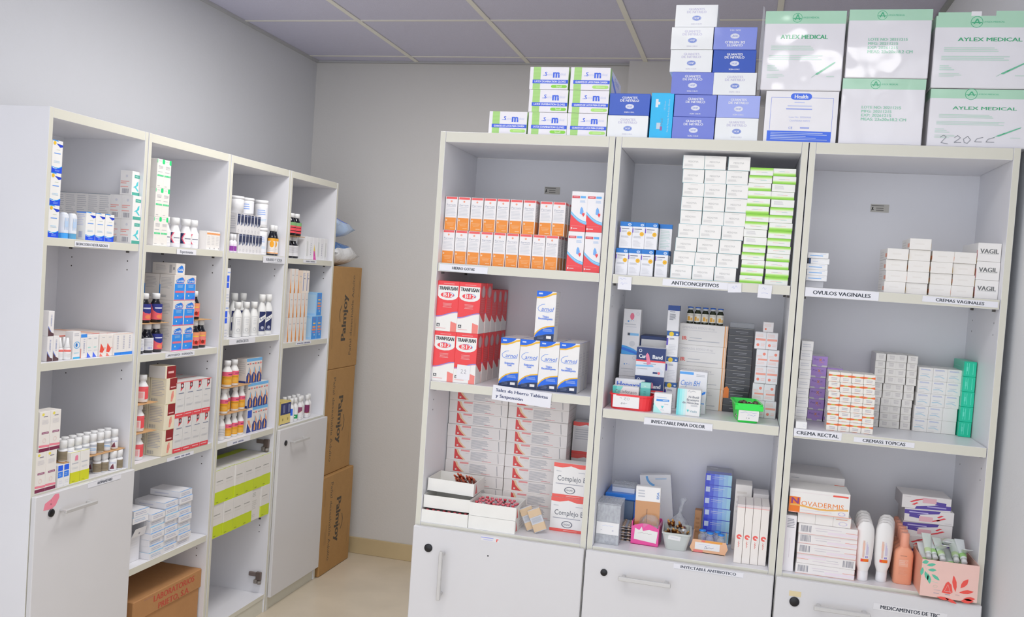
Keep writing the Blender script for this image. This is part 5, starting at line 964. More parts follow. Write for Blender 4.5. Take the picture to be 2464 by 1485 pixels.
def tube_kind(L=.095, r=.0082, col='e2e8e8', band='a8d48a', cap='eef0f0'):
    m = M(); n = 16; rings = []
    for k in range(6):
        f = k/5; a = r*(1+.45*f); b = r*(1-f)+.0006
        rings.append([(a*math.cos(2*math.pi*i/n), b*math.sin(2*math.pi*i/n), .018+(L-.018)*f) for i in range(n)])
    m.loft([[(r*.5*math.cos(2*math.pi*i/n), r*.5*math.sin(2*math.pi*i/n), .0145) for i in range(n)]]+rings, [col, band, col, col, col, col, col], sm=True); b = m.mesh('tube_body', 'plastic')
    m = M(); m.lathe([(0, 0, cap), (r*.72, .0003, cap), (r*.85, .002, cap), (r*.85, .0145, cap), (r*.5, .0155, cap)], 14); c = m.mesh('tube_cap', 'plastic')
    return Kind('cream_tube', [('tube_body', b), ('tube_cap', c)], 2*r, 2*r, L)
K_cu1, K_cu2 = tube_kind(), tube_kind(.09, .0082, 'd8e2da', 'c4dca8')
for i in range(13):
    c, ly = (i, 0) if i < 7 else (i-7, 1)
    back = i % 4 == 2
    put((K_cu1, K_cu2)[i % 2], 'R', 2, .3655+.0168*c+.008*ly, (.002+.004*(i % 3)+.012*ly) if not back else .094, BZ+.062+.0225*ly+(.0 if not back else .03), 'white and green cream tube in the floral box', 'tube', 'cream tubes in the floral box', tilt=((-rn.uniform(1.02, 1.2)) if not back else rn.uniform(1.2, 1.35), rn.uniform(-.08, .08)), yaw=rn.uniform(-.1, .1), centre=True)
# ------------------------------------------------------------------ left bank: bottle kinds
def bottle(name, r, h, body, cap, label, glass=False, ch=.2, neck=.45, shoulder=.68, sy=1., lab=(.08, .6), items=(), capr=None, caph=None, a0=.0, span=2.2, body_prof=None, mt=None):
    # body, screw cap and a wrapped label are separate parts
    cr = capr or r*neck*1.25; hc = h*(1-ch)
    m = M(); P_ = body_prof or [(0, 0, body), (r*.92, .0004, body), (r, .003, body), (r, h*shoulder, body), (r*.82, h*(shoulder+.06), body), (r*neck, hc-.006, body), (r*neck, hc+.002, body)]
    m.lathe(P_, 22, sy=sy); b = m.mesh(name+'_body', mt or ('glass' if glass else 'plastic'))
    m = M(); m.lathe([(cr*.8, hc-.001, cap), (cr, hc, cap), (cr, h-.0015, cap), (cr*.9, h, cap), (0, h, cap)], 20); c = m.mesh(name+'_cap', 'plastic')
    parts = [(name+'_body', b), (name+'_cap', c)]
    if items:
        m = M(); W = r*span; Hh = h*(lab[1]-lab[0]); decal(m, cyl(r, h*lab[0], a0, span, sy), W, Hh, items, sub=10)
        parts.append((name+'_label', m.mesh(name+'_label', 'paper')))
    return Kind(name, parts, 2*r, 2*r, h)
AV = -.75   # labels on the left bank are turned a little towards the room
def sheet(bank, k, u0, u1, d0, d1, z, label, col='c49a6c', sag=0.):
    m = M(); w, d = u1-u0, d1-d0; m.box(-w/2, w/2, -d/2, d/2, 0, .0022, col, .0003)
    return tag(link('cardboard_sheet', m.mesh('cardboard_sheet', 'kraft'), P(bank, k, (u0+u1)/2, (d0+d1)/2, z), rot=(0, sag, R0(bank))), label, 'cardboard')
# --- nearest left bookcase, upper shelf
z1 = 1.622
BLU, LBL = '1a4cd8', '48b0f4'
wv2 = [('p', [(0, .2), (.35, .16), (.7, .17), (1, .22), (1, .16), (.6, .12), (0, .17)], '36a4f0'), ('p', [(0, 0), (1, 0), (1, .2), (.8, .16), (.5, .12), (.2, .13), (0, .17)], BLU), ('l', .25, .04, .85, .1, 2, '8aa8f0', {'c': 1}), ('p', [(.38, .9), (1, .88), (1, .82), (.75, .79)], '1a3cc0'), ('p', [(0, 1), (.45, 1), (.6, .965), (0, .98)], '2f9cf0'), ('t', 'Salbutamol', .52, .6, .05, '6aa0e8', {'w': .6, 'b': True})]
wv2[-1] = ('l', .2, .57, .85, .63, 1, '6a9ce8')
sh = [('l', .4, .7, .75, .73, 1, 'c8d4c0'), ('l', .2, .3, .8, .38, 2, 'c4e0f4')]
K_ih = carton('inhaler_carton', .0425, .036, .0963, 'ecebe8', wv2+sh+[('e', .22, .91, .13, .13, 'f4c832')], [('r', 0, 0, 1, .17, BLU)], t=[('r', 0, 0, 1, 1, '2f8ce8')])
K_ic = carton('inhaler_carton', .0425, .036, .0885, 'ecebe8', wv2+sh, l=[('b', .3, .08, .7, .3, '9aa0c0'), ('l', .1, .5, .9, .92, 7, 'c8cce0'), ('r', 0, .95, 1, 1, '5a8ce0')], t=[('r', 0, 0, 1, 1, '3c8ce0')])
for i in range(3): put(K_ih, 'L', 0, (.0275, .0283, .029)[i], .01, z1+.0965*i, 'blue waved inhaler carton with a yellow spot, %s from bottom of the left pile' % ORD[i], 'carton', 'blue waved inhaler cartons')
for i in range(3): put(K_ic, 'L', 0, (.186, .2305, .275)[i], .01, z1, 'blue waved inhaler carton without a spot, %s from left' % ORD[i], 'carton', 'blue waved inhaler cartons')
def inhaler(body, base):
    m = M(); rr = lambda w, d, z: rrect(w, d, min(w, d)*.45, z)
    m.loft([rr(.03, .024, 0), rr(.03, .024, .016)], base, sm=False); b0 = m.mesh('inhaler_base', 'plastic')
    m = M(); m.loft([rr(.0305, .0245, .0165), rr(.0305, .0245, .066), rr(.027, .021, .074), rr(.018, .013, .079)], body, sm=False)
    decal(m, lambda x, y, l: (x-.01, -.0125-l, .022+y), .02, .045, [('l', .1, .05, .9, .95, 1, 'bcd4ee'), ('q', [[(x, .1), (x+.12, .1), (x+.12, .9), (x, .9)] for x in (.15, .45, .75)], 'b8cfec')]); b1 = m.mesh('inhaler_sleeve', 'plastic')
    return Kind('inhaler', [('inhaler_base', b0), ('inhaler_sleeve', b1)], .031, .025, .079)
K_i1, K_i2 = inhaler('e6ebf4', '4aa8f0'), inhaler('e4e8ee', '5a9ec4')
put(K_i1, 'L', 0, .112, .03, z1, 'capsule shaped inhaler with a bright blue base', 'inhaler', 'loose inhalers', centre=True)
put(K_i2, 'L', 0, .1475, .03, z1, 'capsule shaped inhaler with a grey teal base', 'inhaler', 'loose inhalers', centre=True)
TL = '4fa898'
def spray(side):
    return carton('spray_carton', .043, .0445, .0808, 'e4e2e0', [('r', .05, 0, 1, .13, TL), ('p', [(.15, .33), (.5, .42), (.62, .55), (.8, .6), (.78, .42), (.55, .36), (.9, .2), (.75, .18), (.4, .32)], '54c4cc'), ('r', .3, .72, .95, .86, TL), ('l', .4, .77, .85, .81, 1, 'c8e4dc')], l=side, t=[('l', .2, .2, .8, .8, 3, 'cfcfcc')])
K_sp = spray([('b', .2, .06, .75, .26, '8c8c98'), ('l', .05, .3, .8, .38, 1, 'e8b0a8'), ('l', .05, .45, .8, .6, 2, 'f0a8a0'), ('e', .55, .78, .1, .1, 'cfcfd6')])
K_sq = spray([('l', .08, .08, .92, .92, 10, 'c6c6c8'), ('r', 0, .97, 1, 1, '9aa0a8')])
for r in range(2):
    for j in range(7): put(K_sp if j < 2 else K_sq, 'L', 0, .3965, .003+.0449*j, z1+.0811*r, 'white spray carton in the file along the right side, %s %s' % (('lower tier,', 'upper tier,')[r], ('in front', 'second back', 'third back', 'fourth back', 'fifth back', 'sixth back', 'at the very back')[j]), 'carton', 'white and teal spray cartons')
put(K_sp, 'L', 0, .3955, .012, z1+.1623, 'white and teal spray carton alone on top of the file', 'carton', 'white and teal spray cartons', yaw=.05)
# --- nearest left bookcase, middle shelf
z2 = 1.246
dk = [('p', [(0, 0), (1, 0), (1, .1), (.5, .16), (.2, .26), (0, .36)], '5a4046'), ('p', [(0, .36), (.2, .26), (.5, .16), (.5, .2), (.25, .3), (0, .42)], '6a80c8'), ('l', .4, .35, .6, .9, 1, 'b0b4cc'), ('q', [[(.4, .4+.06*i), (.62, .4+.06*i), (.62, .43+.06*i), (.4, .43+.06*i)] for i in range(8)], 'a8acc4')]
K_dk = carton('eye_drop_carton', .0235, .025, .0765, 'e6e3e2', dk)
for i, (u, d, z) in enumerate(((.06, .02, 0), (.084, .019, 0), (.0605, .02, .0768))): put(K_dk, 'L', 0, u, d, z2+z, 'slim white carton with a dark wave, %s' % ('lower left of three', 'lower right of three', 'on top of the other two')[i], 'carton', 'dark waved slim cartons')
def dropper():
    m = M(); m.lathe([(0, 0, 'ebebea'), (.0115, .0004, 'ebebea'), (.012, .002, 'ebebea'), (.012, .032, 'ebebea'), (.007, .038, 'ebebea')], 16); b = m.mesh('dropper_body', 'plastic')
    m = M(); m.lathe([(.0085, .037, 'f0f0f0'), (.009, .038, 'f0f0f0'), (.0065, .05, 'f0f0f0'), (.004, .068, 'f0f0f0'), (0, .069, 'f0f0f0')], 14); c = m.mesh('dropper_cap', 'plastic')
    m = M(); decal(m, cyl(.012, .006, -.4, 2.4), .012*2.4, .026, [('r', 0, .75, 1, 1, 'e87a72'), ('l', .1, .1, .9, .6, 3, 'e0dcda')], sub=8); l = m.mesh('dropper_label', 'paper')
    return Kind('dropper_bottle', [('dropper_body', b), ('dropper_cap', c), ('dropper_label', l)], .024, .024, .069)
K_dr = dropper()
for i, (u, d) in enumerate(((.128, .035), (.1455, .022), (.158, .045))): put(K_dr, 'L', 0, u, d, z2, 'white dropper bottle with a tapering cap, %s from left' % ORD[i], 'bottle', 'dropper bottles', centre=True)
K_ey = carton('eye_drop_carton', .033, .03, .086, 'eae7e6', [('o', .55, .5, .42, .34, '3fa0dc', .18), ('e', .5, .5, .15, .2, '2f7cc8'), ('l', .15, .82, .85, .95, 2, 'b4b4bc'), ('l', .2, .18, .9, .24, 1, '9ad0e0'), ('r', .1, 0, 1, .06, '3fb0e0')])
K_bh = carton('eye_drop_carton', .0275, .03, .0762, 'e6e2e0', [('r', 0, .86, 1, 1, '3f8ee4'), ('l', .5, .2, .7, .8, 1, 'b8b8c4'), ('q', [[(.45, .2+.08*i), (.72, .2+.08*i), (.72, .24+.08*i), (.45, .24+.08*i)] for i in range(8)], 'b4b6c6'), ('r', 0, 0, .12, .4, 'd07a6a')], l=[('r', 0, 0, 1, .06, 'd0705e')])
K_bt = carton('eye_drop_carton', .0265, .03, .072, 'e6e3e0', [('p', [(.05, 0), (.75, 0), (.1, .25)], '4a6ce0'), ('l', .2, .8, .8, .9, 1, GR), ('l', .2, .4, .7, .5, 1, '9ad4cc'), ('l', .2, .28, .9, .34, 1, LG)])
K_rr = carton('eye_drop_carton', .0315, .03, .0715, 'eae4de', [('p', [(.0, .2), (.15, .6), (.72, .32), (.45, .16)], 'f85a48'), ('p', [(.0, .0), (.1, .16), (.5, .0)], 'fa8a78'), ('l', .3, .84, .8, .9, 1, GR), ('r', .55, .35, .9, .4, 'f4b0a4')])
K_bb2 = carton('eye_drop_carton', .031, .03, .0722, 'e8e4e0', [('r', 0, 0, 1, .13, '2f8cf0'), ('q', [[(.35, .28+.08*i), (.6, .28+.08*i), (.6, .33+.08*i), (.35, .33+.08*i)] for i in range(8)], 'b8b8c6'), ('r', 0, .98, 1, 1, 'e8c0ac')])
ge = 'eye drop cartons along the middle shelf'
put(K_ey, 'L', 0, .168, .02, z2, 'white carton with a blue eye emblem', 'carton', ge)
put(K_bh, 'L', 0, .203, .02, z2, 'slim carton with a blue band across its top', 'carton', ge)
for i in range(2): put(K_bt, 'L', 0, .2315+.0268*i, .02, z2, 'white carton with a blue corner triangle, %s one' % ('left', 'right')[i], 'carton', ge)
for i in range(2): put(K_rr, 'L', 0, .286+.0318*i, .015, z2, 'white carton with a red diamond, %s one' % ('left', 'right')[i], 'carton', ge)
for i in range(3): put(K_bb2, 'L', 0, .3505+.0303*i-.001, .008, z2, 'white carton with a blue foot band, %s from left' % ORD[i], 'carton', ge)
K_fl = carton('flat_carton', .185, .16, .072, 'dcd2cc', [('r', 0, .93, 1, 1, 'e08a80')], t=[('r', .02, .05, .5, .95, 'd8b8ae'), ('r', .5, .05, .75, .6, 'd2c27a'), ('r', .75, .05, .98, .95, 'd8a890')])
put(K_fl, 'L', 0, .155, .062, z2, 'flat pinkish carton lying behind the eye drop cartons, left one', 'carton', 'flat cartons behind the eye drops')
K_fm = carton('flat_carton', .088, .16, .07, 'dcd2cc', [('r', 0, .93, 1, 1, 'e08a80')], t=[('r', .02, .05, .98, .95, 'd8b0a0')])
put(K_fm, 'L', 0, .3445, .062, z2, 'flat pinkish carton lying behind the eye drop cartons, right one', 'carton', 'flat cartons behind the eye drops')
# --- nearest left bookcase, bottom shelf
zb = .853
MA = '7a2a4a'
ma = [('r', 0, 0, 1, .085, MA), ('p', [(0, .12), (1, .1), (1, .155), (0, .175)], 'f48a9c'), ('e', .3, .93, .12, .1, 'e8d860'), ('l', .35, .85, .8, .9, 1, '8a8490'), ('l', .2, .68, .85, .8, 4, 'd4d0d2'), ('r', .22, .44, .88, .49, '9a5a78'), ('l', .3, .45, .8, .48, 1, 'c8b0bc'), ('o', .5, .28, .16, .16, 'ecd0cc', .2)]
K_ma = carton('medicine_carton', .0425, .045, .122, 'e9e4de', ma, r=[('l', .2, .2, .8, .8, 6, 'cfcbc8')], t=[('l', .1, .2, .9, .8, 4, 'd6d2d0')])
for i, (u, z) in enumerate(((.0165, 0), (.0595, 0), (.0255, .1223), (.069, .1223))): put(K_ma, 'L', 0, u, .002, zb+z, 'cream carton with a maroon and pink foot, %s of four' % ('lower left', 'lower right', 'upper left', 'upper right')[i], 'carton', 'maroon footed cartons')
K_b2 = carton('medicine_carton', .0255, .04, .066, 'e8e7e6', [('r', .0, .74, .8, 1, '2a66f0'), ('r', 0, .42, .8, .7, '3a84f4'), ('l', .1, .48, .6, .64, 2, '9abcf8'), ('l', .2, .1, .8, .3, 2, 'dadae0')])
for i in range(2): put(K_b2, 'L', 0, .1125+.0262*i, .003, zb, 'small white carton with two blue squares, %s one' % ('left', 'right')[i], 'carton', 'blue squared small cartons')
YG = 'cfd028'
K_yg = carton('medicine_carton', .041, .045, .097, 'e6e3de', [('r', 0, 0, 1, .35, YG), ('l', .1, .6, .9, .68, 1, GR), ('l', .15, .45, .8, .52, 2, LG), ('l', .2, .03, .5, .08, 1, 'b0b020')], l=[('r', 0, 0, 1, .35, YG)], t=[('r', 0, 0, 1, .6, YG)])
for i in range(2): put(K_yg, 'L', 0, .166+.0425*i, .002, zb, 'white carton with a mustard foot, %s' % ('with a pink scrap stuck on it', 'right hand one')[i], 'carton', 'mustard footed cartons')
slip('paper_scrap', .013, .017, P('L', 0, .189, .001, zb+.071), 'pink paper scrap stuck on a mustard footed carton', rot=(0, 0, R0('L')))
wb_ = [('r', 0, 0, 1, 1, '8c7f68'), ('l', .1, .2, .9, .8, 4, '7a6e5a')]; wc_ = [('r', 0, .72, 1, 1, 'b4b8c2'), ('l', .1, .3, .9, .6, 2, '7ab0e8'), ('r', 0, 0, 1, .06, 'd0d0d4')]; wd_ = [('p', [(.2, .1), (.6, .1), (.5, .7), (.35, .5)], '7a3a4a'), ('l', .1, .7, .9, .9, 2, 'b8bcd8')]
K_pb = [bottle('pill_bottle', .0135, .066, 'e9e9ea', 'f0f0f0', 0, ch=.33, neck=.8, shoulder=.55, capr=.0122, lab=(.06, .5), items=x, a0=AV, span=2.6) for x in (wb_, wc_, wd_)]
for i, (u, d, kk) in enumerate(((.327, .035, 0), (.3565, .03, 0), (.3855, .02, 2), (.4135, .018, 0))): put(K_pb[kk], 'L', 0, u, d, zb, 'white pill bottle in the front row under the cardboard, %s from left' % ORD[i], 'bottle', 'white pill bottles', centre=True)
for i in range(5): put(K_pb[i % 3], 'L', 0, .285+.029*i, .075, zb, 'white pill bottle hidden under the cardboard, %s from left' % ORD[i], 'bottle', 'white pill bottles', centre=True)
for i in range(4): put(K_pb[1], 'L', 0, .17+.03*i, .085, zb, 'white pill bottle hidden behind the mustard footed cartons, %s from left' % ORD[i], 'bottle', 'white pill bottles', centre=True)
sheet('L', 0, .145, .435, .01, .12, zb+.0672, 'brown cardboard sheet laid over the lower pill bottles')
for i, u in enumerate((.16, .1905, .225, .2595, .294, .329, .3625, .4)): put(K_pb[(0, 2, 1, 1, 1, 0, 1, 2)[i]], 'L', 0, u, .03, zb+.0698, 'white pill bottle on the cardboard, front file, %s from left' % ORD[i], 'bottle', 'white pill bottles', centre=True)
for i in range(8): put(K_pb[i % 3], 'L', 0, .175+.0335*i, .065, zb+.0698, 'white pill bottle on the cardboard, back file, %s from left' % ORD[i], 'bottle', 'white pill bottles', centre=True)
# --- second left bookcase
z1, z2, z3, z4 = 1.622, 1.239, .857, .485
GG = '2ad27a'
K_gn = carton('medicine_carton', .0392, .05, .101, 'e6e2dc', [('p', [(.72, .86), (.82, .84), (1, .84), (1, 1), (.82, 1), (.72, .98)], GG), ('r', 0, .86, .08, .98, '58d894'), ('l', .2, .91, .65, .95, 1, 'b8bcb8'), ('l', .08, .66, .95, .78, 3, 'b0b0b4', {'c': 1}), ('l', .15, .54, .85, .58, 1, 'b4b8bc'), ('q', [[(.08+.18*i, .4), (.22+.18*i, .4), (.22+.18*i, .46), (.08+.18*i, .46)] for i in range(5)], '42d48a'), ('l', .15, .05, .5, .09, 1, 'b8b8b8')])
for r in range(3):
    for c in range(2): put(K_gn, 'L', 1, .064+.0395*c+.0006*r, .01, z1+.1013*r, 'cream carton with green tabs, %s of the %s tier' % (('left', 'right')[c], ('lowest', 'middle', 'topmost')[r]), 'carton', 'green tabbed cartons')
ex = [('r', 0, 0, 1, 1, 'ecebea'), ('p', [(0, 0), (.42, 0), (.22, .5), (.4, 1), (0, 1)], '26305e'), ('p', [(.42, 0), (.5, 0), (.3, .5), (.48, 1), (.4, 1), (.22, .5)], 'f0607c'), ('l', .45, .4, .95, .6, 1, '7a7a8a'), ('l', .5, .15, .95, .35, 2, 'dcdce0')]
K_ex = bottle('syrup_bottle', .0225, .108, 'ecebec', 'f2f2f2', 0, ch=.22, neck=.62, shoulder=.52, lab=(.14, .5), items=ex, a0=AV-.1, span=2.5)
for i, (u, d) in enumerate(((.18, .05), (.239, .05), (.31, .052), (.362, .055))): put(K_ex, 'L', 1, u, d, z1, 'white syrup bottle with a navy and pink label, %s from left' % ORD[i], 'bottle', 'navy and pink labelled bottles', centre=True)
K_wo = carton('medicine_carton', .029, .035, .071, 'e9e5e1', [('r', 0, .82, 1, .92, 'f8a868'), ('l', .12, .25, .8, .75, 6, 'd2cfce'), ('r', .7, .05, .85, .11, '7a7a84')])
for i in range(3): put(K_wo, 'L', 1, .3928+.0298*i, .012, z1, 'small white carton with an orange stripe, %s from left' % ORD[i], 'carton', 'orange striped small cartons')
# middle shelf: blue syrup cartons and dark bottles
LB = '2f96f4'
cbx = [('r', .04, .02, .96, .66, LB), ('r', 0, 0, 1, .035, 'f0708a'), ('p', [(.2, .68), (.85, .68), (.9, .8), (.82, .88), (.68, .92), (.3, .86), (.16, .8)], '1f78d8'), ('p', [(.1, .68), (.2, .66), (.85, .66), (.95, .8), (.8, .92), (.78, .9), (.9, .8), (.84, .68)], 'f8b0bc'), ('t', 'Cordal', .52, .775, .1, 'eaf2fc', {'b': True, 'w': .6}), ('l', .2, .5, .85, .62, 3, 'a4d0f8', {'c': 1}), ('r', .1, .3, .9, .38, 'f07488'), ('e', .35, .18, .05, .05, 'e4f0fc'), ('p', [(.55, .05), (.95, .05), (.95, .2)], '3a74e8')]
cbx[4] = ('t', 'Cordal', .52, .775, .1, 'eaf2fc', {'b': True, 'w': .6})
K_cb2 = carton('syrup_carton', .0665, .062, .0932, 'dcd6d0', cbx, l=[('l', .1, .45, .85, .9, 8, 'c0bcba'), ('l', .1, .1, .5, .2, 3, '8e8c92'), ('r', 0, 0, .06, .6, LB)], r=[('r', .9, 0, 1, .65, LB)])
K_ct = carton('syrup_carton', .0545, .1, .0425, 'dcd6d0', [('p', [(.2, .2), (.75, .2), (.85, .5), (.75, .75), (.6, .85), (.3, .65), (.15, .5)], '1f78d8'), ('t', 'Cordal', .5, .46, .22, 'eaf2fc', {'b': True, 'w': .5})], l=[('l', .15, .3, .6, .8, 5, 'c4c0be'), ('b', .72, .15, .84, .85, '8e8c92'), ('l', .88, .3, .95, .8, 1, '8a8a90')])
gcb = 'bright blue syrup cartons'
for r in range(3):
    for c in range(2):
        for j in range(3 if c == 0 else 1):
            put(K_cb2, 'L', 1, .205-.004*(r == 0)*0+.0675*c, .013+.0645*j, z2+.0936*r, 'bright blue syrup carton, %s column, %s tier%s' % (('left', 'right')[c], ('lowest', 'middle', 'topmost')[r], ('', ', second back', ', third back')[j]), 'carton', gcb)
put(K_ct, 'L', 1, .2205, .02, z2+.2811, 'syrup carton lying on its side on top of the blue ones', 'carton', gcb)
fi = [('r', 0, 0, 1, 1, 'fb6470'), ('p', [(.2, 1), (1, 1), (1, .48), (.75, .4), (.5, .45), (.32, .6)], '283080'), ('l', .4, .66, .95, .84, 1, 'd8dcf0'), ('e', .7, .2, .2, .12, 'fa9060')]
fb = [('r', 0, 0, 1, 1, 'dcdcdf'), ('l', .12, .3, .85, .9, 6, 'b8b8c0'), ('b', .5, .08, .8, .28, '8a8ec0')]
DKB = '10131f'
def dark(items, r=.0232, h=.104, lab=(.1, .64), sh=.55, mtc='f0f0f0', span=2.7): return bottle('syrup_bottle', r, h, DKB, mtc, 0, glass=True, ch=.19, neck=.5, shoulder=sh, lab=lab, items=items, a0=AV, span=span, capr=r*.62)
K_f1, K_f2 = dark(fi), dark(fb, lab=(.1, .52))
gf = 'dark syrup bottles with coral labels'
for i, (u, d, kk) in enumerate(((.055, .046, 0), (.107, .046, 1), (.158, .046, 0))): put((K_f2, K_f2, K_f1)[i], 'L', 1, u, d, z2, 'dark syrup bottle on the shelf under the cardboard, %s from left' % ORD[i], 'bottle', gf, centre=True)
sheet('L', 1, .03, .195, .02, .075, z2+.1052, 'brown cardboard sheet between the dark bottles left of the blue cartons')
for i, (u, d) in enumerate(((.085, .047), (.149, .047))): put(K_f1, 'L', 1, u, d, z2+.1078, 'dark syrup bottle standing on the cardboard, %s one' % ('left', 'right')[i], 'bottle', gf, centre=True)
fr = [('r', 0, 0, 1, 1, 'f88a80'), ('r', 0, .72, 1, 1, 'fba070'), ('l', .2, .6, .9, .8, 1, 'f4c850'), ('p', [(.35, .1), (.8, .08), (.85, .4), (.55, .3), (.4, .45)], 'e0382e'), ('e', .6, .25, .1, .12, '7a2418')]
K_fr = dark(fr, .0222, .108, (.1, .58))
for i, (u, d) in enumerate(((.383, .04), (.434, .045))): put(K_fr, 'L', 1, u, d, z2, 'dark bottle with a fruit label right of the blue cartons, %s one' % ('left', 'right')[i], 'bottle', 'fruit labelled dark bottles', centre=True)
sheet('L', 1, .355, .465, .018, .075, z2+.1093, 'brown cardboard sheet on the two fruit labelled bottles')
put(K_fr, 'L', 1, .381, .045, z2+.1118, 'dark bottle with a fruit label standing alone on the cardboard', 'bottle', 'fruit labelled dark bottles', centre=True)
# third shelf: emulsion cartons, red footed cartons and white bottles
wl = [('r', 0, 0, 1, 1, 'f4e2e0'), ('r', 0, .62, 1, 1, 'fb6a70'), ('p', [(.6, .0), (1, .05), (1, .9), (.6, .8)], 'fb5a60'), ('r', .12, .1, .5, .55, 'fbc0c0')]
K_ew = bottle('syrup_bottle', .0195, .098, 'ececec', 'f0f0f0', 0, ch=.2, neck=.55, shoulder=.58, lab=(.12, .58), items=wl, a0=AV, span=2.5)
for i in range(3):
    put(K_ew, 'L', 1, (.087, .084, .098)[i], .045, z3+.1026*i, 'white emulsion bottle with a coral label, %s' % ('at the foot of the pile', 'between two cardboards', 'on the upper cardboard')[i], 'bottle', 'coral labelled white bottles', centre=True)
    put(K_ew, 'L', 1, (.125, .122, .138)[i]-.08, .06, z3+.1026*i, 'white emulsion bottle half hidden by the upright, %s tier' % ('lowest', 'middle', 'topmost')[i], 'bottle', 'coral labelled white bottles', centre=True)
    if i < 2: sheet('L', 1, .02, .15, .015, .09, z3+.0992+.1026*i, 'brown cardboard sheet on the %s white emulsion bottle' % ('lowest', 'middle')[i])
MR = '8c1c22'
em = [('r', .3, .55, 1, 1, MR), ('l', .4, .6, .95, .7, 1, 'e4b0b0'), ('p', [(.45, .1), (.6, .08), (.75, .3), (.7, .5), (.55, .48), (.48, .3)], 'f0a090'), ('r', .5, .2, .62, .4, 'e88478'), ('r', 0, 0, 1, .02, 'd8cfa8')]
es = [('l', .1, .3, .9, .92, 10, 'bcb8b8'), ('b', .1, .06, .5, .2, '8e8c94')]
K_em = carton('emulsion_carton', .063, .068, .0945, 'e8dfc6', em, l=es)
K_el = carton('emulsion_carton', .063, .068, .0445, 'e8dfc6', [('r', .15, .0, 1, 1, MR), ('t', 'Emulsión', .58, .5, .4, 'e8c0bc', {'b': True, 'w': .6})], l=[('r', 0, 0, 1, 1, 'd4d0cc')])
K_el = carton('emulsion_carton', .063, .068, .0445, 'e8dfc6', [('r', .15, .0, 1, 1, MR), ('l', .28, .3, .9, .7, 1, 'e0b0ac')], l=[('r', 0, 0, 1, 1, 'd4d0cc')])
for r in range(3):
    for j in range(2): put(K_em, 'L', 1, (.168, .172, .176)[r], .002+.0705*j, z3+.0948*r, 'cream carton with a maroon block, %s tier, %s' % (('lowest', 'middle', 'topmost')[r], ('in front', 'behind')[j]), 'carton', 'maroon blocked cartons')
put(K_el, 'L', 1, .17, .006, z3+.2847, 'maroon ended carton lying on top of the cream cartons', 'carton', 'maroon blocked cartons')
RD2 = 'e0404a'
ne = [('r', .02, 0, 1, .125, RD2), ('l', .15, .04, .95, .1, 1, 'f8c4c4'), ('p', [(.5, .74), (.82, .84), (.82, 1), (.45, 1), (.52, .9)], RD2), ('r', .54, .83, .78, .96, '26262e'), ('q', [[(.63, .85), (.69, .85), (.69, .94), (.63, .94)], [(.58, .88), (.74, .88), (.74, .91), (.58, .91)]], 'e8e8ea'), ('l', .3, .66, .95, .71, 1, '7a8298'), ('l', .2, .5, .6, .53, 1, GR), ('l', .2, .3, .9, .36, 2, 'c6c6ca'), ('r', 0, .985, 1, 1, 'e87a7a'), ('r', 0, .12, .03, 1, 'f2f0ee')]
K_ne = carton('syrup_carton', .0565, .062, .1315, 'd8d6d4', ne, l=[('r', 0, 0, 1, .125, RD2)], t=[('k', [(.1, .0), (.1, 1)], .003, 'dc5a5a'), ('r', 0, .0, 1, .08, 'dc6a6a')])
for r in range(2):
    for c in range(4):
        for j in range(3 if r else 1): put(K_ne, 'L', 1, .2335+.0572*c+.0015*r, .002+.065*j, z3+.132*r, 'white carton with a red foot and black cross, %s from left, %s row%s' % (ORD[c], ('lower', 'upper')[r], ('', ', second back', ', third back')[j]), 'carton', 'red footed cartons', yaw=((r+c) % 3-1)*.008)
for c in range(4): put(K_ne, 'L', 1, .2335+.0572*c, .067, z3, 'white carton with a red foot hidden in the lower row, %s from left' % ORD[c], 'carton', 'red footed cartons')
# low shelf: flat cartons in three stacks, and the brown carton below
def flatc(side, top='2f98e0'):
    return carton('flat_carton', .0795, .13, .0232, 'e4e3e6', [('l', .1, .25, .9, .75, 2, side)], l=[('l', .15, .3, .7, .7, 1, 'c8cad8')], t=[('r', 0, 0, 1, .3, top), ('r', .0, .3, .5, .5, 'c4dcee')], ch=.0005)
K_s1, K_s2 = flatc('b8bacc'), flatc('b4c4dc', '4ab0dc')
gfs = 'flat white cartons in three low stacks'
for c, (u, n) in enumerate(((.1375, 7), (.2215, 8), (.306, 9))):
    for r in range(n): put((K_s1, K_s2)[(r*3+c) % 4 == 0], 'L', 1, u+.0015*((r*5+c) % 3-1), .005+.03*(2-c)*.0+.003*((r*7+c) % 3), z4+.0235*r, 'flat white carton, %s stack, %s from bottom' % (('left', 'middle', 'right')[c], ORD[r]), 'carton', gfs, yaw=((r*3+c*5) % 5-2)*.01)
K_sf = carton('medicine_carton', .075, .055, .093, 'e2e1e4', [('l', .1, .5, .9, .9, 4, 'dcdce0')], l=[('r', .1, .06, .3, .2, '3f6ce0'), ('r', .35, .08, .6, .18, 'f06a70'), ('r', .7, .12, .95, .2, 'f07a80'), ('l', .1, .4, .9, .5, 1, 'b8b8c8'), ('l', .1, .7, .7, .76, 1, 'd0d0d8')])
put(K_sf, 'L', 1, .0545, .045, z4, 'white carton with a small blue and red flag mark, left of the stacks', 'carton')
ob = tag(link('open_carton', None, P('L', 1, .096, .075, z4+.0942), R0('L')), 'opened white carton with its flap hanging, by the left upright', 'carton')
m = M(); w, d, h, t = .074, .09, .05, .0015
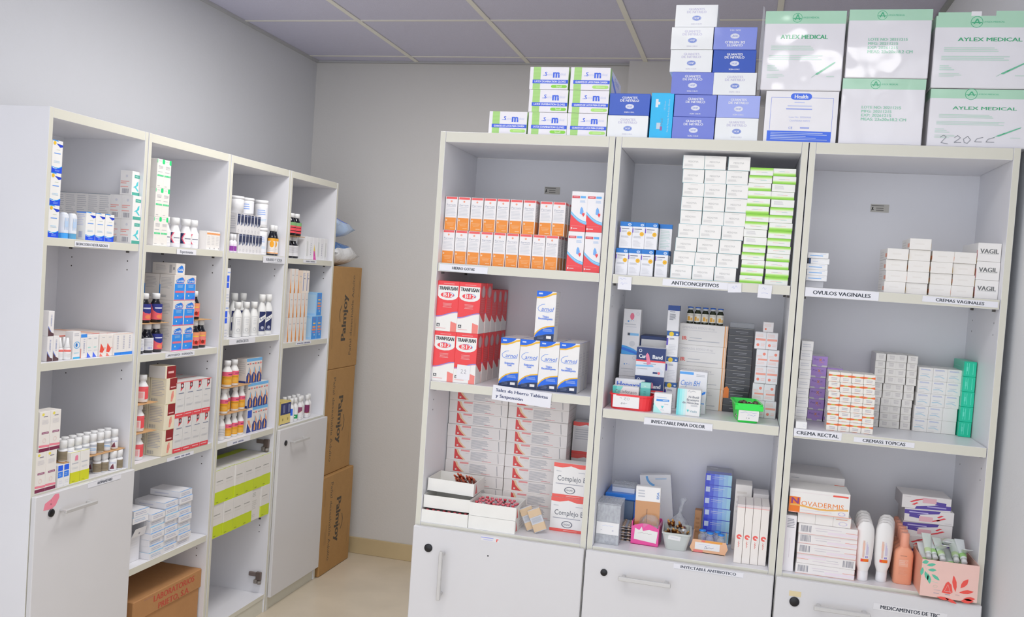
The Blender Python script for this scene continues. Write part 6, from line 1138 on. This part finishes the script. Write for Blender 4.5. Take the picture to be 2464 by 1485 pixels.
m.box(-w/2, w/2, -d/2, d/2, 0, t, 'e4e3e6'); m.box(-w/2, -w/2+t, -d/2, d/2, t, h, 'e4e3e6'); m.box(w/2-t, w/2, -d/2, d/2, t, h, 'e4e3e6'); m.box(-w/2+t, w/2-t, d/2-t, d/2, t, h, 'e4e3e6'); m.box(-w/2, w/2, -d/2, d/2, h, h+t, 'e4e3e6'); link('carton_body', m.mesh('carton_body', 'card'), parent=ob)
m = M(); m.loft([[(x, y, z) for x, y, z in ((-w/2, -d/2-s, .0015), (w/2, -d/2-s, .0015), (w/2-.006, -d/2-.012-s, .034), (-w/2+.006, -d/2-.012-s, .034))] for s in (.0012, 0)], 'e8e7ea'); decal(m, lambda x, y, l: (x-.01, -d/2-.0022-.36*y-l*3, .0015+y), .02, .03, [('r', .3, .3, .6, .5, '8a8a96')]); link('carton_flap', m.mesh('carton_flap', 'card'), parent=ob)
for i in range(2): put((K_s2, K_s1)[i], 'L', 1, .058+.004*i, .02, z4+.1462+.0235*i, 'flat white carton with a blue top edge, %s on the opened carton' % ('lower', 'upper')[i], 'carton', gfs, yaw=-.06)
kb = tag(link('shipping_carton', None, P('L', 1, .283, .168, .0855), R0('L')), 'brown shipping carton with red lettering at the foot of the bookcase', 'carton')
KR = 'b08052'; w, d = .41, .295
m = M(); m.box(-w/2, w/2, -d/2, d/2, 0, .19, KR, .003)
link('carton_body', m.mesh('carton_body', 'kraft'), parent=kb)
m = M(); m.box(-w/2-.006, w/2+.006, -d/2-.005, d/2+.002, .186, .262, KR, .003)
decal(m, lambda x, y, l: (x-w/2-.006, -d/2-.005-l, .186+y), w+.012, .076, [('t', 'LABORATORIOS', .58, .68, .3, 'b84a3a', {'b': True, 'w': .6}), ('t', 'PRIETO, S.A.', .58, .22, .3, 'b84a3a', {'b': True, 'w': .46}), ('l', .14, .78, .28, .92, 1, 'a8785a')])
link('carton_lid', m.mesh('carton_lid', 'kraft'), parent=kb)
# --- third left bookcase
z1, z2, z3 = 1.618, 1.267, .845
NB = '2a3354'
nv = [('p', [(.12, .98), (.95, .98), (.95, .6), (.7, .42), (.45, .6), (.12, .55)], NB), ('p', [(.12, .55), (.45, .6), (.45, .45), (.12, .38)], '5a6484'), ('r', .1, .9, .98, .93, '7a82a0'), ('o', .5, .14, .2, .2, 'b0b0b8', .2)]
K_nv3 = carton('syrup_carton', .0262, .05, .08, 'dcdadb', nv, l=[('l', .1, .2, .9, .9, 6, 'c4c4c8')])
gnv = 'navy patterned syrup cartons'
for i in range(7): put(K_nv3, 'L', 2, .1035+.0264*i, .012, z1, 'narrow carton with a navy crest, %s from left in the lower row' % ORD[i], 'carton', gnv, yaw=(i % 3-1)*.01)
for i in range(7): put(K_nv3, 'L', 2, .0835+.0264*i, .012, z1+.0803, 'narrow carton with a navy crest, %s from left in the upper row' % ORD[i], 'carton', gnv, yaw=(i % 3-1)*.01)
def tubk(lab): return bottle('powder_tub', .0295, .117, 'e8e8ea', 'ececee', 0, ch=.13, shoulder=.8, lab=(.1, .72), items=lab, a0=AV, span=2.2, capr=.0302, body_prof=[(0, 0, 'e8e8ea'), (.028, .0005, 'e8e8ea'), (.0295, .003, 'e8e8ea'), (.0295, .1, 'e8e8ea'), (.028, .103, 'e8e8ea')])
K_tu = tubk([('r', 0, 0, 1, 1, 'e6e7ec'), ('l', .15, .55, .75, .9, 3, '9ab0dc'), ('l', .3, .2, .8, .35, 2, 'b0cce4')])
gtu = 'white powder tubs'
put(K_tu, 'L', 2, .328, .045, z1, 'white powder tub standing on the shelf right of the navy cartons', 'tub', gtu, centre=True)
put(K_tu, 'L', 2, .323, .046, z1+.1174, 'white powder tub on top of the other tub', 'tub', gtu, centre=True)
put(bottle('powder_tub', .0295, .072, 'e8e8ea', 'ececee', 0, ch=.16, lab=(.1, .75), items=[('r', 0, 0, 1, 1, 'e6e7ec'), ('l', .1, .3, .6, .9, 3, '8aa4dc')], a0=AV, span=2.2, capr=.0302, body_prof=[(0, 0, 'e8e8ea'), (.0295, .002, 'e8e8ea'), (.0295, .058, 'e8e8ea'), (.028, .0605, 'e8e8ea')]), 'L', 2, .205, .045, z1+.1608, 'low white tub on top of the navy cartons, right one', 'tub', gtu, centre=True)
put(bottle('powder_tub', .0295, .072, 'e8e8ea', 'ececee', 0, ch=.16, capr=.0302, body_prof=[(0, 0, 'e8e8ea'), (.0295, .002, 'e8e8ea'), (.0295, .058, 'e8e8ea'), (.028, .0605, 'e8e8ea')]), 'L', 2, .126, .045, z1+.1608, 'low white tub on top of the navy cartons, left one', 'tub', gtu, centre=True)
rb_ = [('r', 0, 0, 1, 1, 'e2dcd6'), ('r', 0, .82, 1, 1, 'f8b03a'), ('e', .45, .62, .2, .3, 'f8ac28'), ('l', .2, .15, .8, .35, 2, 'cfc8c2'), ('r', 0, .02, 1, .08, 'f8a040')]
K_rh = dark(rb_, .0182, .134, (.06, .57), .56)
for i, (u, d) in enumerate(((.413, .038), (.4515, .045))): put(K_rh, 'L', 2, u, d, z1, 'dark bottle with an amber label by the right side panel, %s' % ('nearer one', 'farther one')[i], 'bottle', 'amber labelled dark bottles', centre=True)
K_pv = bottle('dropper_bottle', .0115, .075, 'e8e6ea', 'ececee', 0, ch=.3, neck=.6, shoulder=.55, lab=(.05, .45), items=[('r', 0, 0, 1, 1, 'e6dcea'), ('r', .2, .1, .9, .75, '8a3a9a')], a0=AV, span=2.4)
for i, (u, d) in enumerate(((.058, .018), (.083, .02))): put(K_pv, 'L', 2, u, d, z1, 'little white bottle with a purple label, %s of two' % ('left', 'right')[i], 'bottle', 'purple labelled little bottles', centre=True)
# antacids
al = [('o', .5, .5, .49, .0, 'b4b6ba', .0), ('k', [(.05, .02), (.95, .02), (.95, .98), (.05, .98), (.05, .02)], .0008, 'a4a6ac'), ('l', .2, .5, .85, .9, 4, 'd0d1d4', {'c': 1}), ('o', .5, .22, .24, .2, 'aaaeb4', .2)][1:]
def antacid(h, r, items): return bottle('antacid_bottle', r, h, 'ebebe9', 'f0f0ee', 0, ch=.17, neck=.5, shoulder=.55, lab=(.1, .58), items=items, a0=AV+.2, span=1.5, sy=.75, capr=r*.6, body_prof=[(0, 0, 'ebebe9'), (r*.9, .0005, 'ebebe9'), (r, .004, 'ebebe9'), (r, h*.58, 'ebebe9'), (r*.9, h*.66, 'ebebe9'), (r*.5, h*.79, 'ebebe9'), (r*.5, h*.84, 'ebebe9')])
K_an = antacid(.147, .0235, al)
cl = [('r', 0, 0, 1, 1, '20295a'), ('p', [(0, .4), (1, .68), (1, .88), (0, .66)], 'ebebe9'), ('k', [(.1, .58), (.18, .68), (.15, .54), (.25, .6), (.35, .56), (.42, .7), (.5, .6), (.58, .64), (.65, .56), (.62, .74), (.78, .7), (.9, .68)], .0014, '3a4270'), ('e', .5, .18, .22, .2, 'a8acc0'), ('l', .1, .03, .9, .1, 1, '6a7090')]
K_cl2 = antacid(.178, .0242, cl)
gan = 'white antacid bottles'
for i, (u, d) in enumerate(((.097, .05), (.165, .035), (.232, .035), (.297, .036))): put(K_an, 'L', 2, u, d, z2, 'white antacid bottle with a grey framed label, %s from left' % ORD[i], 'bottle', gan, centre=True)
for i, (u, d) in enumerate(((.368, .04), (.432, .045))): put(K_cl2, 'L', 2, u, d, z2, 'taller white antacid bottle with a navy label, %s one' % ('left', 'right')[i], 'bottle', gan, centre=True)
for i, u in enumerate((.205, .275, .345)): put(K_cl2, 'L', 2, u, .12, z2, 'white antacid bottle in the back row, %s from left, only its cap showing' % ORD[i], 'bottle', gan, centre=True)
K_bx = carton('syrup_carton', .024, .04, .143, 'e2e1e2', [('r', 0, .62, .7, .8, '2a5ee8'), ('r', 0, .45, .7, .6, '2a5ee8'), ('l', .1, .05, .9, .3, 3, 'c4c8d4'), ('l', .1, .85, .9, .92, 1, '9ab0e4')])
for i in range(2): put(K_bx, 'L', 2, .0215, .004, z2+.1434*i, 'white carton with blue blocks beside the left upright, %s' % ('lower one', 'upper one')[i], 'carton', 'blue blocked cartons')
# children syrups
yl = [('r', 0, 0, 1, 1, 'f4ac2c'), ('r', 0, .66, 1, 1, 'fb6a8a'), ('l', .5, .74, .95, .9, 1, '8a3a5a'), ('l', .1, .5, .8, .58, 1, 'a07a2a'), ('l', .2, .1, .8, .4, 3, 'f8cc6a')]
K_yb = bottle('syrup_bottle', .0172, .106, 'edecea', 'f0f0f0', 0, ch=.18, neck=.55, shoulder=.58, lab=(.1, .56), items=yl, a0=AV, span=2.8)
K_yw = bottle('syrup_bottle', .0172, .106, 'edecea', 'f0f0f0', 0, ch=.18, neck=.55, shoulder=.58, lab=(.1, .56), items=[('r', 0, 0, 1, 1, 'dcd8d6'), ('l', .1, .1, .9, .8, 5, 'b4b0b0')], a0=AV, span=2.8)
gy = 'yellow and pink labelled syrup bottles'
for i, (u, d) in enumerate(((.1, .042), (.149, .042), (.196, .042), (.243, .042))): put(K_yw if i == 0 else K_yb, 'L', 2, u, d, z3, 'white syrup bottle in the lowest tier, %s from left%s' % (ORD[i], ', turned to its plain side' if i == 0 else ''), 'bottle', gy, centre=True)
sheet('L', 2, .07, .27, .018, .085, z3+.1066, 'brown cardboard sheet under the middle tier of yellow labelled bottles')
for i, (u, d) in enumerate(((.101, .036), (.148, .055), (.191, .04), (.243, .042))): put(K_yb, 'L', 2, u, d, z3+.1092, 'yellow labelled syrup bottle in the middle tier, %s from left' % ORD[i], 'bottle', gy, centre=True)
sheet('L', 2, .07, .275, .015, .085, z3+.2159, 'brown cardboard sheet under the topmost pair of yellow labelled bottles')
K_yl = bottle('syrup_bottle', .0205, .109, 'edecea', 'f0f0f0', 0, ch=.18, neck=.55, shoulder=.6, lab=(.1, .58), items=yl, a0=AV, span=2.8)
for i, (u, d) in enumerate(((.115, .037), (.175, .042))): put(K_yl, 'L', 2, u, d, z3+.2185, 'broad yellow labelled syrup bottle on the topmost cardboard, %s one' % ('left', 'right')[i], 'bottle', gy, centre=True)
sk, nb = 'f4b088', '1e3684'
ch = [('r', 0, .88, 1, 1, '6ab0e4'), ('l', .1, .74, .5, .82, 1, '5a5a6a'), ('r', .55, .75, .9, .82, 'f08a80'), ('p', [(.45, .68), (.7, .6), (.95, .45), (.98, .3), (.6, .35)], sk), ('p', [(.35, .3), (.5, .66), (.62, .6), (.6, .4)], '7ab8e0'), ('p', [(.05, 0), (.05, .3), (.35, .44), (.75, .38), (.98, .26), (.98, 0)], nb), ('p', [(.38, .04), (.62, .04), (.7, .2), (.55, .38), (.45, .38), (.42, .2)], 'e8a050')]
K_ch = carton('syrup_carton', .0425, .05, .1075, 'dcd6d2', ch, l=[('l', .1, .3, .9, .9, 7, 'c8c4c2'), ('r', 0, 0, 1, .1, nb)])
gch = 'navy and orange syrup cartons'
K_cs2 = carton('syrup_carton', .0425, .05, .1075, 'dcd6d2', [('r', .1, .6, .9, .9, '2a55c0'), ('p', [(0, 0), (.9, 0), (.1, .4)], nb), ('p', [(.1, .5), (.5, .5), (.9, .2), (.6, .15)], sk)])
for r in range(3):
    for c in range(4):
        if r == 2 and c == 3: continue
        put(K_cs2 if (r == 0 and c == 0) else K_ch, 'L', 2, (.2815, .276, .262)[r]+.0428*c, (.03, .03, .035)[r], z3+.1078*r, 'navy and orange syrup carton, %s from left, %s row' % (ORD[c], rowname(r, 3)), 'carton', gch, yaw=((r+c) % 3-1)*.01)
# lime banded cartons behind the missing door
zl = .455
LM = 'c2d41e'
lm = [('r', 0, 0, 1, .36, LM), ('l', .12, .64, .85, .7, 1, 'a0a09c'), ('l', .1, .56, .9, .59, 1, 'd0ccc8'), ('l', .15, .03, .4, .08, 1, '8a9a1c'), ('r', 0, .36, .04, 1, 'f2f0ec')]
K_lm = carton('medicine_carton', .0742, .16, .1385, 'dcd9d6', lm, l=[('r', 0, 0, 1, .36, 'ccdc3a')], t=[('r', 0, 0, 1, .3, LM), ('r', 0, .3, 1, .75, 'c8ccc0'), ('r', 0, .75, 1, 1, LM)])
K_lk = carton('medicine_carton', .0742, .16, .1385, 'dcd9d6', [('l', .1, .75, .5, .9, 3, 'b4b4b0'), ('l', .1, .35, .6, .65, 5, 'c8c6c2'), ('l', .1, .1, .5, .2, 2, 'c8c6c2')], t=[('r', 0, 0, 1, .3, LM)])
gly = 'lime banded cartons in the open cupboard'
for r in range(2):
    for c in range(6):
        put(K_lk if (r == 0 and c == 4) else K_lm, 'L', 2, .0175+.0748*c+.0015*r, (.002 if (r*3+c*5) % 4 else .005), zl+.139*r, 'lime banded white carton, %s from left, %s row%s' % (ORD[c], ('lower', 'upper')[r], ', plain side out' if (r == 0 and c == 4) else ''), 'carton', gly, yaw=((r+c) % 3-1)*.006)

# --- fourth left bookcase
z1, z2, zb = 1.613, 1.226, .84
hg = [('r', 0, 0, 1, 1, 'f4525e'), ('r', 0, .68, 1, 1, '7aa870'), ('p', [(0, .0), (.25, 0), (.25, 1), (0, 1)], 'dcdcd8'), ('l', .4, .45, .9, .58, 1, '3a1a22'), ('l', .4, .12, .9, .3, 1, '4a1a22')]
K_h1 = dark(hg, .0265, .104, (.12, .6)); K_h2 = dark([('r', 0, 0, 1, 1, 'd4d2d4'), ('l', .1, .3, .9, .9, 6, 'b0aeb4')], .0265, .1, (.1, .58))
for i, (u, d) in enumerate(((.073, .05), (.128, .052))): put(K_h2, 'L', 3, u+.02, d, z1, 'dark bottle with a grey label under the cardboard, %s one' % ('left', 'right')[i], 'bottle', 'dark bottles in the farthest bookcase', centre=True)
sheet('L', 3, .06, .2, .02, .09, z1+.1012, 'brown cardboard sheet on the two grey labelled dark bottles')
for i, (u, d) in enumerate(((.112, .052), (.1685, .055))): put(K_h1, 'L', 3, u, d, z1+.1037, 'dark bottle with a red and green label on the cardboard, %s one' % ('left', 'right')[i], 'bottle', 'dark bottles in the farthest bookcase', centre=True)
K_t1 = carton('syrup_carton', .037, .045, .107, 'e2e2e4', [('r', .35, .15, .6, .8, 'c8cac8')]); K_t2 = carton('syrup_carton', .037, .045, .107, 'e4e3e6', [('p', [(.15, .0), (.95, 0), (.2, .7)], 'f0d040'), ('p', [(.15, .0), (.95, 0), (.45, .38), (.15, .4)], 'd84aa8'), ('e', .4, .12, .08, .08, 'f0a8d4')]); K_t3 = carton('syrup_carton', .037, .045, .107, 'e2e2e5', [('q', [[(.3, .2+.08*i), (.5, .2+.08*i), (.5, .25+.08*i), (.3, .25+.08*i)] for i in range(7)], 'b0b0c0')])
for i in range(6): put((K_t1, K_t3, K_t2, K_t1, K_t3, K_t1)[i], 'L', 3, .2095+.0385*i, .018, z1, 'tall pale syrup carton%s, %s from left by the dark bottles' % (' with a magenta wedge' if i == 2 else '', ORD[i]), 'carton', 'tall pale syrup cartons', yaw=(i % 3-1)*.012)
ow = [('q', [[(.02, 0), (.3, 0), (.34, .12), (.28, .3), (.16, .62), (.1, 1), (.04, 1), (.08, .6)]], 'f49a3a'), ('q', [[(.3, 0), (.36, .0), (.34, .14), (.3, .22)]], '4a3a5a'), ('l', .45, .7, .95, .78, 1, 'b8b8bc'), ('l', .4, .45, .9, .55, 2, 'd0cecc'), ('r', 0, .02, .02, .2, '5a5a9a')]
K_ow = carton('antibiotic_carton', .0368, .06, .1125, 'dcd8d4', ow, r=[('r', .3, .3, .8, .6, 'f0e0c8')])
gow = 'orange streaked antibiotic cartons'
for r in range(2):
    for c in range(5): put(K_ow, 'L', 3, .0675-.03*0+.0372*c, .012, z2+.1128*r, 'orange streaked white carton, %s from left, %s row' % (ORD[c], ('lower', 'middle')[r]), 'carton', gow, yaw=((r+c) % 3-1)*.008)
K_oh = carton('antibiotic_carton', .0368, .06, .107, 'e2d0c0', ow)
for c in range(4): put((K_ow, K_ow, K_oh, K_ow)[c], 'L', 3, .072+.0375*c, .014, z2+.2256, 'orange streaked white carton, %s from left in the uppermost row' % ORD[c], 'carton', gow) if c != 3 else None
K_wt2 = carton('antibiotic_carton', .036, .06, .107, 'e6dcd2', [('p', [(.3, .1), (.42, .1), (.42, .9), (.3, .9)], '2a5cb0'), ('l', .5, .6, .9, .7, 1, '8a8a98'), ('l', .5, .75, .9, .9, 2, 'c8c4c2')], l=[('r', 0, 0, 1, 1, 'f0dcc8')])
for c in range(2): put(K_wt2, 'L', 3, .188+.0368*c, .014, z2+.2256, 'white carton with a blue stripe in the uppermost row, %s one' % ('left', 'right')[c], 'carton', 'blue striped cartons')
sb = '2f8ee0'
bs = [('r', .03, .02, .97, .98, sb), ('r', .2, .5, .8, .58, 'f4a060'), ('r', .15, .38, .85, .46, 'f08a5a'), ('r', .25, .66, .75, .72, 'f4c880'), ('l', .2, .76, .8, .95, 3, '7a7ab8'), ('e', .6, .2, .12, .1, 'a4ccf0'), ('r', .25, .28, .75, .33, 'c08ab0')]
K_bs2 = carton('antibiotic_carton', .053, .06, .114, 'a8d0f0', bs, l=[('r', 0, 0, 1, 1, 'a4cff2'), ('r', .1, .1, .9, .9, 'b8d8f2')])
for r in range(2):
    for c in range(2 if r == 0 else 1): put(K_bs2, 'L', 3, .307+.054*c+.04*r, .012, z2+.1143*r, 'sky blue antibiotic carton with orange print, %s' % (('lower left', 'lower right')[c] if r == 0 else 'upper one'), 'carton', 'sky blue antibiotic cartons')
K_y2 = carton('syrup_carton', .047, .05, .107, 'dcc878', [('r', 0, .43, 1, .93, '1e2c6c'), ('q', [[(.5+.12*i, .5), (.57+.12*i, .5), (.57+.12*i, .85), (.5+.12*i, .85)] for i in range(3)], '8a92b8'), ('e', .5, .22, .1, .14, '9a8a4a'), ('r', 0, 0, 1, .03, '2a3a7a')], t=[('r', 0, 0, 1, 1, 'd0c070')])
for i in range(2): put(K_y2, 'L', 3, .0665+.0476*i, .02, zb, 'navy and straw yellow carton, %s one of the pair above the door' % ('left', 'right')[i], 'carton', 'navy and straw yellow cartons')
def wbk(items): return bottle('syrup_bottle', .0145, .112, 'e8e7e8', 'ececec', 0, ch=.22, neck=.55, shoulder=.6, lab=(.12, .6), items=items, a0=AV, span=2.5)
ks = [wbk([('r', 0, 0, 1, 1, 'e6e6e8'), ('r', .1, .35, .6, .95, '2a66e0')]), wbk([('r', 0, 0, 1, 1, 'e6e6e8'), ('r', .1, 0, .9, .35, '1c9a5a'), ('e', .4, .18, .1, .1, 'e6f2ea')]), wbk([('r', 0, 0, 1, 1, 'e6e4e6'), ('p', [(.2, .35), (.8, .6), (.8, .9), (.2, .9)], '8a4a6a'), ('k', [(.2, .35), (.5, .45), (.8, .6)], .0012, 'e0a050')]), wbk([('r', 0, 0, 1, 1, 'e6e4e6'), ('r', .2, .1, .9, .9, 'd8d4d8')]), wbk([('r', 0, 0, 1, 1, 'e4e2e4'), ('r', .1, .2, .9, .95, '7a2a58'), ('k', [(.1, .22), (.5, .18), (.9, .35)], .0014, 'd8b04a')])]
for i, (u, d, k_) in enumerate(((.184, .03, 0), (.222, .03, 1), (.268, .03, 2), (.303, .04, 3), (.342, .03, 4), (.378, .04, 3))):
    put(ks[k_], 'L', 3, u, d, zb, 'white syrup bottle above the farthest door, %s from left' % ORD[i], 'bottle', 'mixed white syrup bottles', centre=True)
for i in range(4): put(ks[3], 'L', 3, .2+.045*i, .075, zb, 'white syrup bottle in the back row above the farthest door, %s from left' % ORD[i], 'bottle', 'mixed white syrup bottles', centre=True)

# --- brown diaper cartons stacked beyond the last bookcase, with plastic packs on top
KB = 'a9814e'
def diaper(w, h, up):
    d = .33
    m = M(); m.box(-w/2, w/2, -d/2, d/2, 0, h, KB, .004)
    fm, W, Hh = face(w, d, h, 'f'); r_ = 90 if up else -90
    x = (lambda a: a) if up else (lambda a: 1-a)
    y = (lambda a: a) if up else (lambda a: 1-a)
    it = [('t', 'Palmjoy', x(.46), .5, .15, '4c4338', {'rot': r_, 'b': True, 'w': .45}), ('k', [(x(.36)-.0, y(.62)), (x(.31), y(.57)), (x(.30), y(.52)), (x(.33), y(.46))], .006, '4c4338'), ('t', 'Pañal desechable Adulto', x(.72), .52, .075, '5f5140', {'rot': r_, 'w': .8})]
    it += [('q', [[(x(a)-.006, b), (x(a)+.006, b), (x(a)+.006, c), (x(a)-.006, c)] for a, b, c in ((.84, .3, .5), (.88, .3, .44), (.93, .7, .86), (.1, .2, .4))], '8f7048')]
    decal(m, fm, W, Hh, it)
    m.box(-w/2+.002, w/2-.002, -.003, .003, h, h+.0006, '8f6c40')
    return Kind('diaper_carton', [('diaper_carton', m.mesh('diaper_carton', 'kraft'))], w, d, h)
zz = 0
for i, (w_, u_, h_, up) in enumerate(((.36, .012, .513, False), (.345, .006, .546, False), (.355, .006, .528, True))):
    yy = 0
    kd = diaper(min(w_, .22 if 0 else w_), h_, up)
    kd.w = w_
    put(kd, 'L', 4, u_, 0.006 if i else -.012, zz, 'brown diaper carton beyond the bookcases, %s of the stack' % ('lowest', 'middle', 'topmost')[i], 'carton', 'brown diaper cartons')
    zz += h_+.0008
def pack(w, d, h, c1, c2, seed, tilt):
    # a soft printed plastic pack: a pillow pushed out of shape
    r = random.Random(seed); nx, ny = 14, 12; m = M()
    ph = [r.uniform(0, 6.28) for _ in range(6)]
    def pt(i, j, s):
        x, y = i/nx*2-1, j/ny*2-1
        b = max(0, (1-abs(x)**3)*(1-abs(y)**3))
        zz = s*h/2*b**.6*(1+.12*math.sin(5*x+ph[0])*math.cos(4*y+ph[1]))+.008*math.sin(4*x+ph[2]+3*y)*(1-b)
        return (x*w/2*(1+.03*math.sin(7*y+ph[3])), y*d/2*(1+.04*math.sin(6*x+ph[4])), zz+h*.5)
    for s in (1, -1):
        for i in range(nx):
            for j in range(ny):
                q = [pt(i, j, s), pt(i+1, j, s), pt(i+1, j+1, s), pt(i, j+1, s)]
                if s < 0: q = q[::-1]
                f = (j+.5)/ny; col = c2 if (.1 < f < .34 and s > 0) or (.62 < f < .75 and i < 8) else c1
                m.poly(q, col, 0, True)
    return Kind('plastic_pack', [('plastic_pack', m.mesh('plastic_pack', 'poly'))], w, d, h)
put(pack(.29, .24, .12, 'dcdcdc', '3f6ea8', 4, 0), 'L', 4, .165, .125, zz+.002, 'crumpled white and blue plastic pack on the brown cartons, lower one', 'pack', 'plastic packs on the brown cartons', centre=True, tilt=(.0, .0))
put(pack(.26, .22, .1, 'b4ccec', '1f62dc', 9, 0), 'L', 4, .135, .125, zz+.15, 'folded blue plastic pack on top of the white one', 'pack', 'plastic packs on the brown cartons', centre=True, tilt=(-.02, .1))
for k, v in LABELS.items():
    if len(v) > 1: print('shared label', len(v), k)
